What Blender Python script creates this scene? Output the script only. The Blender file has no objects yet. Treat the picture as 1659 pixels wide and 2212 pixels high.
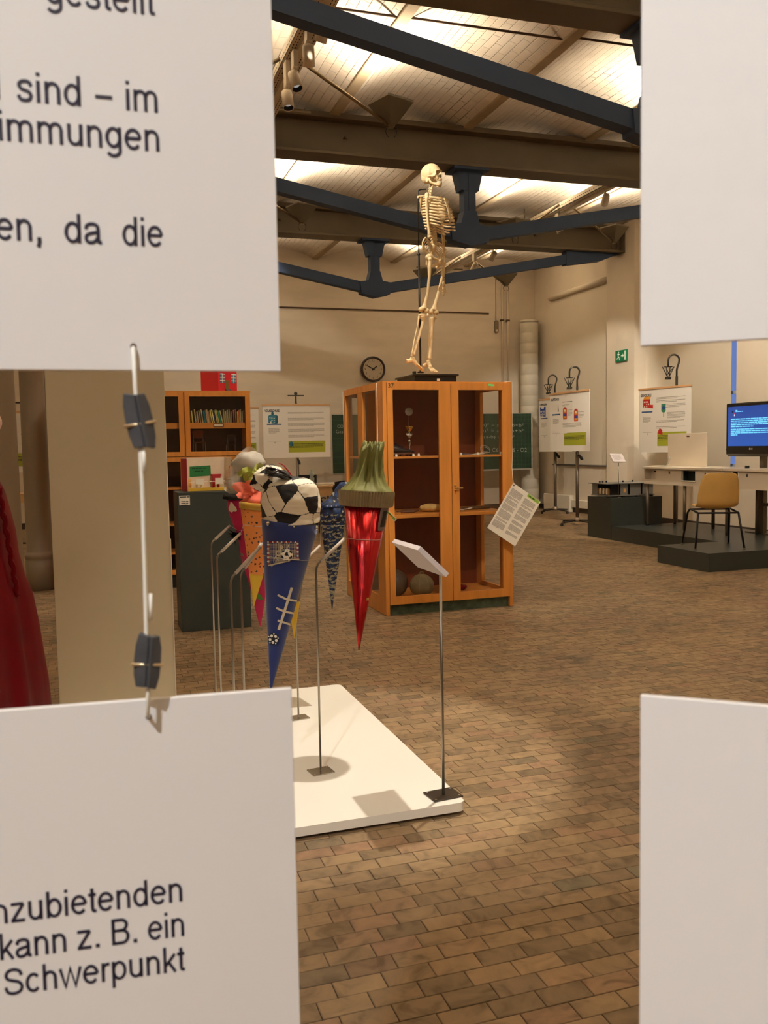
import bpy, bmesh, math, random
from mathutils import Vector, Matrix, Euler
from mathutils import noise as mnoise
random.seed(7)
scene = bpy.context.scene
COL = scene.collection
PI = math.pi
R = math.radians

# ------------------------------------------------------------------ camera
W_PX, H_PX, F_PX = 1659.0, 2212.0, 1922.0
EYE = Vector((0, 0, 1.4))
_p, _r, _y = R(4.222), R(-1.043), R(18.096)
FW = Vector((math.sin(_y) * math.cos(_p), math.cos(_y) * math.cos(_p), -math.sin(_p)))
_rt = Vector((math.cos(_y), -math.sin(_y), 0))
_up = _rt.cross(FW)
RT = _rt * math.cos(_r) + _up * math.sin(_r)
UP = -_rt * math.sin(_r) + _up * math.cos(_r)
cam_data = bpy.data.cameras.new('camera')
cam = bpy.data.objects.new('camera', cam_data)
COL.objects.link(cam)
cam_data.sensor_fit = 'HORIZONTAL'
cam_data.sensor_width = 36.0
cam_data.lens = 36.0 * F_PX / W_PX
cam_data.clip_start = 0.02
cam_data.clip_end = 100
cam_data.dof.use_dof = True
cam_data.dof.focus_distance = 7.5
cam_data.dof.aperture_fstop = 20.0
cam.matrix_world = Matrix(((RT.x, UP.x, -FW.x, EYE.x), (RT.y, UP.y, -FW.y, EYE.y), (RT.z, UP.z, -FW.z, EYE.z), (0, 0, 0, 1)))
scene.camera = cam


def ray(a, b):
    return ((a - W_PX / 2) * RT - (b - H_PX / 2) * UP) / F_PX + FW


def on_y(a, b, Y):          # where the sight line through a photograph point meets the wall-parallel plane y = Y
    d = ray(a, b)
    return EYE + d * (Y / d.y)


def on_z(a, b, z):
    d = ray(a, b)
    return EYE + d * ((z - EYE.z) / d.z)


def on_x(a, b, X):
    d = ray(a, b)
    return EYE + d * (X / d.x)


# ------------------------------------------------------------------ world, exposure, large lights
scene.view_settings.view_transform = 'Standard'
scene.view_settings.look = 'None'
scene.view_settings.exposure = 0.0
scene.view_settings.gamma = 1.0
scene.view_settings.use_curve_mapping = False
world = bpy.data.worlds.new('world')
scene.world = world
world.use_nodes = True
world.node_tree.nodes['Background'].inputs[0].default_value = (0.15, 0.23, 0.55, 1)
world.node_tree.nodes['Background'].inputs[1].default_value = 1.0

WARM = (1.0, 0.865, 0.69)
SPOTC = (1.0, 0.92, 0.79)
NEUT = (0.93, 0.965, 1.0)


def area_light(name, loc, target, size, power, color, size_y=None, spread=180):
    l = bpy.data.lights.new(name, 'AREA')
    l.energy = power
    l.color = color
    l.size = size
    if size_y:
        l.shape = 'RECTANGLE'
        l.size_y = size_y
    l.spread = R(spread)
    o = bpy.data.objects.new(name, l)
    COL.objects.link(o)
    o.location = loc
    d = Vector(target) - Vector(loc)
    o.rotation_euler = d.to_track_quat('-Z', 'Y').to_euler()
    return o


def spot_light(name, loc, target, angle, power, color, blend=0.35, radius=0.03):
    l = bpy.data.lights.new(name, 'SPOT')
    l.energy = power
    l.color = color
    l.spot_size = R(angle)
    l.spot_blend = blend
    l.shadow_soft_size = radius
    o = bpy.data.objects.new(name, l)
    COL.objects.link(o)
    o.location = loc
    d = Vector(target) - Vector(loc)
    o.rotation_euler = d.to_track_quat('-Z', 'Y').to_euler()
    return o


# the ceiling-washing lamps of every bay (their reflectors are built further down)
BAYS = [-3.05, 0.71, 4.47, 8.23, 12.0, 15.72]
TRACK_X = [1.87, 6.84, -4.6]
UP_X = [-5.6, -3.6, 0.93, 2.83, 6.02, 7.68]
for by in BAYS:
    for ux in UP_X:
        area_light('uplight_lamp', (ux, by, 4.60), (ux, by, 6), 0.16, 50, WARM, 0.22, spread=150)
# ceiling spots on the exhibits: (lamp position, aim, cone angle, power)
SPOTS = [
    ((1.95, 3.75, 4.70), (0.90, 3.85, 0.1), 31, 640, SPOTC),       # cone platform
    ((1.75, 6.62, 4.30), (2.95, 7.4, 2.95), 75, 150, SPOTC),       # skeleton
    ((1.87, 3.0, 4.72), (1.2, 7.1, 1.0), 30, 260, SPOTC),        # pedestal and bookcase
    ((1.87, 2.4, 4.72), (3.0, 6.9, 0.9), 34, 760, SPOTC),        # cabinet front
    ((1.87, 7.2, 4.72), (1.2, 9.0, 1.5), 55, 170, SPOTC),
    ((6.84, 14.5, 4.72), (6.35, 17.5, 2.25), 50, 330, SPOTC),      # blackboard wall
    ((1.87, 12.5, 4.72), (3.0, 17.5, 1.6), 60, 190, SPOTC),
    ((6.84, 10.6, 4.72), (8.5, 15.2, 1.5), 44, 560, SPOTC),      # posters by the window
    ((6.84, 9.2, 4.72), (8.5, 11.4, 1.4), 56, 420, SPOTC),       # desk, poster
    ((4.6, 6.9, 4.72), (7.2, 8.6, 0.4), 44, 120, SPOTC),         # chair
    ((6.84, 4.6, 4.72), (5.0, 7.0, 0.0), 70, 70, SPOTC),        # open floor
    ((1.87, 6.9, 4.72), (2.9, 5.9, 0.0), 50, 130, SPOTC),
]
for k, (a, b, ang, pw, c) in enumerate(SPOTS):
    spot_light('track_spot_lamp', a, b, ang, pw, c)
# neutral room light that falls on the hanging text boards from the hall behind the viewer
spot_light('hall_spot_lamp', (-1.5, -1.1, 4.1), (0.15, 0.6, 1.38), 46, 470, NEUT, 0.3, 0.05)
area_light('hall_light', (-2.0, -3.0, 3.6), (0.1, 0.6, 1.4), 1.6, 14, NEUT)


# ------------------------------------------------------------------ materials
def lin(c):
    return tuple(((v / 255.0) / 12.92 if v <= 10 else (((v / 255.0) + 0.055) / 1.055) ** 2.4) for v in c)


class NT:
    def __init__(s, m):
        m.use_nodes = True
        s.t = m.node_tree
        s.b = s.t.nodes['Principled BSDF']

    def n(s, typ, **kw):
        o = s.t.nodes.new(typ)
        for k, v in kw.items():
            if k.startswith('i_'):
                key = k[2:].replace('_', ' ')
                o.inputs[int(key) if key.isdigit() else key].default_value = v
            else:
                setattr(o, k, v)
        return o

    def l(s, a, b):
        s.t.links.new(a, b)

    def ramp(s, fac, stops):
        r = s.n('ShaderNodeValToRGB')
        e = r.color_ramp.elements
        while len(e) < len(stops):
            e.new(0.5)
        for k, (p, c) in enumerate(stops):
            e[k].position = p
            e[k].color = (*c, 1) if len(c) == 3 else c
        s.l(fac, r.inputs[0])
        return r.outputs[0]


def mat(name, rgb, rough=0.6, metal=0.0, var=0.0, scale=8.0, bump=0.0, bscale=60.0, stretch=None, srgb=True, spec=None, coat=0.0, emit=None, alpha=None, trans=None, ior=1.45):
    m = bpy.data.materials.new(name)
    t = NT(m)
    c = lin(rgb) if srgb else rgb
    t.b.inputs['Base Color'].default_value = (*c, 1)
    t.b.inputs['Roughness'].default_value = rough
    t.b.inputs['Metallic'].default_value = metal
    t.b.inputs['IOR'].default_value = ior
    if spec is not None:
        t.b.inputs['Specular IOR Level'].default_value = spec
    if coat:
        t.b.inputs['Coat Weight'].default_value = coat
        t.b.inputs['Coat Roughness'].default_value = 0.15
    if trans:
        t.b.inputs['Transmission Weight'].default_value = trans
    if emit:
        t.b.inputs['Emission Color'].default_value = (*lin(emit[0]), 1)
        t.b.inputs['Emission Strength'].default_value = emit[1]
    if var or bump:
        tc = t.n('ShaderNodeTexCoord')
        src = tc.outputs['Object']
        if stretch:
            mp = t.n('ShaderNodeMapping')
            mp.inputs['Scale'].default_value = stretch
            t.l(src, mp.inputs[0])
            src = mp.outputs[0]
    if var:
        nz = t.n('ShaderNodeTexNoise', i_Scale=scale, i_Detail=5.0)
        t.l(src, nz.inputs['Vector'])
        lo = tuple(v * (1 - var) for v in c)
        hi = tuple(min(1, v * (1 + var)) for v in c)
        t.l(t.ramp(nz.outputs['Fac'], [(0.32, lo), (0.68, hi)]), t.b.inputs['Base Color'])
    if bump:
        nb = t.n('ShaderNodeTexNoise', i_Scale=bscale, i_Detail=4.0)
        t.l(src, nb.inputs['Vector'])
        bp = t.n('ShaderNodeBump', i_Strength=bump, i_Distance=0.01)
        t.l(nb.outputs['Fac'], bp.inputs['Height'])
        t.l(bp.outputs[0], t.b.inputs['Normal'])
    return m


def glass_mat(name, tint=(0.975, 0.97, 0.96)):
    # thin pane: lets light straight through, with a glossy reflection on top
    m = bpy.data.materials.new(name)
    m.use_nodes = True
    t = m.node_tree
    t.nodes.remove(t.nodes['Principled BSDF'])
    out = t.nodes['Material Output']
    tr = t.nodes.new('ShaderNodeBsdfTransparent')
    tr.inputs[0].default_value = (*tint, 1)
    gl = t.nodes.new('ShaderNodeBsdfGlossy')
    gl.inputs['Roughness'].default_value = 0.02
    gl.inputs[0].default_value = (0.95, 0.95, 0.95, 1)
    lw = t.nodes.new('ShaderNodeLayerWeight')
    lw.inputs[0].default_value = 0.5
    pw = t.nodes.new('ShaderNodeMath')
    pw.operation = 'POWER'
    pw.inputs[1].default_value = 4.0
    ma = t.nodes.new('ShaderNodeMath')
    ma.operation = 'MULTIPLY_ADD'
    ma.inputs[1].default_value = 0.55
    ma.inputs[2].default_value = 0.022
    t.links.new(lw.outputs['Facing'], pw.inputs[0])
    t.links.new(pw.outputs[0], ma.inputs[0])
    mx = t.nodes.new('ShaderNodeMixShader')
    t.links.new(ma.outputs[0], mx.inputs[0])
    t.links.new(tr.outputs[0], mx.inputs[1])
    t.links.new(gl.outputs[0], mx.inputs[2])
    t.links.new(mx.outputs[0], out.inputs[0])
    return m


def wood_mat(name, rgb, axis='Z', rough=0.38, var=0.16):
    st = {'Z': (9, 9, 0.7), 'X': (0.7, 9, 9), 'Y': (9, 0.7, 9)}[axis]
    return mat(name, rgb, rough, var=var, scale=3.0, stretch=st, bump=0.05, bscale=30)


# ------------------------------------------------------------------ mesh builder
class MB:
    def __init__(s):
        s.bm = bmesh.new()

    def _mi(s, faces, mi, sm=False):
        for f in faces:
            f.material_index = mi
            f.smooth = sm

    def box(s, lo, hi, mi=0, bev=0.0, M=None):
        lo = Vector(lo)
        hi = Vector(hi)
        bm2 = bmesh.new()
        bmesh.ops.create_cube(bm2, size=1.0)
        sz = hi - lo
        for v in bm2.verts:
            v.co = Vector((v.co.x * sz.x, v.co.y * sz.y, v.co.z * sz.z)) + (lo + hi) / 2
        if bev:
            bmesh.ops.bevel(bm2, geom=bm2.edges[:], offset=bev, segments=1, affect='EDGES')
        s._merge(bm2, mi, M)
        return s

    def _merge(s, bm2, mi=None, M=None, sm=None):
        vm = {}
        for v in bm2.verts:
            vm[v] = s.bm.verts.new(M @ v.co if M is not None else v.co)
        for f in bm2.faces:
            try:
                g = s.bm.faces.new([vm[v] for v in f.verts])
            except ValueError:
                continue
            g.material_index = mi if mi is not None else f.material_index
            g.smooth = f.smooth if sm is None else sm
        bm2.free()

    def ring(s, out, inn, y0, y1, axis='Y', mi=0):
        """a rectangular frame; out, inn: (a0, z0, a1, z1); thickness from y0 to y1 along the other level axis."""
        def P(a, z, y):
            return (a, y, z) if axis == 'Y' else (y, a, z)
        R_ = []
        for (a0, z0, a1, z1) in (out, inn):
            for y in (y0, y1):
                R_.append([s.bm.verts.new(P(a, z, y)) for a, z in ((a0, z0), (a1, z0), (a1, z1), (a0, z1))])
        for k in range(4):
            q = (k + 1) % 4
            for A, B in ((R_[0], R_[2]), (R_[2], R_[3]), (R_[3], R_[1]), (R_[1], R_[0])):
                s.bm.faces.new([A[k], A[q], B[q], B[k]]).material_index = mi
        return s

    def poly(s, pts, mi=0, sm=False):
        f = s.bm.faces.new([s.bm.verts.new(p) for p in pts])
        f.material_index = mi
        f.smooth = sm
        return f

    def prism(s, pts, d, mi=0, M=None, sm=False):
        """pts: closed outline of Vectors, extruded by vector d."""
        pts = [Vector(p) for p in pts]
        d = Vector(d)
        if M is not None:
            pts2 = [M @ (p + d) for p in pts]
            pts = [M @ p for p in pts]
        else:
            pts2 = [p + d for p in pts]
        a = [s.bm.verts.new(p) for p in pts]
        b = [s.bm.verts.new(p) for p in pts2]
        n = len(a)
        fs = [s.bm.faces.new(a), s.bm.faces.new(list(reversed(b)))]
        for k in range(n):
            fs.append(s.bm.faces.new([a[k], b[k], b[(k + 1) % n], a[(k + 1) % n]]))
        s._mi(fs, mi, sm)
        return s

    def tube(s, pts, r, n=8, mi=0, sm=True, cap=True, flat=1.0):
        pts = [Vector(p) for p in pts]
        m = len(pts)
        rr = r if isinstance(r, (list, tuple)) else [r] * m
        rings = []
        prev = None
        for k in range(m):
            t = (pts[min(k + 1, m - 1)] - pts[max(k - 1, 0)])
            if t.length < 1e-9:
                t = Vector((0, 0, 1))
            t.normalize()
            if prev is None:
                a = Vector((0, 0, 1)) if abs(t.z) < 0.9 else Vector((1, 0, 0))
                u = t.cross(a).normalized()
            else:
                u = (prev - t * prev.dot(t))
                u = u.normalized() if u.length > 1e-6 else t.orthogonal().normalized()
            prev = u
            w = t.cross(u)
            rings.append([s.bm.verts.new(pts[k] + (u * math.cos(2 * PI * j / n) + w * math.sin(2 * PI * j / n) * flat) * rr[k]) for j in range(n)])
        fs = []
        for k in range(m - 1):
            for j in range(n):
                fs.append(s.bm.faces.new([rings[k][j], rings[k][(j + 1) % n], rings[k + 1][(j + 1) % n], rings[k + 1][j]]))
        s._mi(fs, mi, sm)
        if cap:
            s._mi([s.bm.faces.new(list(reversed(rings[0]))), s.bm.faces.new(rings[-1])], mi, False)
        return s

    def lathe(s, prof, n=24, mi=0, sm=True, M=None, cap=True, f=None):
        """prof: (radius, z) list, turned about z. f(angle, radius, z) may change the radius."""
        rings = []
        for (r, z) in prof:
            ring = []
            for j in range(n):
                a = 2 * PI * j / n
                rr = f(a, r, z) if f else r
                p = Vector((rr * math.cos(a), rr * math.sin(a), z))
                ring.append(s.bm.verts.new(M @ p if M is not None else p))
            rings.append(ring)
        fs = []
        for k in range(len(prof) - 1):
            for j in range(n):
                fs.append(s.bm.faces.new([rings[k][j], rings[k][(j + 1) % n], rings[k + 1][(j + 1) % n], rings[k + 1][j]]))
        s._mi(fs, mi, sm)
        if cap:
            s._mi([s.bm.faces.new(list(reversed(rings[0]))), s.bm.faces.new(rings[-1])], mi, False)
        return s

    def ball(s, c, r, mi=0, u=14, v=9, M=None, fn=None):
        bm2 = bmesh.new()
        bmesh.ops.create_uvsphere(bm2, u_segments=u, v_segments=v, radius=1.0)
        rv = Vector(r) if isinstance(r, (tuple, list, Vector)) else Vector((r, r, r))
        for q in bm2.verts:
            p = Vector((q.co.x * rv.x, q.co.y * rv.y, q.co.z * rv.z))
            if fn:
                p = fn(p)
            q.co = p + Vector(c)
        s._merge(bm2, mi, M, True)
        return s

    def build(s, name, mats, parent=None, world=False, label=None, smooth_angle=None):
        me = bpy.data.meshes.new(name)
        bmesh.ops.recalc_face_normals(s.bm, faces=s.bm.faces)
        if world and parent is not None:
            inv = Matrix.Translation(parent.location) @ parent.rotation_euler.to_matrix().to_4x4()
            inv.invert()
            if parent.parent is not None:
                pp = parent.parent
                inv = (Matrix.Translation(parent.location) @ parent.rotation_euler.to_matrix().to_4x4()).inverted() @ (Matrix.Translation(pp.location) @ pp.rotation_euler.to_matrix().to_4x4()).inverted()
            s.bm.transform(inv)
        s.bm.to_mesh(me)
        s.bm.free()
        for m in (mats if isinstance(mats, (list, tuple)) else [mats]):
            me.materials.append(m)
        o = bpy.data.objects.new(name, me)
        COL.objects.link(o)
        if parent is not None:
            o.parent = parent
        if label:
            o['label'] = label
        return o


def tag(o, label=None, cat=None, group=None, kind=None):
    if label:
        o['label'] = label
    if cat:
        o['category'] = cat
    if group:
        o['group'] = group
    if kind:
        o['kind'] = kind
    return o


def thing(name, label, cat, loc=(0, 0, 0), rz=0.0, group=None, kind=None):
    o = bpy.data.objects.new(name, None)
    o.empty_display_size = 0.05
    COL.objects.link(o)
    o.location = loc
    o.rotation_euler = (0, 0, rz)
    return tag(o, label, cat, group, kind)


def struct(name, mb, mats, parent=None):
    o = mb.build(name, mats, parent)
    if parent is None:
        o['kind'] = 'structure'
    return o


def copy_tree(o, parent=None):
    c = o.copy()
    COL.objects.link(c)
    if parent is not None:
        c.parent = parent
    for ch in list(o.children):
        copy_tree(ch, c)
    return c


def text_mesh(s, size, align='LEFT', bold=0.0, width=None, space=1.0):
    cu = bpy.data.curves.new('lettering', 'FONT')
    cu.body = s
    cu.size = size
    cu.align_x = align
    cu.offset = bold
    cu.space_character = space
    cu.resolution_u = 4
    o = bpy.data.objects.new('lettering', cu)
    me = bpy.data.meshes.new_from_object(o)
    bpy.data.objects.remove(o)
    bpy.data.curves.remove(cu)
    xs = [v.co.x for v in me.vertices]
    if width and xs:
        k = width / (max(xs) - min(xs))
        x0 = max(xs) if align == 'RIGHT' else (min(xs) if align == 'LEFT' else (max(xs) + min(xs)) / 2)
        base = x0 if align != 'CENTER' else 0
        for v in me.vertices:
            v.co.x = (v.co.x - x0) * k
    return me


def lettering(s, size, m, parent, M, align='LEFT', bold=0.0, width=None, name='lettering', space=1.0):
    me = text_mesh(s, size, align, bold, width, space)
    me.transform(M)
    me.materials.append(m)
    o = bpy.data.objects.new(name, me)
    COL.objects.link(o)
    o.parent = parent
    return o


def frame_m(o, x, y, z=None):
    """matrix whose local x, y run along the given world directions."""
    x = Vector(x).normalized()
    y = Vector(y).normalized()
    z = x.cross(y).normalized()
    o = Vector(o)
    return Matrix(((x.x, y.x, z.x, o.x), (x.y, y.y, z.y, o.y), (x.z, y.z, z.z, o.z), (0, 0, 0, 1)))


def word_lines(mb, M, x0, y0, w, n, pitch, h, mi=0, last=0.7, seed=1, z=0.0006):
    """n lines of tiny print as short word-length dashes (too small in the photograph to read)."""
    rn = random.Random(seed)
    for k in range(n):
        x = x0
        end = x0 + w * (last if k == n - 1 else (1 - 0.05 * rn.random()))
        while x < end:
            ww = min(end - x, h * (2.0 + 5 * rn.random()))
            y = y0 - k * pitch
            f = mb.poly([M @ Vector((x, y, z)), M @ Vector((x + ww, y, z)), M @ Vector((x + ww, y + h, z)), M @ Vector((x, y + h, z))], mi)
            x += ww + h * 0.55
    return mb


def rect(mb, M, x0, y0, x1, y1, mi=0, z=0.0005):
    mb.poly([M @ Vector((x0, y0, z)), M @ Vector((x1, y0, z)), M @ Vector((x1, y1, z)), M @ Vector((x0, y1, z))], mi)
    return mb


def shape(mb, M, pts, mi=0, z=0.0006):
    mb.poly([M @ Vector((p[0], p[1], z)) for p in pts], mi)
    return mb


def disc_pts(cx, cy, r, n=20, ry=None, a0=0.0):
    return [(cx + r * math.cos(a0 + 2 * PI * k / n), cy + (ry or r) * math.sin(a0 + 2 * PI * k / n)) for k in range(n)]

# ================================================================== the hall
X_L, X_R, Y_F, Y_B = -9.5, 9.25, -5.0, 17.54
Z_SP = 5.13                 # where the small vaults spring
VB = 1.63                   # their width
BEAM_Y = [-4.93, -1.17, 2.59, 6.35, 10.12, 13.88]

# ---- floor: dark-jointed clay pavers in half bond, long side across the hall
BL, BH = 0.135, 0.0702


def brick_offset(row):
    return 0.5 * (row % 2) + 0.12 * math.sin(row * 2.3)


def floor_material():
    m = bpy.data.materials.new('clay_paver')
    t = NT(m)
    g = t.n('ShaderNodeNewGeometry')
    sp = t.n('ShaderNodeSeparateXYZ')
    t.l(g.outputs['Position'], sp.inputs[0])

    def mth(op, a, b=None):
        o = t.n('ShaderNodeMath', operation=op)
        for k, v in enumerate((a, b)):
            if v is None:
                continue
            if isinstance(v, (int, float)):
                o.inputs[k].default_value = v
            else:
                t.l(v, o.inputs[k])
        return o.outputs[0]
    yy = mth('DIVIDE', sp.outputs[1], BH)
    row = mth('FLOOR', yy)
    fy = mth('FRACT', yy)
    off = mth('ADD', mth('MULTIPLY', mth('FLOORED_MODULO', row, 2.0), 0.5), mth('MULTIPLY', mth('SINE', mth('MULTIPLY', row, 2.3)), 0.12))
    xx = mth('ADD', mth('DIVIDE', sp.outputs[0], BL), off)
    col = mth('FLOOR', xx)
    fx = mth('FRACT', xx)
    cv = t.n('ShaderNodeCombineXYZ')
    t.l(col, cv.inputs[0])
    t.l(row, cv.inputs[1])
    wn = t.n('ShaderNodeTexWhiteNoise')
    t.l(cv.outputs[0], wn.inputs['Vector'])
    tone = t.ramp(wn.outputs['Value'], [(0.0, lin((112, 94, 70))), (0.3, lin((134, 112, 84))), (0.7, lin((143, 120, 90))), (0.9, lin((138, 109, 84))), (1.0, lin((108, 98, 76)))])
    big = t.n('ShaderNodeTexNoise', i_Scale=1.1, i_Detail=4.0)
    t.l(g.outputs['Position'], big.inputs['Vector'])
    fine = t.n('ShaderNodeTexNoise', i_Scale=9.0, i_Detail=7.0, i_Distortion=1.6)
    cv2 = t.n('ShaderNodeVectorMath', operation='MULTIPLY_ADD')
    t.l(wn.outputs['Color'], cv2.inputs[0])
    cv2.inputs[1].default_value = (7, 7, 7)
    t.l(g.outputs['Position'], cv2.inputs[2])
    t.l(cv2.outputs[0], fine.inputs['Vector'])
    m1 = t.n('ShaderNodeMix', data_type='RGBA', blend_type='MULTIPLY')
    m1.inputs[0].default_value = 1.0
    t.l(tone, m1.inputs[6])
    t.l(t.ramp(fine.outputs['Fac'], [(0.28, (0.58, 0.57, 0.54)), (0.47, (0.96, 0.96, 0.96)), (0.74, (1.22, 1.19, 1.12))]), m1.inputs[7])
    m2 = t.n('ShaderNodeMix', data_type='RGBA', blend_type='MULTIPLY')
    m2.inputs[0].default_value = 1.0
    t.l(m1.outputs[2], m2.inputs[6])
    t.l(t.ramp(big.outputs['Fac'], [(0.35, (0.80, 0.78, 0.78)), (0.65, (1.12, 1.12, 1.10))]), m2.inputs[7])
    # joint lines where the pavers are only print (far away)
    jy = mth('LESS_THAN', fy, 0.05)
    jx = mth('LESS_THAN', fx, 0.03)
    jm = mth('MULTIPLY', mth('MAXIMUM', jy, jx), 0.40)
    m3 = t.n('ShaderNodeMix', data_type='RGBA')
    t.l(jm, m3.inputs[0])
    t.l(m2.outputs[2], m3.inputs[6])
    m3.inputs[7].default_value = (*lin((66, 50, 34)), 1)
    t.l(m3.outputs[2], t.b.inputs['Base Color'])
    t.l(t.ramp(fine.outputs['Fac'], [(0.3, (0.62,) * 3), (0.7, (0.42,) * 3)]), t.b.inputs['Roughness'])
    t.b.inputs['Specular IOR Level'].default_value = 0.35
    bp = t.n('ShaderNodeBump', i_Strength=0.25, i_Distance=0.004)
    t.l(fine.outputs['Fac'], bp.inputs['Height'])
    t.l(bp.outputs[0], t.b.inputs['Normal'])
    return m


M_PAVER = floor_material()
M_JOINT = mat('dark_joint', (74, 58, 40), 0.9)
FX0, FX1, FY0, FY1 = -1.35, 8.1, 1.05, 9.5
FY0 = math.floor(FY0 / BH) * BH
FY1 = math.floor(FY1 / BH) * BH
mb = MB()
mb.box((X_L, Y_F, -0.3), (X_R, Y_B, -0.006), 1)
for (a, b, c, d) in ((X_L, Y_F, X_R, FY0), (X_L, FY1, X_R, Y_B), (X_L, FY0, FX0, FY1), (FX1, FY0, X_R, FY1)):
    mb.box((a, b, -0.01), (c, d, 0.0), 0)
floor = struct('floor', mb, [M_PAVER, M_JOINT])
brick_me = None
rb = random.Random(3)
spots_px = []
row = int(round(FY0 / BH))
bricks = []
while row * BH < FY1 - 1e-6:
    off = brick_offset(row)
    c = math.floor(FX0 / BL + off) + 1
    while (c - off) * BL + BL < FX1:
        bricks.append(((c - off + 0.5) * BL, (row + 0.5) * BH))
        c += 1
    row += 1


def project(p):
    v = Vector(p) - EYE
    d = v.dot(FW)
    return (W_PX / 2 + F_PX * v.dot(RT) / d, H_PX / 2 - F_PX * v.dot(UP) / d, d)


scored = []
for (bx, by) in bricks:
    q = project((bx, by, 0))
    if 630 < q[0] < 1400 and q[1] < 2235 and not (bx < 1.32 and 3.12 < by < 4.72):
        scored.append((-q[1], bx, by))
scored.sort()
near = set((a[1], a[2]) for a in scored[:300])


def paver_mesh():
    g = 0.00085
    hx, hy = BL / 2 - g, BH / 2 - g
    e = 0.0009
    v = []
    for (sx, sy) in ((-1, -1), (1, -1), (1, 1), (-1, 1)):
        v.append((sx * hx, sy * hy, -0.006))
    for (sx, sy) in ((-1, -1), (1, -1), (1, 1), (-1, 1)):
        v.append((sx * hx, sy * hy, -e))
    for (sx, sy) in ((-1, -1), (1, -1), (1, 1), (-1, 1)):
        v.append((sx * (hx - e), sy * (hy - e), 0.0))
    f = [(8, 9, 10, 11)]
    for k in range(4):
        f.append((k, (k + 1) % 4, 4 + (k + 1) % 4, 4 + k))
        f.append((4 + k, 4 + (k + 1) % 4, 8 + (k + 1) % 4, 8 + k))
    return v, f


pv, pf = paver_mesh()
vs, fs = [], []
for (bx, by) in bricks:
    dz = rb.uniform(-0.0008, 0.0004)
    tx, ty = rb.gauss(0, 0.0035), rb.gauss(0, 0.006)
    if (bx, by) in near:
        if brick_me is None:
            brick_me = bpy.data.meshes.new('brick')
            brick_me.from_pydata(pv, [], pf)
            brick_me.materials.append(M_PAVER)
        o = bpy.data.objects.new('brick', brick_me)
        COL.objects.link(o)
        o.parent = floor
        o.location = (bx, by, dz)
        o.rotation_euler = (ty, tx, 0)
    else:
        k = len(vs)
        vs += [(bx + p[0], by + p[1], p[2] + dz + p[1] * ty - p[0] * tx) for p in pv]
        fs += [tuple(k + i for i in q) for q in pf]
me = bpy.data.meshes.new('paving_bricks')
me.from_pydata(vs, [], fs)
me.materials.append(M_PAVER)
o = bpy.data.objects.new('paving_bricks', me)
COL.objects.link(o)
o.parent = floor
o['kind'] = 'stuff'

# ---- walls
M_WALL = mat('limewashed_wall', (216, 203, 182), 0.85, var=0.05, scale=1.3, bump=0.12, bscale=9)
M_WALLB = mat('painted_brick_wall', (212, 198, 176), 0.8, var=0.05, scale=1.5, bump=0.10, bscale=12, stretch=(1, 1, 4))
M_BASE = mat('dark_skirting', (62, 50, 40), 0.6)
M_DIRT = mat('grimy_plaster', (150, 128, 100), 0.9, var=0.2, scale=4)
mb = MB()
mb.box((X_L - 0.3, Y_B, 0), (X_R + 0.5, Y_B + 0.3, 5.6))
struct('wall_back', mb, M_WALLB)
mb = MB()
mb.box((X_L - 0.3, Y_F - 0.3, 0), (X_R + 0.5, Y_F, 5.6))
struct('wall_front', mb, M_WALL)
mb = MB()
mb.box((X_L - 0.3, Y_F, 0), (X_L, Y_B, 5.6))
struct('wall_left', mb, M_WALL)
WINS = [(14.50, 16.70), (11.15, 13.30), (7.40, 9.50), (3.60, 5.70), (-0.2, 1.9)]
WZ0, WZ1 = 0.98, 4.42
mb = MB()
ys = sorted(WINS)
prev = Y_F
for (a, b) in ys:
    mb.box((X_R, prev, 0), (X_R + 0.42, a, 5.6))
    mb.box((X_R, a, 0), (X_R + 0.42, b, WZ0))
    mb.box((X_R, a, WZ1), (X_R + 0.42, b, 5.6))
    prev = b
mb.box((X_R, prev, 0), (X_R + 0.42, Y_B, 5.6))
for yc in (13.43, 6.0, 2.2, -1.6):
    mb.box((9.0, yc, 0), (X_R, yc + 0.87, 5.2))
struct('wall_right', mb, M_WALL)
mb = MB()
mb.box((X_L, Y_B - 0.02, 0), (8.7, Y_B, 0.11))
struct('baseboard_back', mb, M_BASE)
mb = MB()
mb.box((X_R - 0.025, Y_F, 0), (X_R, 13.43, 0.10))
mb.box((X_R - 0.025, 14.3, 0), (X_R, Y_B, 0.10))
mb.box((8.975, 13.42, 0), (9.0, 14.31, 0.10))
struct('baseboard_right', mb, M_BASE)
M_BLIND = mat('pale_roller_blind', (214, 203, 182), 0.8, var=0.02, scale=2)
M_METALG = mat('grey_metal_rail', (120, 112, 102), 0.45, 0.6)
M_GLASS = glass_mat('clear_pane')
M_WFRAME = mat('window_frame_paint', (190, 190, 190), 0.5)
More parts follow.
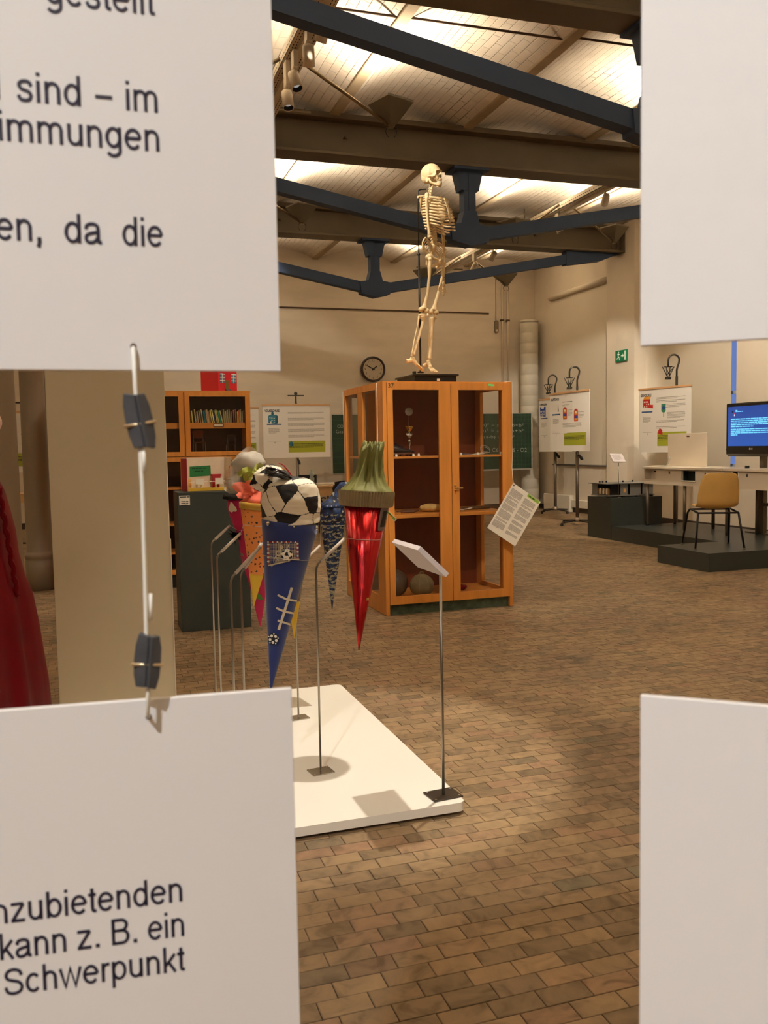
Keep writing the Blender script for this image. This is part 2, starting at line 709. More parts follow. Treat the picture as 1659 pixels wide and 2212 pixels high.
for k, (a, b) in enumerate(WINS):
    w = MB()
    for (y0, y1) in ((b - 0.05, b), ((a + b) / 2 - 0.03, (a + b) / 2 + 0.03)):
        w.box((X_R + 0.10, y0, WZ0), (X_R + 0.16, y1, WZ1))
    for zz in (WZ0, 2.1, 3.2, WZ1 - 0.05):
        w.box((X_R + 0.10, a, zz), (X_R + 0.16, b, zz + 0.05))
    wo = struct('window_%d' % (k + 1), w, M_WFRAME)
    p = MB()
    p.box((X_R + 0.125, a + 0.02, WZ0 + 0.02), (X_R + 0.135, b - 0.02, WZ1 - 0.02))
    p.build('pane', M_GLASS, wo)
    t = thing('roller_blind', ['closed cream roller blind beside the corner pipe, behind two hanging school posters',
                               'closed cream roller blind behind the grundschule poster and raised desk lid',
                               'closed cream roller blind on the near part of the window wall',
                               'closed cream roller blind in the wall bay beside the viewer',
                               'closed cream roller blind in the wall bay behind the viewer'][k], 'blind', (X_R - 0.03, (a + b) / 2, WZ0), 0)
    c = MB()
    c.box((X_R - 0.032, a + (0.075 if k < 2 else 0.02), 0.97), (X_R - 0.028, b + 0.02, 4.36))
    c.build('blind_cloth', M_BLIND, t, world=True)
    c = MB()
    c.tube([(X_R - 0.06, a - 0.02, 4.40), (X_R - 0.06, b + 0.04, 4.40)], 0.055, 14)
    c.build('roller', M_BLIND, t, world=True)
    c = MB()
    c.tube([(X_R - 0.03, a + 0.05, 0.955), (X_R - 0.03, b + 0.02, 0.955)], 0.012, 8)
    c.build('bottom_rod', M_METALG, t, world=True)
    c = MB()
    c.box((X_R - 0.12, a - 0.06, 4.33), (X_R, a - 0.02, 4.47), bev=0.01)
    c.build('end_cap', M_METALG, t, world=True)
# low white cable box and ledge under the first window
mb = MB()
mb.box((9.15, 15.9, 0.0), (9.246, 17.0, 0.34), bev=0.01)
mb.box((9.18, 14.4, 0.10), (9.246, 15.9, 0.26), bev=0.01)
tag(mb.build('cable_duct', M_BLIND), 'white boxed duct along the foot of the window wall by the corner', 'duct')

# ---- ceiling: shallow brick vaults between joists
m = bpy.data.materials.new('whitewashed_vault')
t = NT(m)
tc = t.n('ShaderNodeTexCoord')
mp = t.n('ShaderNodeMapping')
mp.inputs['Rotation'].default_value = (0, 0, R(90))
t.l(tc.outputs['Object'], mp.inputs[0])
br = t.n('ShaderNodeTexBrick', i_Scale=1.0)
br.offset = 0.5
br.inputs['Brick Width'].default_value = 0.26
br.inputs['Row Height'].default_value = 0.085
br.inputs['Mortar Size'].default_value = 0.006
br.inputs['Mortar Smooth'].default_value = 0.6
br.inputs['Color1'].default_value = (0.86, 0.86, 0.86, 1)
br.inputs['Color2'].default_value = (1, 1, 1, 1)
br.inputs['Mortar'].default_value = (0, 0, 0, 1)
t.l(mp.outputs[0], br.inputs['Vector'])
nz = t.n('ShaderNodeTexNoise', i_Scale=2.3, i_Detail=6.0)
t.l(tc.outputs['Object'], nz.inputs['Vector'])
msk = t.ramp(nz.outputs['Fac'], [(0.50, (0, 0, 0)), (0.66, (1, 1, 1))])
base = t.ramp(nz.outputs['Fac'], [(0.3, lin((205, 190, 168))), (0.7, lin((224, 212, 192)))])
mul = t.n('ShaderNodeMath', operation='MULTIPLY')
t.l(br.outputs['Fac'], mul.inputs[0])
t.l(msk, mul.inputs[1])
mul2 = t.n('ShaderNodeMath', operation='MULTIPLY')
t.l(mul.outputs[0], mul2.inputs[0])
mul2.inputs[1].default_value = 0.75
mx = t.n('ShaderNodeMix', data_type='RGBA')
t.l(mul2.outputs[0], mx.inputs[0])
t.l(base, mx.inputs[6])
mx.inputs[7].default_value = (*lin((104, 76, 56)), 1)
t.l(mx.outputs[2], t.b.inputs['Base Color'])
t.b.inputs['Roughness'].default_value = 0.9
bp = t.n('ShaderNodeBump', i_Strength=0.7, i_Distance=0.02, invert=True)
t.l(br.outputs['Fac'], bp.inputs['Height'])
t.l(bp.outputs[0], t.b.inputs['Normal'])
M_VAULT = m
M_JOIST = mat('joist_plaster', (168, 148, 118), 0.85, var=0.12, scale=3)
mb = MB()
k0 = int(math.floor((X_L - 4.39) / VB))
k1 = int(math.ceil((X_R + 0.4 - 4.39) / VB))
NS = 10
for k in range(k0, k1):
    xa = 4.39 + VB * k
    pr = []
    for j in range(NS + 1):
        u = j / NS
        x = xa + 0.05 + (VB - 0.10) * u
        pr.append((x, Z_SP + 0.02 + 0.19 * (1 - (2 * u - 1) ** 2)))
    for yseg in range(24):
        ya = Y_F + (Y_B - Y_F) * yseg / 24
        yb = Y_F + (Y_B - Y_F) * (yseg + 1) / 24
        for j in range(NS):
            (x0, z0), (x1, z1) = pr[j], pr[j + 1]
            mb.poly([(x0, ya, z0), (x0, yb, z0), (x1, yb, z1), (x1, ya, z1)], 0, True)
mb.box((X_L - 0.3, Y_F - 0.3, 5.5), (X_R + 0.5, Y_B + 0.3, 5.6), 0)
bmesh.ops.remove_doubles(mb.bm, verts=mb.bm.verts[:], dist=0.0005)
ceiling = struct('ceiling', mb, [M_VAULT])
for k in range(k0, k1 + 1):
    xa = 4.39 + VB * k
    if X_L < xa < X_R + 0.2:
        j = MB()
        j.box((xa - 0.06, Y_F, Z_SP), (xa + 0.06, Y_B, Z_SP + 0.08), bev=0.006)
        j.build('joist', M_JOIST, ceiling)
M_RODM = mat('rusty_tie_rod', (92, 70, 52), 0.7, 0.3, var=0.2, scale=12)
rt_ = random.Random(5)
for by in BAYS:
    for k in range(k0, k1):
        xa = 4.39 + VB * k
        if xa < -1.5 or xa + VB > X_R + 0.3:
            continue
        for dy in (-0.62,):
            j = MB()
            y = by + dy + rt_.uniform(-0.05, 0.05)
            j.tube([(xa + 0.05, y, Z_SP + 0.03), (xa + VB - 0.05, y, Z_SP + 0.03)], 0.011, 6)
            j.build('tie_rod', M_RODM, ceiling)

# ---- girders across the hall
M_BEAM = mat('shaded_brown_beam_paint', (97, 85, 66), 0.6, var=0.12, scale=2.0)  # brown paint with the beams' dim lighting darkened into the base colour
for by in BEAM_Y:
    mb = MB()
    x0, x1 = X_L, 9.02
    mb.box((x0, by - 0.16, 4.70), (x1, by + 0.16, 4.735), bev=0.004)
    mb.box((x0, by - 0.02, 4.735), (x1, by + 0.02, 5.14))
    mb.box((x0, by - 0.16, 5.10), (x1, by + 0.16, Z_SP + 0.03), bev=0.004)
    o = struct('ceiling_beam', mb, M_BEAM)
    b = MB()
    for xx in (2.9, 7.3, -3.0):
        b.tube([(xx, by - 0.02, 4.93), (xx, by - 0.07, 4.93), (xx + 0.02, by - 0.08, 4.90)], 0.012, 6)
    b.build('hook', M_RODM, o)
    b = MB()
    b.box((8.98, by - 0.17, 4.70), (9.02, by + 0.17, 5.14))
    b.build('end_plate', M_BEAM, o)

# ---- blue-grey underslung trusses (tension bars and post)
M_STEEL = mat('blue_grey_steel', (58, 72, 96), 0.6, 0.0, var=0.04, scale=3, spec=0.2)
PX0 = 4.44


def zt(x):
    return 3.835 + 0.186 * abs(x - PX0)


def make_truss(by):
    t = thing('tension_truss', 'blue-grey steel tension truss', 'truss', (PX0, by, 3.8))
    for s in (-1, 1):
        xa, xb = PX0 + s * 0.10, PX0 + s * 3.80
        mb = MB()
        mb.prism([(xa, by - 0.07, zt(xa)), (xa, by - 0.07, zt(xa) + 0.153), (xb, by - 0.07, zt(xb) + 0.153), (xb, by - 0.07, zt(xb))], (0, 0.14, 0))
        mb.build('tension_bar', M_STEEL, t, world=True)
        mb = MB()
        xc = PX0 + s * 3.45
        mb.prism([(xc, by - 0.085, zt(xc) - 0.02), (xc, by - 0.085, zt(xc) + 0.21), (PX0 + s * 3.95, by - 0.085, 4.699), (PX0 + s * 4.52, by - 0.085, 4.699), (PX0 + s * 4.15, by - 0.085, 4.56)], (0, 0.17, 0))
        mb.build('end_bracket', M_STEEL, t, world=True)
    mb = MB()
    mb.box((PX0 - 0.075, by - 0.075, 3.93), (PX0 + 0.075, by + 0.075, 4.66))
    mb.box((PX0 - 0.015, by - 0.085, 3.93), (PX0 + 0.015, by - 0.075, 4.66))
    mb.build('post', M_STEEL, t, world=True)
    mb = MB()
    mb.prism([(PX0 - 0.17, by - 0.08, 4.67), (PX0 + 0.17, by - 0.08, 4.67), (PX0 + 0.115, by - 0.08, 4.44), (PX0 - 0.115, by - 0.08, 4.44)], (0, 0.16, 0))
    mb.box((PX0 - 0.23, by - 0.15, 4.67), (PX0 + 0.23, by + 0.15, 4.70))
    mb.build('head_plate', M_STEEL, t, world=True)
    mb = MB()
    mb.prism([(PX0, by - 0.09, 3.79), (PX0 - 0.24, by - 0.09, 3.845), (PX0 - 0.26, by - 0.09, 4.03), (PX0 - 0.12, by - 0.09, 4.05), (PX0 - 0.08, by - 0.09, 4.20), (PX0 + 0.08, by - 0.09, 4.20),
              (PX0 + 0.12, by - 0.09, 4.05), (PX0 + 0.26, by - 0.09, 4.03), (PX0 + 0.24, by - 0.09, 3.845)], (0, 0.18, 0))
    mb.build('foot_joint', M_STEEL, t, world=True)
    return t


tr0 = make_truss(BEAM_Y[-1])
tr0['label'] = 'dark steel tension truss farthest back, hanging under the last beam before the rear wall'
LB = {10.12: 'dark steel tension truss behind the skeleton, its post beside the ribcage', 6.35: 'big blue-grey steel truss bar slanting across the top of the view',
      2.59: 'blue-grey steel truss over the paving in front of the text boards', -1.17: 'blue-grey steel truss behind the viewer'}
for by in BEAM_Y[1:-1]:
    c = copy_tree(tr0)
    c.location.y = by
    c['label'] = LB[by]

# ---- cast-iron columns
M_IRON = mat('column_paint', (128, 112, 92), 0.42, var=0.06, scale=2)


def column(x, y, r):
    mb = MB()
    prof = [(r * 1.22, 0), (r * 1.22, 0.30), (r * 1.16, 0.31), (r * 1.24, 0.33), (r * 1.27, 0.35), (r * 1.24, 0.37), (r * 1.12, 0.385), (r * 1.06, 0.40), (r * 1.04, 1.2), (r, 2.5), (r * 0.92, 4.35), (r * 1.1, 4.37), (r * 1.5, 4.50), (r * 1.9, 4.60), (r * 1.9, 4.70)]
    mb.lathe(prof, 28, M=Matrix.Translation((x, y, 0)))
    return struct('iron_column', mb, M_IRON)


column(-0.545, 9.72, 0.118)
column(-0.62, 6.35, 0.155)
column(-0.60, 13.88, 0.13)
column(-1.1, 2.59, 0.14)

# ---- perforated light tracks with uplights and spots, one per bay
M_TRACK = mat('cream_track_metal', (205, 192, 168), 0.5, 0.1)
M_SLOT = mat('dark_slot', (30, 24, 18), 0.9)
M_ROD = mat('grey_rod', (120, 104, 80), 0.4, 0.6)
M_REFL = mat('uplight_housing', (112, 104, 88), 0.5, 0.5)
M_LAMPF = mat('spot_housing', (224, 212, 190), 0.45)
M_LENS = mat('spot_lens', (210, 220, 225), 0.15, emit=((225, 235, 240), 0.35))
M_BLACK = mat('black_plastic', (22, 20, 19), 0.45)
M_BULB = mat('uplight_bulb', (255, 240, 210), 0.4, emit=((255, 226, 170), 6.0))


def track(x, by):
    where = {8.23: 'above the skeleton', 12.0: 'in the bay behind the skeleton', 15.72: 'nearest the rear wall', 4.47: 'over the white platform', 0.71: 'over the viewer', -3.05: 'behind the viewer'}[by]
    side = {1.87: 'in the middle aisle', 6.84: 'towards the window wall', -4.6: 'beyond the iron columns'}[x]
    t = thing('light_track', 'cream perforated light track hung ' + side + ', ' + where, 'light track', (x, by, 4.86))
    y0, y1 = by - 1.55, by + 1.55
    mb = MB()
    mb.box((x - 0.10, y0, 4.86), (x + 0.10, y1, 4.872))
    mb.box((x - 0.10, y0, 4.86), (x - 0.09, y1, 4.95))
    mb.box((x + 0.09, y0, 4.86), (x + 0.10, y1, 4.95))
    mb.box((x - 0.03, y0 + 0.1, 4.83), (x + 0.02, y1 - 0.1, 4.86))
    mb.build('channel', M_TRACK, t, world=True)
    mb = MB()
    n = int((y1 - y0) / 0.055)
    for k in range(n):
        y = y0 + 0.02 + 0.055 * k
        for xx in (-0.075, -0.05, 0.05, 0.078):
            mb.poly([(x + xx - 0.004, y, 4.8595), (x + xx + 0.004, y, 4.8595), (x + xx + 0.004, y + 0.03, 4.8595), (x + xx - 0.004, y + 0.03, 4.8595)])
        mb.poly([(x - 0.1005, y, 4.90), (x - 0.1005, y + 0.03, 4.90), (x - 0.1005, y + 0.03, 4.91), (x - 0.1005, y, 4.91)])
    o = mb.build('slots', M_SLOT, t, world=True)
    o['kind'] = 'stuff'
    for s in (-1, 1):
        mb = MB()
        ex_ = min(UP_X, key=lambda v: abs(v - (x + s * 0.9)))
        mb.tube([(x + s * 0.08, by, 4.94), (ex_ - s * 0.01, by, 4.435)], 0.017, 8)
        mb.build('stay_rod', M_ROD, t, world=True)
    for yy in (y0 + 0.25, y1 - 0.25):
        mb = MB()
        mb.tube([(x - 0.5, yy, 4.965), (x + 0.5, yy, 4.965)], 0.018, 6)
        mb.tube([(x, yy, 4.965), (x, yy, 5.2)], 0.008, 6)
        mb.build('cross_bar', M_ROD, t, world=True)
    return t


def uplight(x, by, label):
    t = thing('uplight', label, 'lamp', (x, by, 4.42), 0, 'uplights on the light tracks')
    mb = MB()
    a, b = 0.035, 0.155
    z0, z1 = 4.44, 4.64
    M = Matrix.Translation((x, by, 0)) @ Matrix.Rotation(R(20), 4, 'Z')
    lo = [Vector((sx * a, sy * a, z0)) for sx, sy in ((-1, -1), (1, -1), (1, 1), (-1, 1))]
    hi = [Vector((sx * b, sy * b, z1)) for sx, sy in ((-1, -1), (1, -1), (1, 1), (-1, 1))]
    for k in range(4):
        mb.poly([M @ lo[k], M @ lo[(k + 1) % 4], M @ hi[(k + 1) % 4], M @ hi[k]])
        mb.prism([hi[k], hi[(k + 1) % 4], hi[(k + 1) % 4] + Vector((0, 0, 0.018)), hi[k] + Vector((0, 0, 0.018))], (Vector((0, 0, 0)) - (hi[k] + hi[(k + 1) % 4]) / 2).normalized() * 0.008 * Vector((1, 1, 0)), M=M)
    mb.poly([M @ p for p in lo])
    mb.build('reflector', M_REFL, t, world=True)
    mb = MB()
    mb.tube([M @ Vector((-0.04, 0, 4.50)), M @ Vector((0.04, 0, 4.50))], 0.012, 8)
    mb.build('bulb', M_BULB, t, world=True)
    mb = MB()
    pts = [Vector((x + 0.055 * math.sin(q * PI / 6), by, 4.43 - 0.05 + 0.06 * math.cos(q * PI / 6))) for q in range(-5, 6)]
    mb.tube(pts, 0.004, 5)
    mb.build('cable_loop', M_BLACK, t, world=True)
    mb = MB()
    mb.box((x - 0.03, by - 0.03, 4.415), (x + 0.03, by + 0.03, 4.445), bev=0.005)
    mb.build('socket', M_ROD, t, world=True)
    return t


UPN = {(6.02, 8.23): 'uplight over the open floor in front of the window wall, aisle side of its track', (7.68, 8.23): 'uplight over the yellow chair and the flat screen', (0.93, 12.0): 'uplight hidden behind the upper text board, middle bay', (0.93, 15.72): 'uplight hidden behind the upper text board, rear bay', (2.83, 15.72): 'uplight nearest the rear wall above the VOLKSSCHULE poster',
       (2.83, 8.23): 'inverted-pyramid uplight right above the skeleton, on a long slanting rod', (0.93, 8.23): 'inverted-pyramid uplight on the hidden side of the track above the skeleton',
       (2.83, 12.0): 'dark uplight against the beam on the far left of the ceiling', (6.02, 12.0): 'dark uplight under the beam between the skeleton and the wall spots',
       (7.68, 12.0): 'inverted-pyramid uplight by the wall end of the beam, with a round cable', (6.02, 15.72): 'small uplight seen just behind the skeleton thighs', (7.68, 15.72): 'inverted-pyramid uplight hanging in front of the room corner'}
for by in (8.23, 12.0, 15.72):
    for tx in (1.87, 6.84):
        track(tx, by)
    for ux in UP_X[2:]:
        uplight(ux, by, UPN[(ux, by)])


def spot(x, y, z, tgt, label):
    t = thing('track_spot', label, 'spotlight', (x, y, z), 0, 'spotlights clipped to the light tracks')
    mb = MB()
    mb.box((x - 0.022, y - 0.05, z + 0.10), (x + 0.022, y + 0.05, 4.845), bev=0.004)
    mb.tube([(x, y, z + 0.12), (x, y, z + 0.02)], 0.012, 8)
    mb.build('adapter', M_LAMPF, t, world=True)
    d = (Vector(tgt) - Vector((x, y, z))).normalized()
    q = d.to_track_quat('Z', 'Y').to_matrix().to_4x4()
    M = Matrix.Translation((x, y, z)) @ q
    mb = MB()
    mb.lathe([(0.02, -0.085), (0.046, -0.075), (0.05, -0.04), (0.05, 0.085), (0.045, 0.085), (0.044, 0.05)], 18, M=M, cap=False)
    mb.lathe([(0.0, -0.086), (0.02, -0.085)], 18, M=M, cap=False)
    mb.build('lamp_housing', M_LAMPF, t, world=True)
    mb = MB()
    mb.lathe([(0.0443, 0.084), (0.044, 0.05), (0.030, 0.05)], 18, M=M, cap=False)
    mb.build('anti_glare_ring', M_BLACK, t, world=True)
    mb = MB()
    mb.lathe([(0.001, 0.048), (0.031, 0.048)], 18, M=M, cap=False)
    mb.build('lens', M_LENS, t, world=True)
    return t


for (x, y, z, tgt, lb) in [
    (1.86, 7.00, 4.66, (1.2, 9.2, 1.5), 'uppermost white spotlight of the cluster on the track above the skeleton'),
    (1.84, 7.42, 4.64, (2.4, 9.5, 1.5), 'second white spotlight down the track above the skeleton'),
    (1.82, 7.85, 4.60, (2.6, 6.2, 0.0), 'white spotlight turned with its open lens to the viewer'),
    (1.80, 8.08, 4.52, (1.95, 7.0, 0.4), 'lowest white spotlight of the cluster, pointing almost straight down'),
    (6.80, 12.15, 4.64, (8.4, 11.6, 1.4), 'white spotlight hanging at the far end of the rear track'),
    (6.84, 10.9, 4.72, (8.7, 16.0, 1.3), 'white spotlight tucked beside the rods of the rear track'),
    (6.70, 15.0, 4.60, (6.3, 17.5, 2.3), 'white spotlight just right of the skeleton hip'),
    (6.84, 14.5, 4.70, (6.3, 17.5, 2.3), 'white spotlight behind the truss joint next to the skeleton'),
]:
    spot(x, y, z, tgt, lb)

# ---- pipes, conduit, clock and sign on the walls
M_PIPE = mat('wall_coloured_pipe', (205, 190, 166), 0.6)
M_DUCT = mat('white_pipe_casing', (205, 198, 180), 0.6, var=0.05, scale=5)
mb = MB()
prof = []
z = 0.0
while z < 3.9:
    prof += [(0.186, z), (0.192, z + 0.012), (0.192, z + 0.205), (0.186, z + 0.217)]
    z += 0.22
prof += [(0.196, z), (0.196, z + 0.05), (0.12, z + 0.052)]
mb.lathe(prof, 28, M=Matrix.Translation((8.955, 17.24, 0)))
tag(mb.build('pipe_casing', M_DUCT), 'tall white ringed pipe casing standing in the corner of the room', 'pipe')
mb = MB()
a = on_y(608, 663.7, Y_B)
mb.tube([(-3.0, Y_B - 0.02, 4.17), (8.15, Y_B - 0.02, 4.18)], 0.014, 6)
tag(mb.build('wall_conduit', M_RODM), 'thin horizontal dark conduit across the upper rear wall', 'pipe')
for (px_, lb) in ((1085, 'thin vertical pipe on the rear wall, the one beside the wall handset'), (1097, 'thin vertical pipe on the rear wall, the one nearer the corner')):
    a = on_y(px_, 690, Y_B - 0.03)
    t = thing('wall_pipe', lb, 'pipe', (a.x, Y_B - 0.03, 2.1), 0, 'pair of thin pipes on the rear wall')
    mb = MB()
    mb.tube([(a.x, Y_B - 0.03, 5.2), (a.x, Y_B - 0.03, 2.12)], 0.022, 8)
    mb.build('pipe', M_PIPE, t, world=True)
    mb = MB()
    mb.box((a.x - 0.04, Y_B - 0.055, 4.02), (a.x + 0.04, Y_B, 4.06), bev=0.006)
    mb.build('bracket', M_RODM, t, world=True)
a = on_y(1072.5, 706, Y_B - 0.03)
t = thing('wall_handset', 'small rounded grey handset hanging on its cable on the rear wall', 'handset', (a.x, a.y, a.z))
mb = MB()
mb.prism([Vector((a.x + 0.045 * math.cos(q * PI / 8), a.y - 0.02, a.z + (0.09 if 0 <= q <= 8 else -0.09) + 0.045 * math.sin(q * PI / 8))) for q in range(16)], (0, 0.035, 0))
mb.build('housing', mat('handset_grey', (132, 112, 88), 0.5), t, world=True)
mb = MB()
mb.prism([Vector((a.x + 0.024 * math.cos(q * PI / 6), a.y - 0.026, a.z - 0.08 + 0.024 * math.sin(q * PI / 6))) for q in range(12)], (0, 0.006, 0))
mb.build('button', M_BLIND, t, world=True)
mb = MB()
mb.tube([(a.x, Y_B - 0.01, 5.15), (a.x, Y_B - 0.01, a.z + 0.13)], 0.006, 6)
mb.build('cable', M_ROD, t, world=True)

# wall clock
c0 = on_y(806, 797.5, Y_B - 0.06)
t = thing('wall_clock', 'round wall clock with dark brown rim showing ten to two', 'clock', tuple(c0))
Mc = frame_m(c0, (1, 0, 0), (0, 0, 1))
Mt = Mc @ Matrix.Translation((0, 0, 0))
M_RIM = mat('dark_brown_rim', (52, 30, 20), 0.3, coat=0.4)
M_FACE = mat('clock_face', (200, 186, 160), 0.5)
M_INK = mat('ink_black', (24, 20, 18), 0.6)
mb = MB()
mb.lathe([(0.20, -0.06), (0.245, -0.06), (0.262, -0.03), (0.262, 0.01), (0.25, 0.035), (0.235, 0.042), (0.222, 0.03), (0.215, 0.01)], 40, M=Mt, cap=False)
mb.build('rim', M_RIM, t, world=True)
mb = MB()
mb.lathe([(0.0005, 0.008), (0.22, 0.008)], 40, M=Mt, cap=False)
mb.build('dial', M_FACE, t, world=True)
Ml = Matrix.Translation(-c0) @ Mc
for h in range(1, 13):
    an = R(90 - 30 * h)
    lettering(str(h), 0.062, M_INK, t, Ml @ Matrix.Translation((0.172 * math.cos(an), 0.172 * math.sin(an) - 0.022, 0.0095)), 'CENTER', name='numeral')
for (an, ln, w, zz, nm) in ((R(90 + 62), 0.165, 0.011, 0.014, 'minute_hand'), (R(90 - 52), 0.115, 0.014, 0.018, 'hour_hand')):
    mb = MB()
    d = Vector((math.cos(an), math.sin(an), 0))
    n_ = Vector((-d.y, d.x, 0))
    mb.prism([Mc @ (d * -0.035 - n_ * w + Vector((0, 0, zz))), Mc @ (d * ln * 0.8 - n_ * w * 0.9 + Vector((0, 0, zz))), Mc @ (d * ln + Vector((0, 0, zz))), Mc @ (d * ln * 0.8 + n_ * w * 0.9 + Vector((0, 0, zz))), Mc @ (d * -0.035 + n_ * w + Vector((0, 0, zz)))], (0, -0.003, 0))
    mb.build(nm, M_INK, t, world=True)
mb = MB()
mb.lathe([(0.0005, 0.0300), (0.216, 0.0300)], 40, M=Mt, cap=False)
mb.build('clock_glass', M_GLASS, t, world=True)

# emergency-exit sign on the pilaster
s0 = Vector((8.985, 13.80, 2.92))
t = thing('exit_sign', 'green emergency-exit sign with running figure, arrow and door', 'sign', tuple(s0))
Ms = frame_m(s0, (0, -1, 0), (0, 0, 1))
M_GRN = mat('sign_green', (16, 110, 70), 0.4, emit=((16, 110, 70), 0.12))
M_SW = mat('sign_white', (225, 230, 215), 0.5, emit=((225, 230, 210), 0.12))
mb = MB()
mb.box((8.97, s0.y - 0.175, s0.z - 0.10), (9.0, s0.y + 0.175, s0.z + 0.10), bev=0.004)
mb.build('sign_panel', M_GRN, t, world=True)
mb = MB()
z_ = 0.0165
rect(mb, Ms, 0.115, -0.08, 0.155, 0.08, z=z_)
shape(mb, Ms, [(0.01, -0.008), (0.06, -0.008), (0.06, -0.035), (0.10, 0.0), (0.06, 0.035), (0.06, 0.008), (0.01, 0.008)], z=z_)
shape(mb, Ms, disc_pts(-0.062, 0.066, 0.013, 12), z=z_)
shape(mb, Ms, [(-0.10, 0.045), (-0.06, 0.05), (-0.04, 0.03), (-0.02, 0.035), (-0.02, 0.025), (-0.045, 0.018), (-0.055, 0.03), (-0.065, 0.0), (-0.09, -0.005), (-0.085, 0.035), (-0.10, 0.02), (-0.108, 0.03)], z=z_)
shape(mb, Ms, [(-0.09, 0.0), (-0.065, 0.0), (-0.04, -0.025), (-0.03, -0.075), (-0.045, -0.075), (-0.055, -0.03), (-0.08, -0.02), (-0.10, -0.04), (-0.14, -0.04), (-0.14, -0.052), (-0.095, -0.052)], z=z_)
mb.build('pictogram', M_SW, t, world=True)

# ================================================================== hanging text boards the picture is taken between
M_BOARD = mat('white_foam_board', (226, 222, 218), 0.55, spec=0.35)
M_TXT = mat('board_print', (44, 40, 56), 0.5)
M_CORD = mat('white_cord', (232, 228, 215), 0.6)
M_CLAMP = mat('dark_grey_clamp', (84, 86, 90), 0.38, 0.4, var=0.15, scale=60)
M_BRASS = mat('brass_pin', (214, 190, 150), 0.3, 0.8)
M_HOLE = mat('punched_hole', (96, 74, 66), 0.8)

# a plain grotesque letter set drawn from pen strokes (em units)


def _arc(cx, cy, rx, ry, a0, a1, n=14):
    return [(cx + rx * math.cos(R(a0 + (a1 - a0) * k / n)), cy + ry * math.sin(R(a0 + (a1 - a0) * k / n))) for k in range(n + 1)]


def _spl(P, n=5):
    out = []
    m_ = len(P)
    for k in range(m_ - 1):
        p0, p1, p2, p3 = P[max(k - 1, 0)], P[k], P[k + 1], P[min(k + 2, m_ - 1)]
        for j in range(n):
            t_ = j / n
            out.append(tuple(0.5 * (2 * p1[i] + (p2[i] - p0[i]) * t_ + (2 * p0[i] - 5 * p1[i] + 4 * p2[i] - p3[i]) * t_ * t_ + (3 * p1[i] - p0[i] - 3 * p2[i] + p3[i]) * t_ ** 3) for i in (0, 1)))
    out.append(P[-1])
    return out


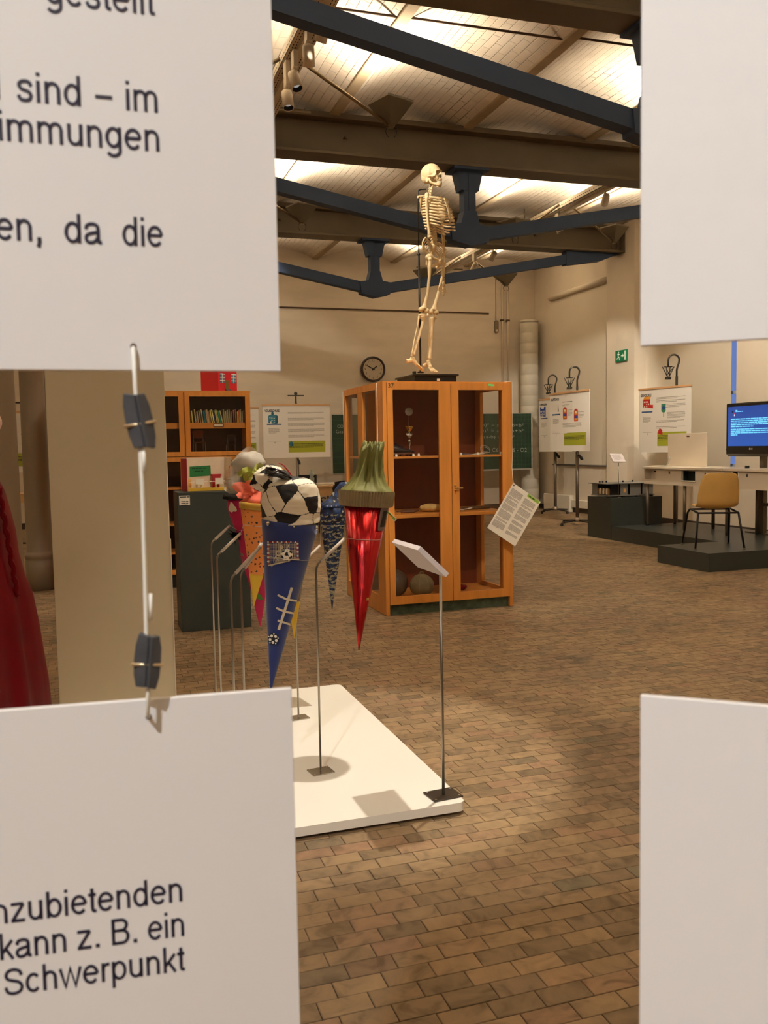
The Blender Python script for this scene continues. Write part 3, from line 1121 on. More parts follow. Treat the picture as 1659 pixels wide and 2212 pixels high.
_T, _B = 0.484, 0.038
GLYPH = {
    'n': (0.556, [[(0.112, 0), (0.112, 0.523)], _arc(0.278, 0.318, 0.166, 0.168, 180, 0) + [(0.444, 0)]]),
    'h': (0.556, [[(0.112, 0), (0.112, 0.718)], _arc(0.278, 0.318, 0.166, 0.168, 180, 0) + [(0.444, 0)]]),
    'm': (0.833, [[(0.109, 0), (0.109, 0.523)], _arc(0.262, 0.336, 0.153, 0.150, 180, 0) + [(0.415, 0)], _arc(0.568, 0.336, 0.153, 0.150, 180, 0) + [(0.721, 0)]]),
    'u': (0.556, [[(0.444, 0), (0.444, 0.523)], [(0.112, 0.523)] + _arc(0.278, 0.204, 0.166, 0.168, 180, 360)]),
    'i': (0.222, [[(0.111, 0), (0.111, 0.523)], [(0.111, 0.632), (0.111, 0.718)]]),
    'l': (0.222, [[(0.111, 0), (0.111, 0.718)]]),
    'd': (0.556, [[(0.444, 0), (0.444, 0.718)], _arc(0.262, 0.261, 0.184, 0.224, 0, 360, 28)]),
    'b': (0.556, [[(0.112, 0), (0.112, 0.718)], _arc(0.296, 0.261, 0.184, 0.224, 0, 360, 28)]),
    'p': (0.556, [[(0.112, -0.207), (0.112, 0.523)], _arc(0.296, 0.261, 0.184, 0.224, 0, 360, 28)]),
    'g': (0.556, [_arc(0.262, 0.268, 0.184, 0.216, 0, 360, 28), [(0.444, 0.523)] + _arc(0.260, -0.035, 0.184, 0.140, 0, -152)]),
    'e': (0.556, [[(0.08, 0.278), (0.482, 0.278)], _arc(0.280, 0.261, 0.202, 0.224, 4, 322, 26)]),
    'c': (0.500, [_arc(0.262, 0.261, 0.190, 0.224, 42, 320, 24)]),
    's': (0.500, [_spl([(0.420, 0.375), (0.370, 0.462), (0.250, 0.487), (0.130, 0.455), (0.098, 0.378), (0.150, 0.305), (0.250, 0.274), (0.362, 0.236), (0.408, 0.155), (0.370, 0.066), (0.250, 0.034), (0.122, 0.066), (0.072, 0.155)])]),
    'S': (0.667, [_spl([(0.572, 0.505), (0.520, 0.625), (0.335, 0.682), (0.160, 0.640), (0.105, 0.525), (0.165, 0.430), (0.335, 0.376), (0.500, 0.322), (0.575, 0.205), (0.515, 0.085), (0.335, 0.034), (0.145, 0.080), (0.080, 0.225)])]),
    't': (0.278, [_spl([(0.140, 0.660), (0.140, 0.40), (0.140, 0.12), (0.165, 0.052), (0.262, 0.042)]), [(0.012, 0.487), (0.258, 0.487)]]),
    'a': (0.556, [_spl([(0.082, 0.355), (0.120, 0.450), (0.255, 0.487), (0.390, 0.455), (0.428, 0.370), (0.428, 0.22), (0.430, 0.10), (0.455, 0.046), (0.525, 0.042)]), _spl([(0.428, 0.300), (0.350, 0.278), (0.205, 0.252), (0.105, 0.205), (0.080, 0.125), (0.125, 0.052), (0.215, 0.034), (0.335, 0.065), (0.420, 0.160)])]),
    'k': (0.500, [[(0.110, 0), (0.110, 0.718)], [(0.125, 0.185), (0.440, 0.510)], [(0.225, 0.300), (0.452, 0.005)]]),
    'r': (0.333, [[(0.112, 0), (0.112, 0.523)], _spl([(0.112, 0.270), (0.130, 0.390), (0.190, 0.462), (0.325, 0.478)])]),
    'w': (0.722, [[(0.045, 0.523), (0.205, 0.01), (0.361, 0.513), (0.517, 0.01), (0.677, 0.523)]]),
    'z': (0.500, [[(0.045, 0.482), (0.425, 0.482)], [(0.425, 0.482), (0.075, 0.041)], [(0.045, 0.041), (0.458, 0.041)]]),
    'B': (0.667, [[(0.120, 0), (0.120, 0.718)], [(0.120, 0.677), (0.37, 0.677)] + _arc(0.37, 0.532, 0.175, 0.145, 90, -90) + [(0.12, 0.387)], [(0.12, 0.387), (0.39, 0.387)] + _arc(0.39, 0.214, 0.190, 0.173, 90, -90) + [(0.12, 0.041)]]),
    ',': (0.278, [[(0.139, 0.104), (0.139, 0.0)], [(0.158, 0.03), (0.105, -0.14)]]),
    '.': (0.278, [[(0.139, 0.104), (0.139, 0.0)]]),
    '\u2013': (0.556, [[(0.0, 0.270), (0.556, 0.270)]]),
}


def grotesk(s_, size, m_, parent, M_, width=None, w=0.104):
    vs_, fs_ = [], []
    x_ = 0.0
    for ch in s_:
        adv, strokes = GLYPH[ch]
        for st in strokes:
            n_ = len(st)
            closed = n_ > 20 and math.hypot(st[0][0] - st[-1][0], st[0][1] - st[-1][1]) < 1e-4
            base_ = len(vs_)
            ww = w * (1.18 if ch in '.,' else 1.0)
            for k in range(n_):
                a_ = st[k - 1] if k else (st[-2] if closed else st[0])
                b_ = st[k + 1] if k < n_ - 1 else (st[1] if closed else st[-1])
                p_ = st[k]
                d1 = Vector((p_[0] - a_[0], p_[1] - a_[1]))
                d2 = Vector((b_[0] - p_[0], b_[1] - p_[1]))
                if d1.length < 1e-6:
                    d1 = d2
                if d2.length < 1e-6:
                    d2 = d1
                d1.normalize()
                d2.normalize()
                t_ = (d1 + d2).normalized()
                nn = Vector((-t_.y, t_.x))
                k_ = min(1.9, 1 / max(0.3, nn.dot(Vector((-d1.y, d1.x)))))
                thin = 1.0 - 0.16 * abs(t_.x)
                nn = nn * (ww / 2 * k_ * thin)
                vs_ += [(x_ + p_[0] + nn.x, p_[1] + nn.y, 0), (x_ + p_[0] - nn.x, p_[1] - nn.y, 0)]
            for k in range(n_ - 1):
                q_ = base_ + 2 * k
                fs_.append((q_, q_ + 1, q_ + 3, q_ + 2))
        x_ += adv
    xs = [v[0] for v in vs_]
    lo, hi = min(xs), max(xs)
    kx = (width / (hi - lo)) if width else size
    me = bpy.data.meshes.new('lettering')
    me.from_pydata([((v[0] - lo) * kx, v[1] * size, 0) for v in vs_], [], fs_)
    me.transform(M_)
    me.materials.append(m_)
    o_ = bpy.data.objects.new('lettering', me)
    COL.objects.link(o_)
    o_.parent = parent
    return o_


PL = Vector((0.1278, 0.6164, 1.4534))
PR = Vector((0.3309, 0.4873, 1.4601))


def board(name_label, P, deg, x0, z0, x1, z1, th=0.005):
    t = thing('text_board', name_label, 'sign board', tuple(P), 0)
    d = Vector((math.cos(R(deg)), math.sin(R(deg)), 0))
    M = frame_m(P, d, (0, 0, 1))            # local z points to the viewer
    mb = MB()
    mb.box((x0, z0, -th), (x1, z1, 0), bev=0.0004, M=M)
    mb.build('panel', M_BOARD, t, world=True)
    return t, Matrix.Translation(-P) @ M, M


def words_at(t, Ml, items):
    for (s, xl, xr, zb) in items:
        grotesk(s, 0.0262, M_TXT, t, Ml @ Matrix.Translation((xl, zb, 0.0003)), xr - xl)


t, Ml, Mw = board('upper white text board on the left, ending in the words da die', PL, -2, -0.44, 0.0, 0.0, 0.60)
words_at(t, Ml, [('gestellt', -0.1440, -0.0768, 0.2300), ('d', -0.1860, -0.1734, 0.1683), ('sind', -0.1636, -0.1252, 0.1683), ('\u2013', -0.1163, -0.1058, 0.1683), ('im', -0.0972, -0.0772, 0.1683),
                 ('immungen', -0.1752, -0.0770, 0.1433), ('en,', -0.1800, -0.1525, 0.0817), ('da', -0.1388, -0.1158, 0.0816), ('die', -0.1028, -0.0768, 0.0815)])
BOARD_TL = t
mb = MB()
mb.lathe([(0.0003, 0.0004), (0.0021, 0.0004)], 14, M=Mw @ Matrix.Translation((-0.0985, 0.0159, 0)), cap=False)
mb.build('cord_hole', M_HOLE, t, world=True)
PBL = PL + Vector((0.0016, 0, -0.2251))
t, Ml, Mb = board('lower white text board on the left, with the word Schwerpunkt', PBL, -5.5, -0.44, -0.60, 0.0, 0.0)
zz = 0.2251
words_at(t, Ml, [('nzubietenden', -0.2062, -0.0812, -0.3720 + zz), ('kann', -0.2030, -0.1602, -0.3975 + zz), ('z.', -0.1529, -0.1382, -0.3975 + zz), ('B.', -0.1300, -0.1130, -0.3975 + zz), ('ein', -0.1057, -0.0808, -0.3975 + zz),
                 ('Schwerpunkt', -0.2015, -0.0811, -0.4230 + zz)])
mb = MB()
mb.lathe([(0.0003, 0.0004), (0.0021, 0.0004)], 14, M=Mb @ Matrix.Translation((-0.0995, -0.0120, 0)), cap=False)
mb.build('cord_hole', M_HOLE, t, world=True)
t, Ml, Mq = board('blank upper white board at the right edge of the view', PR, -40, 0.0, 0.0, 0.36, 0.60)
t, Ml, Mq = board('blank lower white board at the right edge of the view', PR + Vector((0.0009, 0, -0.2242)), -40, 0.0, -0.62, 0.36, 0.0)

# cord with its two clamps
t = thing('clamped_string', 'white cord with two dark clamps joining the two left text boards', 'cord', tuple(PL + Vector((-0.098, 0, -0.11))))
pts = [Mw @ Vector(p) for p in ((-0.0985, 0.0159, -0.002), (-0.0985, 0.0140, 0.0022), (-0.0982, -0.012, 0.0028), (-0.0968, -0.034, 0.003), (-0.0962, -0.075, 0.003), (-0.0966, -0.13, 0.003), (-0.0972, -0.180, 0.003), (-0.0974, -0.215, 0.003), (-0.0985, -0.2330, 0.003))]
pts.append(Mb @ Vector((-0.0995, -0.0118, 0.0015)))
mb = MB()
mb.tube(pts, 0.0015, 8)
mb.build('cord', M_CORD, t, world=True)
for pair in ('a', 'b'):
    mb = MB()
    mb.tube([Mw @ Vector(p) for p in (((-0.0938, -0.168, 0.004), (-0.0935, -0.150, 0.004)) if pair == 'a' else ((-0.0945, -0.052, 0.004), (-0.0942, -0.068, 0.004)))], 0.0013, 6)
    mb.build('cord_end', M_CORD, t, world=True)
#[Mw @ Vector(p) for p in ((-0.0945, -0.052, 0.004), (-0.0942, -0.068, 0.004))], 0.0013, 6)
for (cx, cz, tilt, opn) in ((-0.0965, -0.0337, 9, 1), (-0.0972, -0.1958, -6, -1)):
    Mc_ = Mw @ Matrix.Translation((cx, cz, 0.004)) @ Matrix.Rotation(R(tilt), 4, 'Z')
    for s in (-1, 1):
        mb = MB()
        Mp = Mc_ @ Matrix.Translation((s * 0.0040, -0.001 * s, 0)) @ Matrix.Rotation(R(s * 26 + 8), 4, 'Y')
        out = [(0.0052 * math.cos(a), 0.0205 * math.sin(a)) for a in [2 * PI * k / 20 for k in range(20)]]
        hh = 0.0185
        prof = [(-0.0046, -hh + 0.002 * (s > 0)), (0.0024, -hh), (0.0040, -hh * 0.55), (0.0045, 0), (0.0040, hh * 0.55), (0.0024, hh), (-0.0046, hh - 0.002 * (s < 0))]
        if s < 0:
            prof = [(-a, b) for a, b in prof]
        mb.prism([(a, b, -0.0022) for a, b in prof], (0, 0, 0.0044), M=Mp)
        bmesh.ops.bevel(mb.bm, geom=mb.bm.edges[:], offset=0.0006, segments=1, affect='EDGES')
        mb.build('clamp_plate', M_CLAMP, t, world=True)
    mb = MB()
    mb.tube([Mc_ @ Vector((-0.0105, -0.002, 0.002)), Mc_ @ Vector((0.0105, -0.002, 0.002))], 0.0011, 8)
    mb.build('pin', M_BRASS, t, world=True)

# ================================================================== partition screen and red costume on the left
M_SCREEN = mat('beige_screen_fabric', (206, 194, 166), 0.8, var=0.03, scale=3, bump=0.05, bscale=400)
M_SCEDGE = mat('pale_screen_edge', (226, 216, 196), 0.5)
a = on_y(128.5, 1514, 3.9)
b = on_y(379.8, 1514, 3.9)
t = thing('partition_screen', 'tall plain beige partition screen behind the left cord', 'screen', ((a.x + b.x) / 2, 3.91, 0))
mb = MB()
mb.box((a.x, 3.90, 0.02), (b.x, 3.925, 2.35), bev=0.002)
mb.build('fabric_panel', M_SCREEN, t, world=True)
mb = MB()
mb.box((b.x - 0.0005, 3.899, 0.02), (b.x + 0.004, 3.927, 1.02))
mb.build('edge_strip', M_SCEDGE, t, world=True)
mb = MB()
for xx in (a.x + 0.08, b.x - 0.08):
    mb.box((xx - 0.03, 3.78, 0.0), (xx + 0.03, 4.05, 0.02), bev=0.003)
mb.build('foot_plate', M_METALG, t, world=True)

M_RED = mat('dark_red_satin', (104, 0, 12), 0.5, var=0.12, scale=6)
M_RED.node_tree.nodes['Principled BSDF'].inputs['Specular IOR Level'].default_value = 0.18
M_SKIN = mat('mannequin_pink', (226, 190, 176), 0.5)
YR = 2.9
t = thing('red_costume', 'dark red draped costume with braided cords on a dummy at the left edge', 'costume', (-0.62, YR, 0))
cx = -0.60
prof = []
for (px_, py_) in ((-30, 985), (-12, 1010), (0, 1042), (10, 1062), (20, 1100), (31, 1146), (36, 1195), (47, 1240), (63, 1285), (73, 1345), (80, 1400), (90, 1470), (96, 1530), (106, 1600), (114, 1660)):
    p = on_y(px_, py_, YR)
    prof.append((max(0.03, p.x - cx), p.z))
prof.append((prof[-1][0] + 0.01, 0.005))


def folds(a_, r, z):
    k = min(1.0, max(0.0, (1.35 - z) / 0.6))
    return r * (1 + k * (0.03 * math.sin(7 * a_ + 1.5 * math.sin(2.3 * z)) + 0.016 * math.sin(16 * a_ + 2 * z) + 0.008 * math.sin(29 * a_))) if r > 0.05 else r


mb = MB()
mb.lathe([(r, z) for r, z in reversed(prof)], 120, M=Matrix.Translation((cx, YR, 0)), f=folds)
mb.build('gown', M_RED, t, world=True)
mb = MB()
p0 = on_y(0, 1050, YR)
for q, (ox, tw) in enumerate(((0.0, 0.0), (0.014, 1.6))):
    pts = []
    for k in range(40):
        u = k / 39
        px_ = -4 + 42 * u + 4 * ox * 100 * (1 - u) * 0.4
        py_ = 1052 + 235 * u
        pp = on_y(px_ + 3.0 * math.sin(k * 1.1 + tw), py_, YR - 0.14 + 0.03 * u)
        pts.append(pp)
    mb.tube(pts, 0.006, 6)
mb.build('braided_cord', M_RED, t, world=True)
mb = MB()
mb.ball((cx, YR, 1.50), (0.085, 0.10, 0.12))
mb.tube([(cx, YR, 1.28), (cx, YR, 1.45)], [0.06, 0.045], 16)
pk = on_y(-3, 912, YR)
mb.ball((pk.x - 0.02, pk.y, pk.z), (0.03, 0.03, 0.035))
mb.tube([(cx, YR, 1.45), (pk.x - 0.02, pk.y, pk.z)], 0.02, 8)
mb.build('dummy_head', M_SKIN, t, world=True)

# ================================================================== white platform
M_WHITE = mat('white_lacquer', (236, 232, 222), 0.32, spec=0.5)
ZT = 0.048
pn = on_z(990, 1731, ZT)
pf_ = on_z(741, 1477, ZT)
PXR = (pn.x + pf_.x) / 2 + 0.004
PY0, PY1 = pn.y - 0.015, pf_.y
pts = []
rr = 0.03
for (cx_, cy_, a0) in ((PXR - rr, PY0 + rr, -90), (PXR - rr, PY1 - rr, 0), (-0.25 + rr, PY1 - rr, 90), (-0.25 + rr, PY0 + rr, 180)):
    for k in range(6):
        an = R(a0 + 18 * k)
        pts.append((cx_ + rr * math.cos(an), cy_ + rr * math.sin(an), 0.014))
t = thing('display_platform', 'low white rectangular platform on the floor carrying the cone stands', 'platform', ((PXR - 0.25) / 2, (PY0 + PY1) / 2, 0))
mb = MB()
mb.prism(pts, (0, 0, ZT - 0.014))
mb.build('slab', M_WHITE, t, world=True)
mb = MB()
mb.box((-0.2, PY0 + 0.05, 0), (PXR - 0.05, PY1 - 0.05, 0.014))
mb.build('shadow_gap_block', M_INK, t, world=True)  # black block filling the gap below the slab, standing in for its shadow

M_CHROME = mat('steel_rod', (150, 142, 130), 0.28, 0.9)
M_SLEEVE = mat('pale_plastic_sleeve', (200, 186, 170), 0.5)
M_DPLATE = mat('dark_steel_plate', (74, 68, 60), 0.35, 0.7)
M_SCREW = mat('screw_head', (190, 180, 165), 0.3, 0.8)
M_WIRE = mat('thin_silver_wire', (205, 198, 188), 0.3, 0.7)


def cone_stand(bx, by, bend, end, label, plate_m, turn=8, wire=None):
    """bend, end: world points of the rod's bend and of the arm's tip."""
    t = thing('cone_stand', label, 'stand', (bx, by, ZT), 0, 'bent steel stands holding the school cones')
    Mp = Matrix.Translation((bx, by, ZT)) @ Matrix.Rotation(R(turn), 4, 'Z')
    mb = MB()
    mb.box((-0.048, -0.04, 0), (0.048, 0.04, 0.005), bev=0.001, M=Mp)
    mb.build('base_plate', plate_m, t, world=True)
    for sx, sy in ((-1, -1), (1, -1), (1, 1), (-1, 1)):
        mb = MB()
        mb.lathe([(0.003, 0.005), (0.003, 0.0062), (0.001, 0.0068)], 8, M=Mp @ Matrix.Translation((sx * 0.039, sy * 0.031, 0)))
        mb.build('screw', M_SCREW, t, world=True)
    bend, end = Vector(bend), Vector(end)
    d = (end - bend).normalized()
    up = Vector((0, 0, 1))
    pts = [Vector((bx, by, ZT + 0.004)), Vector((bend.x, bend.y, bend.z - 0.03)), bend - up * 0.010 + d * 0.003, bend + d * 0.012, bend + d * 0.03]
    mb = MB()
    mb.tube(pts + [end], 0.0046, 8)
    mb.build('rod', M_CHROME, t, world=True)
    mb = MB()
    mb.tube([bend + d * 0.028, end], 0.0068, 8)
    mb.build('sleeve', M_SLEEVE, t, world=True)
    if wire:
        mb = MB()
        mb.tube([Vector(w) for w in wire], 0.0012, 5)
        mb.build('wire', M_WIRE, t, world=True)
    return t


class Cone:
    """a school cone hanging point down; top centre, tip, radius."""

    def __init__(s, top, tip, r):
        s.top, s.tip, s.r = Vector(top), Vector(tip), r
        s.ax = (s.top - s.tip)
        s.L = s.ax.length
        s.ax.normalize()
        c = (s.top + s.tip) / 2
        v = EYE - c
        s.toc = (v - s.ax * v.dot(s.ax)).normalized()
        s.rt = (s.toc.cross(s.ax)).normalized()
        if s.rt.dot(RT) < 0:
            s.rt = -s.rt

    def pt(s, u, ang, off=0.0):
        """u: 0 at the tip, 1 at the rim; ang: 0 towards the viewer, + to the viewer's right."""
        rr_ = s.r * u + off
        return s.tip + s.ax * (s.L * u) + (s.toc * math.cos(ang) + s.rt * math.sin(ang)) * rr_

    def M(s):
        return Matrix(((s.rt.x, -s.toc.x, s.ax.x, s.tip.x), (s.rt.y, -s.toc.y, s.ax.y, s.tip.y), (s.rt.z, -s.toc.z, s.ax.z, s.tip.z), (0, 0, 0, 1)))

    def at(s, a, b, off=0.001):
        """the point of the cone's surface that shows at a photograph point."""
        d = ray(a, b)
        lo = None
        n = s.toc
        tt = ((s.top - EYE).dot(n)) / d.dot(n)
        for it in range(12):
            P = EYE + d * tt
            u = (P - s.tip).dot(s.ax) / s.L
            x = (P - s.tip - s.ax * (u * s.L)).dot(s.rt)
            rr_ = max(1e-4, s.r * u + off)
            h = math.sqrt(max(0.0, rr_ * rr_ - x * x))
            tt = (((s.tip + s.ax * (u * s.L)) + n * h - EYE).dot(n)) / d.dot(n)
        P = EYE + d * tt
        u = (P - s.tip).dot(s.ax) / s.L
        x = (P - s.tip - s.ax * (u * s.L)).dot(s.rt)
        return u, math.asin(max(-1, min(1, x / max(1e-4, s.r * u + off))))

    def shell(s, m, parent, u0=0.012, u1=1.0, name='paper_cone', n=48):
        mb = MB()
        prof = [(max(0.002, s.r * u), s.L * u) for u in [u0 + (u1 - u0) * k / 16 for k in range(17)]]
        mb.lathe(prof, n, M=s.M())
        return mb.build(name, m, parent, world=True)

    def patch(s, mb, pts, mi=0, off=0.0015, sub=1):
        """pts: (u, ang) outline laid on the surface, as a fan about its centre."""
        cu = sum(p[0] for p in pts) / len(pts)
        ca = sum(p[1] for p in pts) / len(pts)
        c = mb.bm.verts.new(s.pt(cu, ca, off))
        vs_ = [mb.bm.verts.new(s.pt(p[0], p[1], off)) for p in pts]
        for k in range(len(vs_)):
            f = mb.bm.faces.new([c, vs_[k], vs_[(k + 1) % len(vs_)]])
            f.material_index = mi

    def pix(s, mb, pts, mi=0, off=0.0015):
        s.patch(mb, [s.at(a, b) for a, b in pts], mi, off)

    def strip(s, mb, p, q, w, mi=0, off=0.002, n=6):
        """a band of width w (pixels of the photograph) from p to q on the surface."""
        dx, dy = q[0] - p[0], q[1] - p[1]
        L = math.hypot(dx, dy)
        nx, ny = -dy / L * w / 2, dx / L * w / 2
        prev = None
        for k in range(n + 1):
            x, y = p[0] + dx * k / n, p[1] + dy * k / n
            A = mb.bm.verts.new(s.pt(*s.at(x + nx, y + ny), off))
            B = mb.bm.verts.new(s.pt(*s.at(x - nx, y - ny), off))
            if prev:
                f = mb.bm.faces.new([prev[0], A, B, prev[1]])
                f.material_index = mi
            prev = (A, B)


def soccer_faces():
    ph = (1 + 5 ** 0.5) / 2
    P = []
    for a in (-1, 1):
        for b in (-ph, ph):
            P += [Vector((0, a, b)), Vector((a, b, 0)), Vector((b, 0, a))]
    P = [p.normalized() for p in P]
    H = []
    ph2 = 1 / ph
    for a in (-1, 1):
        for b in (-1, 1):
            for c in (-1, 1):
                H.append(Vector((a, b, c)))
    for a in (-1, 1):
        for b in (-1, 1):
            H += [Vector((a * ph2, b * ph, 0)), Vector((0, a * ph2, b * ph)), Vector((a * ph, 0, b * ph2))]
    return P, [h.normalized() for h in H]


SP, SH = soccer_faces()


def soccer_class(d):
    """0 white, 1 black, 2 seam for a direction on the ball."""
    bp_ = max(d.dot(p) for p in SP)
    hs = sorted((d.dot(p) for p in SH), reverse=True)
    # weights chosen so that the pentagon borders fall where those of a stitched ball do
    kp = 1.0
    a = bp_ * kp
    if a > hs[0]:
        return 1
    return 2 if hs[0] - hs[1] < 0.0085 else 0


def soccer_ball(mb, c, rad, rot, fn=None, sub=6, mats_off=0):
    bm2 = bmesh.new()
    bmesh.ops.create_icosphere(bm2, subdivisions=sub, radius=1.0)
    bm2.normal_update()
    inv = rot.inverted()
    for f in bm2.faces:
        f.material_index = mats_off + soccer_class((inv @ f.calc_center_median()).normalized())
        f.smooth = True
    for v in bm2.verts:
        p = Vector(v.co)
        seam = 0.0
        p = p * 1.0
        if fn:
            p = fn(p)
        v.co = Vector((p.x * rad[0], p.y * rad[1], p.z * rad[2])) + Vector(c)
    mb._merge(bm2, None, None, True)


M_BLUEF = mat('royal_blue_felt', (26, 44, 104), 0.8, var=0.10, scale=5)
M_BLUEF.node_tree.nodes['Principled BSDF'].inputs['Sheen Weight'].default_value = 0.3
M_FWHITE = mat('white_cotton', (236, 226, 205), 0.7)
M_FBLACK = mat('black_cotton', (14, 12, 14), 0.6)
M_SEAM = mat('seam_thread', (40, 30, 28), 0.8)
M_BELL = mat('silver_bell', (216, 206, 190), 0.18, 1.0)
M_RIBBON = mat('glossy_black_ribbon', (16, 13, 15), 0.22, coat=0.6)
M_CREAM = mat('cream_felt', (206, 192, 164), 0.8)
M_REDP = mat('red_trim', (168, 30, 36), 0.6)
M_NETM = mat('net_fabric', (150, 136, 118), 0.8, var=0.2, scale=220)

# --- stands and the lectern-like label plate
st_red = (0.8630 + 0.0, 3.5605)
b0 = on_z(693, 1667, ZT)
bend = on_y(688, 1222, b0.y)
bend.x = b0.x
end = on_y(745, 1163, b0.y)
Y_RED = b0.y + 0.09
red = Cone(on_y(792, 1064, Y_RED), on_y(775, 1408, Y_RED), 0.5 * (on_y(844, 1064, Y_RED).x - on_y(740, 1064, Y_RED).x) * 1.02)
w = [end] + [red.pt(0.715, an, 0.002) for an in [R(-60 + 12 * k) for k in range(11)]]
cone_stand(b0.x, b0.y, bend, end, 'bent steel stand holding the red cone, on the chrome plate nearest the front edge', mat('polished_plate', (196, 190, 178), 0.12, 0.9), 8, w)

b1 = on_z(645, 1551, ZT)
bend = on_y(641, 1232, b1.y)
bend.x = b1.x
end = on_y(692, 1178, b1.y)
Y_NAVY = b1.y + 0.10
navy = Cone(on_y(719, 1096, Y_NAVY), on_y(717.5, 1318, Y_NAVY), 0.5 * (on_y(749, 1096, Y_NAVY).x - on_y(689, 1096, Y_NAVY).x))
w = [end] + [navy.pt(0.83, R(-75 + 15 * k), 0.002) for k in range(11)]
cone_stand(b1.x, b1.y, bend, end, 'bent steel stand half hidden by the football cone, rear chrome plate', bpy.data.materials['polished_plate'], 8, w)

for (px_, py_, zb_, epx, epy, lb) in ((456, 1173, 0.93, 497, 1135, 'bent steel stand farthest left, its sleeve reaching over the magenta cone'),
                                     (468, 1201, 0.90, 520, 1152, 'bent steel stand second from the left, tied to the orange cone'),
                                     (498, 1250, 0.90, 563, 1180, 'bent steel stand third from the left, tied to the football cone'),
                                     (520, 1240, 0.89, 566, 1173, 'bent steel stand whose sleeve crosses just behind the football cone stand')):
    bp0 = on_z(px_, py_, zb_)
    e = on_y(epx, epy, bp0.y)
    cone_stand(bp0.x, bp0.y, bp0, e, lb, bpy.data.materials['polished_plate'], 5)
    if epx == 566:
        END4 = e
    if epx == 563:
        END_BLUE = e
        Y3 = bp0.y
    if epx == 520:
        END_OR, Y2 = e, bp0.y
    if epx == 497:
        END_PINK, Y1_ = e, bp0.y

bp0 = on_z(958, 1719, ZT)
t = thing('label_lectern', 'white tilted label plate on a thin steel rod at the platform corner', 'sign stand', (bp0.x, bp0.y, ZT))
mb = MB()
mb.box((-0.062, -0.05, 0), (0.062, 0.05, 0.006), bev=0.0012, M=Matrix.Translation((bp0.x, bp0.y + 0.005, ZT)) @ Matrix.Rotation(R(6), 4, 'Z'))
mb.build('base_plate', M_DPLATE, t, world=True)
for sx, sy in ((-1, -1), (1, -1), (1, 1), (-1, 1)):
    mb = MB()
    mb.lathe([(0.004, 0.006), (0.0038, 0.0072), (0.001, 0.008)], 8, M=Matrix.Translation((bp0.x, bp0.y + 0.005, ZT)) @ Matrix.Rotation(R(6), 4, 'Z') @ Matrix.Translation((sx * 0.05, sy * 0.038, 0)))
    mb.build('screw', M_SCREW, t, world=True)
top = on_y(943, 1232, bp0.y)
mb = MB()
mb.tube([(bp0.x, bp0.y, ZT), (bp0.x, bp0.y, top.z)], 0.0058, 10)
mb.build('rod', M_CHROME, t, world=True)
M_LABELP = mat('lilac_white_board', (214, 204, 202), 0.6)
# plate: level edges run along the hall, the readable face looks up and towards the window wall
Y0_ = bp0.y - 0.075
B = on_y(902, 1188.6, Y0_)
C_ = on_y(963, 1247, Y0_)
ex = (C_ - B).normalized()
Lx = (C_ - B).length
Ly = on_x(846, 1169, B.x).y - Y0_
ey = Vector((0, 1, 0))
nz_ = ex.cross(ey).normalized()
if nz_.z < 0:
    nz_ = -nz_
Mp = Matrix(((ex.x, ey.x, nz_.x, B.x), (ex.y, ey.y, nz_.y, B.y), (ex.z, ey.z, nz_.z, B.z), (0, 0, 0, 1)))
mb = MB()
mb.box((0, 0, 0), (Lx, Ly, 0.019), bev=0.0006, M=Mp)
mb.build('label_plate', M_LABELP, t, world=True)
mb = MB()
word_lines(mb, Mp @ Matrix.Translation((0.02, 0.02, 0.019)), 0, 0.1, Lx - 0.05, 8, 0.012, 0.004, z=0.0006)
mb.build('print', M_INK, t, world=True)

# --- red foil cone with green crepe
M_FOIL = mat('red_foil', (188, 16, 24), 0.2, 0.75, coat=0.5)
nt_ = NT(M_FOIL)
wv = nt_.n('ShaderNodeTexNoise', i_Scale=3.0, i_Detail=2.0)
mpn = nt_.n('ShaderNodeMapping')
mpn.inputs['Scale'].default_value = (14, 14, 1.0)
tcn = nt_.n('ShaderNodeTexCoord')
nt_.l(tcn.outputs['Object'], mpn.inputs[0])
nt_.l(mpn.outputs[0], wv.inputs['Vector'])
bpn = nt_.n('ShaderNodeBump', i_Strength=0.4, i_Distance=0.01)
nt_.l(wv.outputs['Fac'], bpn.inputs['Height'])
nt_.l(bpn.outputs[0], nt_.b.inputs['Normal'])
M_CREPE = mat('olive_crepe', (112, 112, 56), 0.7, var=0.15, scale=25)
M_CREPEB = mat('olive_ribbed_band', (146, 130, 98), 0.75, var=0.12, scale=30)
t = thing('school_cone', 'shiny red foil school cone with olive crepe top', 'school cone', tuple(red.tip))
mb = MB()
mb.lathe([(max(0.002, red.r * u), red.L * u) for u in (0.012, 0.3, 0.6, 0.96)], 9, M=red.M() @ Matrix.Rotation(R(8), 4, 'Z'), sm=False)
bmesh.ops.bevel(mb.bm, geom=[e_ for e_ in mb.bm.edges if len(e_.link_faces) == 2 and abs((e_.verts[0].co - e_.verts[1].co).normalized().dot(red.ax)) > 0.7], offset=0.006, segments=2, affect='EDGES')
for f_ in mb.bm.faces:
    f_.smooth = True
mb.build('foil_cone', M_FOIL, t, world=True)


def ribs(a_, r, z):
    return r * (1.0 + 0.045 * math.sin(a_ * 52))


mb = MB()
mb.lathe([(red.r * 0.955, red.L * 0.915), (red.r * 1.02, red.L * 0.925), (red.r * 1.06, red.L * 1.0), (red.r * 1.05, red.L * 1.012)], 364, M=red.M(), f=ribs, cap=False)
mb.build('ribbed_band', M_CREPEB, t, world=True)


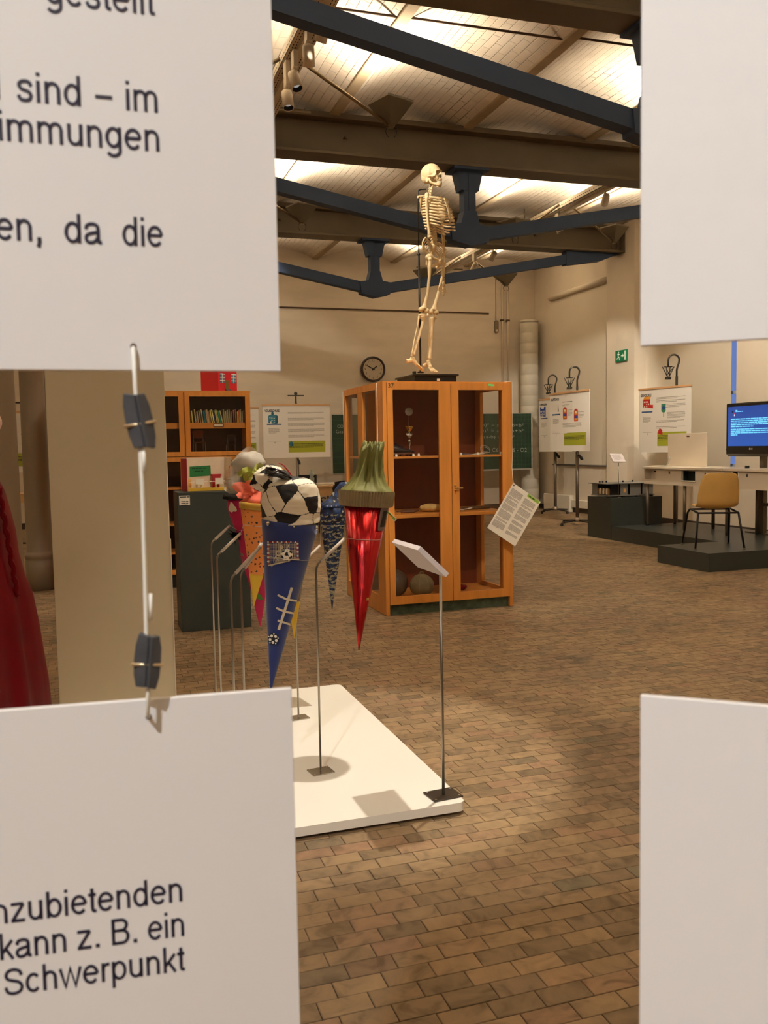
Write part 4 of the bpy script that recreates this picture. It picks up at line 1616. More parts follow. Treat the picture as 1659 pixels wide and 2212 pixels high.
def crepe(a_, r, z):
    h = max(0.0, min(1.0, (z - red.L) / 0.24))
    g = min(1.0, h * 4)
    return r * (1 + g * (0.20 * math.sin(5 * a_ + 2.5 * h) + 0.15 * math.sin(11 * a_ - 3 * h) + 0.07 * math.sin(23 * a_ + 4 * h)))


mb = MB()
pr = []
for (h, rk) in ((0.0, 1.05), (0.012, 0.96), (0.028, 0.76), (0.048, 0.60), (0.075, 0.49), (0.11, 0.425), (0.15, 0.39), (0.185, 0.37), (0.207, 0.34), (0.203, 0.24)):
    pr.append((red.r * rk, red.L + h))
mb.lathe(pr, 140, M=red.M(), f=crepe)
for v in mb.bm.verts:
    h = (v.co - red.top).dot(red.ax)
    if h > 0:
        v.co += red.rt * (0.28 * h * h + 0.02 * h) + red.ax * (0.014 * math.sin(9 * math.atan2((v.co - red.top).dot(red.toc), (v.co - red.top).dot(red.rt) - 0.01)) if h > 0.18 else 0)
mb.build('crepe_top', M_CREPE, t, world=True)
mb = MB()
red.pix(mb, [(822, 1100), (829, 1092), (838, 1096), (832, 1140), (826, 1147), (816, 1146), (817, 1130)], 0, 0.002)
mb.build('grey_frame', mat('grey_card', (120, 104, 100), 0.6), t, world=True)
mb = MB()
red.pix(mb, [(828, 1104), (835, 1103), (829, 1138), (820, 1139)], 0, 0.0035)
mb.build('black_slate', M_INK, t, world=True)
mb = MB()
red.pix(mb, [(792, 1291), (797, 1291), (796, 1297), (791, 1297)], 0, 0.002)
mb.build('small_sticker', mat('gold_sticker', (176, 140, 60), 0.4), t, world=True)

# --- football cone
Y_BL = Y3 + 0.02
blue = Cone(on_y(627, 1128, Y_BL), on_y(584, 1500, Y_BL), 0.5 * (on_y(688, 1128, Y_BL).x - on_y(566, 1128, Y_BL).x) * 1.0)
t = thing('school_cone', 'blue felt school cone with a football-patterned bag on top', 'school cone', tuple(blue.tip))
blue.shell(M_BLUEF, t)
mb = MB()
Bc = on_y(628, 1080, Y_BL)
_v = (EYE - Bc).normalized()


def ball_dir(dx, dy):
    return (_v * math.sqrt(max(0.0, 1 - dx * dx - dy * dy)) + RT * dx + UP * dy).normalized()


want = ball_dir(-0.27, 0.20)
q1 = SP[0].rotation_difference(want).to_matrix()
best = None
for ang in range(0, 360, 2):
    q2 = Matrix.Rotation(R(ang), 3, want) @ q1
    sc = max((q2 @ p).dot(ball_dir(0.68, 0.06)) for p in SP)
    if best is None or sc > best[0]:
        best = (sc, q2)
rotb = best[1]
rad0 = blue.r * 1.04


def bagshape(p):
    q = Vector(p)
    if q.z < -0.15:
        k = (-0.15 - q.z) / 0.85
        h = math.sqrt(max(0.0004, 1 - q.z * q.z))
        want_r = 1.0 - 0.06 * k
        g = (want_r / max(h, 0.25)) if k < 0.85 else (want_r / max(h, 0.25)) * (1 - (k - 0.85) / 0.15)
        q.x *= g
        q.y *= g
        q.z = -0.15 - 0.72 * k
    if q.z > 0.55:
        q.z = 0.55 + (q.z - 0.55) * 0.55
    w_ = mnoise.noise(Vector((p.x * 1.6, p.y * 1.6, p.z * 3.2)) + Vector((3, 1, 7)))
    w2 = mnoise.noise(Vector((p.x * 4.0, p.y * 4.0, p.z * 9.0)))
    return q * (1 + 0.045 * w_ + 0.012 * w2)


soccer_ball(mb, Bc, (rad0, rad0, rad0), rotb, bagshape)
Bl = on_y(590, 1038, Y_BL + 0.02)
rot2 = Matrix.Rotation(R(50), 3, 'Y') @ Matrix.Rotation(R(75), 3, 'X')


def lobe(p):
    w_ = mnoise.noise(p * 2.0 + Vector((9, 2, 4)))
    q = Vector(p) * (1 + 0.16 * w_)
    q.x *= 1.05 + 0.25 * max(0, -p.x)
    return q


soccer_ball(mb, Bl, (0.068, 0.064, 0.060), rot2, lobe, 5)
mb.build('football_bag', [M_FWHITE, M_FBLACK, M_SEAM], t, world=True)
mb = MB()
A = on_y(574, 1014, Y_BL - 0.05)
K = on_y(637, 1037, Y_BL - 0.04)
rr_ = random.Random(4)
for k in range(9):
    f0 = k / 8
    a_ = A + Vector((0.0, rr_.uniform(-0.02, 0.03), -0.032 * f0 + 0.008)) + RT * (0.012 * f0)
    mid = a_.lerp(K, 0.55) + Vector((0, -0.02 + rr_.uniform(-0.01, 0.01), 0.010 - 0.012 * f0))
    mb.tube([a_, a_.lerp(mid, 0.5) + Vector((0, -0.012, 0.004)), mid, K], [0.006, 0.0085, 0.006, 0.003], 6, flat=0.45)
mb.ball(K, (0.012, 0.010, 0.009))
mb.build('ribbon_bow', M_RIBBON, t, world=True)
mb = MB()
S0 = on_y(604, 1001, Y_BL)
for k, (ax_, bx_) in enumerate((((604, 1001), (612, 1004)), ((608, 1001), (620, 1010)))):
    mb.tube([on_y(602 + 4 * k, 1001, Y_BL), on_y(612 + 2 * k, 1005 + k, Y_BL), on_y(622 + 2 * k, 1018, Y_BL), on_y(634, 1034, Y_BL - 0.02)], 0.0018, 5)
mb.build('drawstring', M_REDP, t, world=True)
mb = MB()
mb.prism([on_y(609, 1010, Y_BL), on_y(615, 1013, Y_BL), on_y(616, 1017, Y_BL), on_y(608, 1014, Y_BL)], (0, 0.01, 0))
mb.build('orange_toggle', mat('orange_plastic', (226, 128, 40), 0.5), t, world=True)
for (a_, b_, r_) in ((582, 1131, 0.0085), (635, 1138, 0.0045), (681, 1139, 0.008)):
    P = blue.pt(*blue.at(a_, b_), r_ * 0.9)
    mb = MB()
    mb.ball(P, r_, 0, 12, 8)
    mb.ball(P - Vector((0, 0.0, r_ * 0.35)) + blue.toc * r_ * 0.8, r_ * 0.32, 1, 8, 6)
    mb.build('bell', [M_BELL, M_INK], t, world=True)
# goal patch
mb = MB()
blue.pix(mb, [(577, 1169), (604, 1170.5), (644, 1171), (645, 1189), (645.5, 1208), (626, 1211), (610, 1216), (590, 1221), (588, 1225), (579, 1219), (578, 1195)], 0, 0.002)
for k in range(13):
    yy = 1173 + 3.1 * k
    blue.strip(mb, (579, yy), (643 if yy < 1208 else 620 - (yy - 1208) * 2.2, yy), 0.7, 1, 0.0026, 4)
for k in range(19):
    xx = 581 + 3.4 * k
    blue.strip(mb, (xx, 1171), (xx, 1207 + (max(0, 620 - xx)) * 0.30), 0.7, 1, 0.0026, 3)
mb.build('goal_patch', [M_NETM, mat('net_cord', (196, 182, 158), 0.8)], t, world=True)
mb = MB()
for k in range(14):
    blue.strip(mb, (579 + 4.8 * k, 1171), (581.4 + 4.8 * k, 1171), 4.0, 0 if k % 2 else 1, 0.0032, 1)
for k in range(10):
    blue.strip(mb, (580.5, 1175 + 4.6 * k), (580.5, 1177.6 + 4.6 * k), 5.0, 0 if k % 2 else 1, 0.0034, 1)
for k in range(8):
    blue.strip(mb, (642.5, 1173 + 4.4 * k), (642.5, 1175.6 + 4.4 * k), 4.0, 0 if k % 2 else 1, 0.0034, 1)
blue.strip(mb, (580, 1222), (626, 1211), 2.5, 2, 0.0034, 4)
blue.strip(mb, (620, 1208), (646, 1208), 2.5, 2, 0.0034, 3)
mb.build('goal_posts', [M_REDP, M_FWHITE, M_CREAM], t, world=True)


def cone_text(cn, s_, chars, m_, parent, size, name='lettering'):
    """chars: (letter, px, py, turn) placed on the cone's surface."""
    for (ch, a_, b_, rot_) in chars:
        u_, an = cn.at(a_, b_)
        P = cn.pt(u_, an, 0.0035)
        nrm = (cn.toc * math.cos(an) + cn.rt * math.sin(an)).normalized()
        xx_ = cn.ax.cross(nrm).normalized()
        if xx_.dot(RT) < 0:
            xx_ = -xx_
        Mx = frame_m(P, xx_, nrm.cross(xx_))
        lettering(ch, size, m_, parent, Matrix.Translation(-parent.location) @ Mx @ Matrix.Rotation(R(rot_), 4, 'Z') @ Matrix.Translation((0, -size * 0.33, 0)), 'CENTER', bold=0.0006, name=name)


cone_text(blue, 'TOR!', [('T', 599, 1207, 60), ('O', 602, 1195, 20), ('R', 609, 1184, 14), ('!', 622, 1181, -20)], M_CREAM, t, 0.030)


def ball_sticker(cn, parent, px_, py_, rpx, rot_=0.0, off=0.004):
    mb = MB()
    u_, an = cn.at(px_, py_)
    P = cn.pt(u_, an, off)
    nrm = (cn.toc * math.cos(an) + cn.rt * math.sin(an)).normalized()
    xx_ = cn.ax.cross(nrm).normalized()
    if xx_.dot(RT) < 0:
        xx_ = -xx_
    Mx = frame_m(P, xx_, nrm.cross(xx_)) @ Matrix.Rotation(rot_, 4, 'Z')
    r_ = rpx * 1.9e-3
    shape(mb, Mx, disc_pts(0, 0, r_, 28), 1, 0)
    # white hexagon-like patches around a black centre pentagon
    for k in range(5):
        a0 = 2 * PI * k / 5 + PI / 10
        shape(mb, Mx, disc_pts(0.60 * r_ * math.cos(a0 + PI / 5), 0.60 * r_ * math.sin(a0 + PI / 5), 0.27 * r_, 6, a0=a0), 0, 0.0006)
        shape(mb, Mx, disc_pts(0.88 * r_ * math.cos(a0), 0.88 * r_ * math.sin(a0), 0.13 * r_, 6), 0, 0.0006)
    mb.build('football_sticker', [M_FWHITE, M_INK], parent, world=True)


mb = MB()
u_, an = blue.at(620, 1199)
P = blue.pt(u_, an, 0.004)
nrm = (blue.toc * math.cos(an) + blue.rt * math.sin(an)).normalized()
q2 = SP[0].rotation_difference(nrm).to_matrix()
soccer_ball(mb, P, (0.0235, 0.012, 0.0235), q2, None, 4)
mb.build('padded_football', [M_FWHITE, M_FBLACK, M_SEAM], t, world=True)
ball_sticker(blue, t, 591, 1380, 12)
ball_sticker(blue, t, 579.5, 1427, 12, 0.4)
mb = MB()
blue.strip(mb, (630, 1269), (602, 1360), 5.5, 0, 0.003, 8)
for (a_, b_) in (((600, 1285), (618, 1294)), ((618, 1294), (640, 1298)), ((597, 1313), (614, 1321)), ((614, 1321), (634, 1325)), ((600, 1340), (612, 1344)), ((612, 1344), (626, 1349))):
    blue.strip(mb, a_, b_, 4.2, 0, 0.0035, 4)
mb.build('white_net_applique', M_CREAM, t, world=True)
mb = MB()
pw = [END_BLUE] + [blue.pt(0.80, R(-70 + 14 * k), 0.006) for k in range(11)]
mb.tube(pw, 0.0012, 5)
mb.build('wire', M_WIRE, t, world=True)

# --- dark blue cone with pale crane print
m = mat('crane_print_fabric', (18, 34, 66), 0.7)
nt_ = NT(m)
tcn = nt_.n('ShaderNodeTexCoord')
mpn = nt_.n('ShaderNodeMapping')
mpn.inputs['Scale'].default_value = (1, 1, 1.5)
nt_.l(tcn.outputs['Object'], mpn.inputs[0])
v1 = nt_.n('ShaderNodeTexVoronoi', i_Scale=34.0, feature='F1')
nt_.l(mpn.outputs[0], v1.inputs['Vector'])
wv = nt_.n('ShaderNodeTexWave', i_Scale=16.0, i_Distortion=9.0, i_Detail=1.0)
nt_.l(tcn.outputs['Object'], wv.inputs['Vector'])
r1 = nt_.ramp(v1.outputs['Distance'], [(0.24, (1, 1, 1)), (0.30, (0, 0, 0))])
r2 = nt_.ramp(wv.outputs['Fac'], [(0.55, (0, 0, 0)), (0.66, (1, 1, 1))])
mm = nt_.n('ShaderNodeMath', operation='MULTIPLY')
nt_.l(r1, mm.inputs[0])
nt_.l(r2, mm.inputs[1])
mx = nt_.n('ShaderNodeMix', data_type='RGBA')
nt_.l(mm.outputs[0], mx.inputs[0])
n3 = nt_.n('ShaderNodeTexNoise', i_Scale=40.0)
nt_.l(tcn.outputs['Object'], n3.inputs['Vector'])
nt_.l(nt_.ramp(n3.outputs['Fac'], [(0.40, lin((14, 20, 40))), (0.60, lin((30, 56, 104)))]), mx.inputs[6])
mx.inputs[7].default_value = (*lin((150, 148, 128)), 1)
nt_.l(mx.outputs[2], nt_.b.inputs['Base Color'])
M_CRANE = m
M_CRANEW = mat('crane_print', (158, 154, 132), 0.7)
t = thing('school_cone', 'dark blue school cone printed with pale paper cranes', 'school cone', tuple(navy.tip))
navy.shell(M_CRANE, t)
mb = MB()
rn = random.Random(11)
for row_ in range(15):
    for c_ in range(9):
        u = 0.12 + 0.058 * row_
        an = R(-88 + 22 * c_ + 9 * row_ % 22 + rn.uniform(-4, 4))
        rad_ = navy.r * u
        s_ = 0.0135 * rn.uniform(0.8, 1.15)
        u += rn.uniform(-0.018, 0.018)
        du, da = s_ / navy.L, s_ / max(rad_, 0.012)
        crane = [(-1.0, 0.45), (-0.35, 0.05), (-0.30, 0.75), (0.0, 0.15), (0.45, 0.85), (0.30, 0.0), (1.0, -0.1), (0.2, -0.45), (-0.4, -0.3)] if (row_ + c_) % 2 else [(-1.1, -0.1), (-0.4, 0.3), (0.2, 0.25), (1.0, 0.6), (0.5, -0.15), (-0.3, -0.35)]
        pts_ = [(u + p[1] * du, an + p[0] * da) for p in crane]
        vs_ = [mb.bm.verts.new(navy.pt(p[0], p[1], 0.0012)) for p in pts_]
        mb.bm.faces.new(vs_)
o = mb.build('crane_pattern', M_CRANEW, t, world=True)
o['kind'] = 'stuff'
mb = MB()


def pouch(a_, r, z):
    return r * (1 + 0.10 * math.sin(4 * a_ + z * 30) + 0.06 * math.sin(11 * a_))


mb.lathe([(navy.r * 1.02, navy.L), (navy.r * 0.98, navy.L + 0.012), (navy.r * 0.75, navy.L + 0.03), (navy.r * 0.55, navy.L + 0.05), (navy.r * 0.48, navy.L + 0.08), (navy.r * 0.42, navy.L + 0.11), (navy.r * 0.3, navy.L + 0.13)], 40, M=navy.M(), f=pouch)
for v in mb.bm.verts:
    h = (v.co - navy.top).dot(navy.ax)
    if h > 0.012:
        v.co += navy.rt * (0.55 * (h - 0.012))
mb.build('cloth_top', M_CRANE, t, world=True)

# --- orange cone, magenta cone and the hidden one
m = mat('orange_toy_print', (224, 138, 66), 0.7)
nt_ = NT(m)
tcn = nt_.n('ShaderNodeTexCoord')
v1 = nt_.n('ShaderNodeTexVoronoi', i_Scale=46.0)
v1.inputs['Randomness'].default_value = 1.0
nt_.l(tcn.outputs['Object'], v1.inputs['Vector'])
n3 = nt_.n('ShaderNodeTexNoise', i_Scale=120.0, i_Detail=2.0)
nt_.l(tcn.outputs['Object'], n3.inputs['Vector'])
ad = nt_.n('ShaderNodeMath', operation='MULTIPLY_ADD')
nt_.l(n3.outputs['Fac'], ad.inputs[0])
ad.inputs[1].default_value = 0.5
nt_.l(v1.outputs['Distance'], ad.inputs[2])
mskk = nt_.ramp(ad.outputs[0], [(0.46, (1, 1, 1)), (0.50, (0, 0, 0))])
mx = nt_.n('ShaderNodeMix', data_type='RGBA')
nt_.l(mskk, mx.inputs[0])
mx.inputs[6].default_value = (*lin((226, 140, 72)), 1)
nt_.l(nt_.ramp(v1.outputs['Color'], [(0.3, lin((30, 24, 24))), (0.5, lin((50, 84, 88))), (0.7, lin((150, 60, 30))), (0.85, lin((40, 50, 70)))]), mx.inputs[7])
nt_.l(mx.outputs[2], nt_.b.inputs['Base Color'])
M_ORPR = m
M_YEL = mat('yellow_felt', (222, 184, 60), 0.7)
M_GOLDB = mat('gold_satin_band', (178, 140, 52), 0.4, var=0.15, scale=30)
M_MAG = mat('magenta_felt', (172, 18, 74), 0.7, var=0.12, scale=8)


def tulle(name, c1, alpha):
    m_ = bpy.data.materials.new(name)
    m_.use_nodes = True
    n_ = m_.node_tree
    b_ = n_.nodes['Principled BSDF']
    b_.inputs['Base Color'].default_value = (*lin(c1), 1)
    b_.inputs['Roughness'].default_value = 0.8
    b_.inputs['Alpha'].default_value = alpha
    b_.inputs['Subsurface Weight'].default_value = 0.0
    b_.inputs['Transmission Weight'].default_value = 0.0
    return m_


M_TW = tulle('white_tulle', (206, 198, 184), 0.55)
M_TG = tulle('lime_tulle', (176, 184, 84), 0.85)
M_TC = tulle('coral_tulle', (240, 118, 92), 0.78)


def puff(mb, c, r, seed, amp=0.35, freq=2.4, sx=1.0, sz=1.0, mi=0):
    off = Vector((seed * 3.1, seed * 1.7, seed * 5.3))

    def fn(p):
        n_ = mnoise.noise(p.normalized() * freq + off) + 0.5 * mnoise.noise(p.normalized() * freq * 2.3 + off)
        return p * (1 + amp * n_)
    mb.ball(c, (r * sx, r, r * sz), mi, 40, 24, None, fn)


def petal(mb, base, tip, wid, bend_, mi=0, n=8):
    base, tip = Vector(base), Vector(tip)
    d = tip - base
    s_ = d.cross(FW).normalized() * wid
    prev = None
    for k in range(n + 1):
        u = k / n
        w_ = math.sin(PI * (0.12 + 0.80 * u)) ** 0.7
        c = base + d * u + FW * (bend_ * math.sin(PI * u))
        row_ = [mb.bm.verts.new(c + s_ * w_ * x + FW * (0.35 * wid * abs(x) * math.sin(6 * u + x * 3))) for x in (-1, -0.5, 0, 0.5, 1)]
        if prev:
            for j in range(4):
                f = mb.bm.faces.new([prev[j], row_[j], row_[j + 1], prev[j + 1]])
                f.smooth = True
                f.material_index = mi
        prev = row_


Yo = Y2 + 0.04
oran = Cone(on_y(566, 1088, Yo), on_y(548, 1312, Yo), on_y(566, 1088, Yo).x - on_y(518, 1088, Yo).x)
t = thing('school_cone', 'orange printed school cone with yellow point and coral tulle', 'school cone', tuple(oran.tip))
oran.shell(M_ORPR, t, 0.325, 0.94)
oran.shell(M_YEL, t, 0.012, 0.325, 'yellow_point')
mb = MB()
mb.lathe([(oran.r * 0.945, oran.L * 0.94), (oran.r * 1.0, oran.L * 0.945), (oran.r * 1.03, oran.L * 1.0), (oran.r * 0.98, oran.L * 1.005)], 60, M=oran.M())
mb.build('gold_band', M_GOLDB, t, world=True)
mb = MB()
mb.lathe([(oran.r * 0.9, oran.L), (oran.r * 0.72, oran.L + 0.025), (oran.r * 0.45, oran.L + 0.05), (oran.r * 0.36, oran.L + 0.07)], 50, M=oran.M(), f=lambda a_, r, z: r * (1 + 0.10 * math.sin(7 * a_ + z * 20)))
q = on_y(543, 1056, Yo)
puff(mb, on_y(545, 1062, Yo), 0.036, 2, 0.35, 2.2)
for (b_, tp, w_) in (((540, 1060), (503, 1048), 0.028), ((540, 1062), (512, 1072), 0.022), ((546, 1052), (532, 1040), 0.02), ((552, 1052), (561, 1038), 0.022), ((560, 1075), (566, 1084), 0.03), ((548, 1050), (545, 1038), 0.016)):
    petal(mb, on_y(*b_, Yo - 0.03), on_y(*tp, Yo - 0.05), w_, 0.015)
mb.build('coral_tulle', M_TC, t, world=True)
mb = MB()
mb.tube([END_OR] + [oran.pt(0.79, R(-65 + 13 * k), 0.003) for k in range(11)], 0.0015, 5)
mb.build('wire', M_WIRE, t, world=True)

Yp = Y1_ + 0.05
pink = Cone(on_y(551, 1072, Yp), on_y(562, 1356, Yp), on_y(551, 1072, Yp).x - on_y(489, 1072, Yp).x)
t = thing('school_cone', 'magenta school cone with white tulle, behind the orange one', 'school cone', tuple(pink.tip))
mb = MB()
pr = []
for k in range(19):
    u = 0.012 + (1 - 0.012) * k / 18
    pr.append((max(0.003, pink.r * u * (1 + 0.06 * math.sin(u * 16))), pink.L * u))
mb.lathe(pr, 44, M=pink.M())
mb.build('felt_cone', M_MAG, t, world=True)
mb = MB()
pink.pix(mb, [(502, 1084), (506, 1086), (509, 1092), (513, 1095), (515, 1102), (512, 1105), (508, 1104), (505, 1107), (500, 1104), (498, 1098), (500, 1092)], 0, 0.012)
mb.build('white_blob', M_CREAM, t, world=True)
mb = MB()
for k in range(16):
    a0 = 1146 + 1.6 * k
    mb.tube([pink.pt(*pink.at(518, 1152 + k * 0.9), 0.0), pink.pt(*pink.at(508, 1150 + k), 0.012), on_y(492 + (k % 4) * 2.5 + (k * 0.7 if k > 8 else 0), 1142 + 2.4 * k, Yp - 0.10)], [0.004, 0.003, 0.0012], 5)
mb.build('black_feathers', M_FBLACK, t, world=True)
mb = MB()
for (a_, b_, r_) in ((521, 1205, 8), (559, 1240, 8)):
    pink.pix(mb, [(a_ + r_ * math.cos(q), b_ + 1.4 * r_ * math.sin(q)) for q in [2 * PI * k / 14 for k in range(14)]], 0, 0.004)
    pink.pix(mb, [(a_ + 3 * math.cos(q), b_ + 5 * math.sin(q)) for q in [2 * PI * k / 10 for k in range(10)]], 1, 0.006)
mb.build('round_spots', [mat('grey_felt', (128, 108, 98), 0.8), M_REDP], t, world=True)
mb = MB()
pink.pix(mb, [(552, 1285), (556, 1281), (562, 1284), (566, 1290), (567, 1296), (560, 1295), (554, 1292)], 0, 0.003)
mb.build('green_leaf', mat('leaf_green_felt', (70, 120, 40), 0.7), t, world=True)
mb = MB()
mb.lathe([(pink.r * 0.97, pink.L * 0.985), (pink.r * 1.08, pink.L * 0.99), (pink.r * 1.06, pink.L * 1.02), (pink.r * 0.95, pink.L * 1.025)], 80, M=pink.M(), f=lambda a_, r, z: r * (1 + 0.05 * math.sin(31 * a_)))
mb.build('black_fringe', M_FBLACK, t, world=True)
mb = MB()
puff(mb, on_y(536, 1000, Yp), 0.085, 5, 0.20, 1.1, 1.0, 0.72)
puff(mb, on_y(540, 998, Yp), 0.070, 6, 0.25, 1.4, 1.0, 0.75)
puff(mb, on_y(512, 1048, Yp), 0.062, 8, 0.20, 1.3, 0.8, 1.0)
for (b_, tp, w_) in (((530, 1000), (543, 966), 0.045), ((545, 1000), (570, 988), 0.045), ((515, 1030), (497, 1010), 0.035), ((505, 1040), (489, 1062), 0.04)):
    petal(mb, on_y(*b_, Yp - 0.03), on_y(*tp, Yp - 0.02), w_, 0.02)
mb.build('white_tulle', M_TW, t, world=True)
mb = MB()
for (b_, tp, w_) in (((530, 1022), (545, 1042), 0.028), ((545, 1020), (522, 1016), 0.024), ((548, 1022), (560, 1014), 0.022), ((552, 1016), (566, 1002), 0.022), ((540, 1030), (552, 1040), 0.022), ((525, 1026), (516, 1018), 0.02), ((550, 1030), (566, 1026), 0.02)):
    petal(mb, on_y(*b_, Yp - 0.10), on_y(*tp, Yp - 0.12), w_, 0.02)
puff(mb, on_y(541, 1026, Yp - 0.05), 0.038, 3, 0.4, 2.6, 1.2, 0.7)
mb.build('lime_tulle', M_TG, t, world=True)
mb = MB()
mb.tube([END_PINK] + [pink.pt(0.76, R(-60 + 13 * k), 0.003) for k in range(10)], 0.0012, 5)
mb.build('wire', M_WIRE, t, world=True)

Yh = 3.92
hid = Cone(on_y(634, 1150, Yh), on_y(635.5, 1381, Yh), 0.075)
t = thing('school_cone', 'small beaded school cone with yellow point hidden behind the football cone', 'school cone', tuple(hid.tip))
hid.shell(mat('beaded_cloth', (120, 108, 96), 0.6, var=0.5, scale=160), t, 0.34, 1.0)
hid.shell(M_YEL, t, 0.012, 0.36, 'yellow_point')
mb = MB()
mb.tube([END4] + [hid.pt(0.9, R(-90 + 15 * k), 0.001) for k in range(13)], 0.0012, 5)
mb.build('wire', M_WIRE, t, world=True)

# ================================================================== glass display cabinet with the skeleton on top
M_HONEY = wood_mat('honey_wood_upright', (206, 134, 60), 'Z', 0.36, 0.10)
M_HONEYX = wood_mat('honey_wood_level', (206, 134, 60), 'X', 0.36, 0.10)
M_HONEYY = wood_mat('honey_wood_deep', (196, 124, 56), 'Y', 0.36, 0.10)
M_INNER = wood_mat('dark_red_wood_back', (112, 46, 20), 'Z', 0.45, 0.10)
M_PLINTH = mat('green_grey_plinth', (70, 84, 68), 0.7, var=0.35, scale=22)
M_BRASSY = mat('brassy_handle', (198, 168, 104), 0.3, 0.8)
CX0, CX1, CY0, CY1, CH = 2.260, 3.417, 6.90, 8.09, 1.927
t = thing('display_cabinet', 'tall honey-coloured glass display cabinet carrying the skeleton', 'cabinet', ((CX0 + CX1) / 2, (CY0 + CY1) / 2, 0))
CAB = t


def side_frame(x0, x1):
    mb = MB()
    mb.ring((CY0, 0.004, CY1, CH), (CY0 + 0.195, 0.148, CY1 - 0.07, 1.87), x0, x1, 'X')
    mb.build('side_frame', M_HONEY, t, world=True)
    mb = MB()
    mb.box((x0 + 0.001, 7.485, 0.148), (x1 - 0.001, 7.625, 1.87))
    mb.build('side_stile', M_HONEY, t, world=True)
    for (a, b) in ((CY0 + 0.195, 7.485), (7.625, CY1 - 0.07)):
        mb = MB()
        mb.box(((x0 + x1) / 2 - 0.002, a - 0.004, 0.145), ((x0 + x1) / 2 + 0.002, b + 0.004, 1.873))
        mb.build('pane', M_GLASS, t, world=True)


side_frame(CX0, CX0 + 0.032)
side_frame(CX1 - 0.032, CX1)
mb = MB()
mb.box((CX0 + 0.03, CY0 + 0.01, 1.905), (CX1 - 0.03, CY1 - 0.01, CH - 0.001))
mb.build('top_panel', M_HONEYX, t, world=True)
mb = MB()
mb.box((CX0 + 0.03, CY0 + 0.01, 0.09), (CX1 - 0.03, CY1 - 0.01, 0.11))
mb.build('bottom_panel', M_HONEYX, t, world=True)
for (a, b) in ((CY0 + 0.03, CY0 + 0.05), (CY1 - 0.05, CY1 - 0.03)):
    mb = MB()
    mb.box((CX0 + 0.033, a, 0.0), (CX1 - 0.033, b, 0.09))
    mb.build('plinth', M_PLINTH, t, world=True)
mb = MB()
mb.box((CX0 + 0.032, 7.60, 0.11), (CX1 - 0.032, 7.615, 1.905))
mb.build('dividing_panel', M_INNER, t, world=True)
for z_ in (1.312, 0.832):
    mb = MB()
    mb.box((CX0 + 0.034, CY0 + 0.035, z_ - (0.018 if z_ > 1 else 0.030)), (CX1 - 0.034, 7.598, z_), bev=0.003)
    mb.build('shelf', M_HONEYX, t, world=True)
    mb = MB()
    mb.box((CX0 + 0.034, 7.62, z_ - 0.02), (CX1 - 0.034, CY1 - 0.04, z_), bev=0.003)
    mb.build('shelf', M_HONEYX, t, world=True)
DZ0, DZ1 = 0.092, 1.917


def cab_door(x0, x1, gl, gr, y0=CY0 - 0.012, y1=CY0 + 0.012):
    d = MB()
    d.ring((x0, DZ0, x1, DZ1), (gl, 0.160, gr, 1.857), y0, y1)
    o = d.build('door', M_HONEY, t, world=True)
    d = MB()
    d.box((gl - 0.003, (y0 + y1) / 2 - 0.002, 0.157), (gr + 0.003, (y0 + y1) / 2 + 0.002, 1.860))
    d.build('pane', M_GLASS, o, world=True)
    return o


ld = cab_door(2.294, 2.850, 2.343, 2.746)
rd = cab_door(2.856, 3.383, 2.921, 3.322)
cab_door(2.294, 2.850, 2.343, 2.780, CY1 - 0.012, CY1 + 0.012)
cab_door(2.856, 3.383, 2.921, 3.322, CY1 - 0.012, CY1 + 0.012)
hp = on_y(985, 1054, CY0 - 0.012)
hp.x = 2.889
for (dz, r_) in ((0.018, 0.011), (-0.020, 0.011)):
    d = MB()
    d.lathe([(0.003, 0.0), (r_, 0.0), (r_ * 0.8, 0.005), (0.004, 0.006)], 16, M=Matrix.Translation((hp.x - 0.006, hp.y, hp.z + dz)) @ Matrix.Rotation(R(90), 4, 'X'))
    d.build('rosette', M_BRASSY, rd, world=True)
d = MB()
d.tube([(hp.x - 0.006, hp.y, hp.z), (hp.x - 0.006, hp.y - 0.028, hp.z)], 0.006, 8)
d.box((hp.x - 0.016, hp.y - 0.034, hp.z - 0.007), (hp.x + 0.052, hp.y - 0.022, hp.z + 0.005), bev=0.003)
d.build('handle', M_BRASSY, rd, world=True)
d = MB()
d.box((hp.x - 0.011, hp.y - 0.003, hp.z - 0.046), (hp.x - 0.001, hp.y, hp.z + 0.034), bev=0.001)
d.build('lock_plate', M_BRASSY, rd, world=True)
Mf = frame_m((2.302, CY0 - 0.0125, 1.872), (1, 0, 0), (0, 0, 1))
lettering('37', 0.052, M_INK, t, Matrix.Translation(-t.location) @ Mf @ Matrix.Translation((0, 0, 0.0004)), name='lettering')
mb = MB()
p_ = on_y(1061, 832, CY0 - 0.0135)
mb.prism([(p_.x - 0.026, p_.y, p_.z + 0.012), (p_.x + 0.026, p_.y, p_.z + 0.006), (p_.x + 0.026, p_.y, p_.z - 0.010), (p_.x - 0.026, p_.y, p_.z - 0.005)], (0, 0.0012, 0))
tag(mb.build('tape_strip', mat('mint_tape', (118, 212, 130), 0.5)), 'small mint-green tape strip on the top rail of the right cabinet door', 'tape')

# ---- things inside the cabinet
M_LEATH = mat('dark_boot_leather', (46, 42, 44), 0.45, var=0.2, scale=30)
M_SOLE = mat('brown_boot_sole', (104, 66, 44), 0.6)
M_GOLD = mat('trophy_gold', (214, 176, 84), 0.18, 1.0)
M_SILV = mat('trophy_silver', (206, 200, 190), 0.16, 1.0)
M_BASEB = mat('dark_red_base', (46, 22, 18), 0.35)


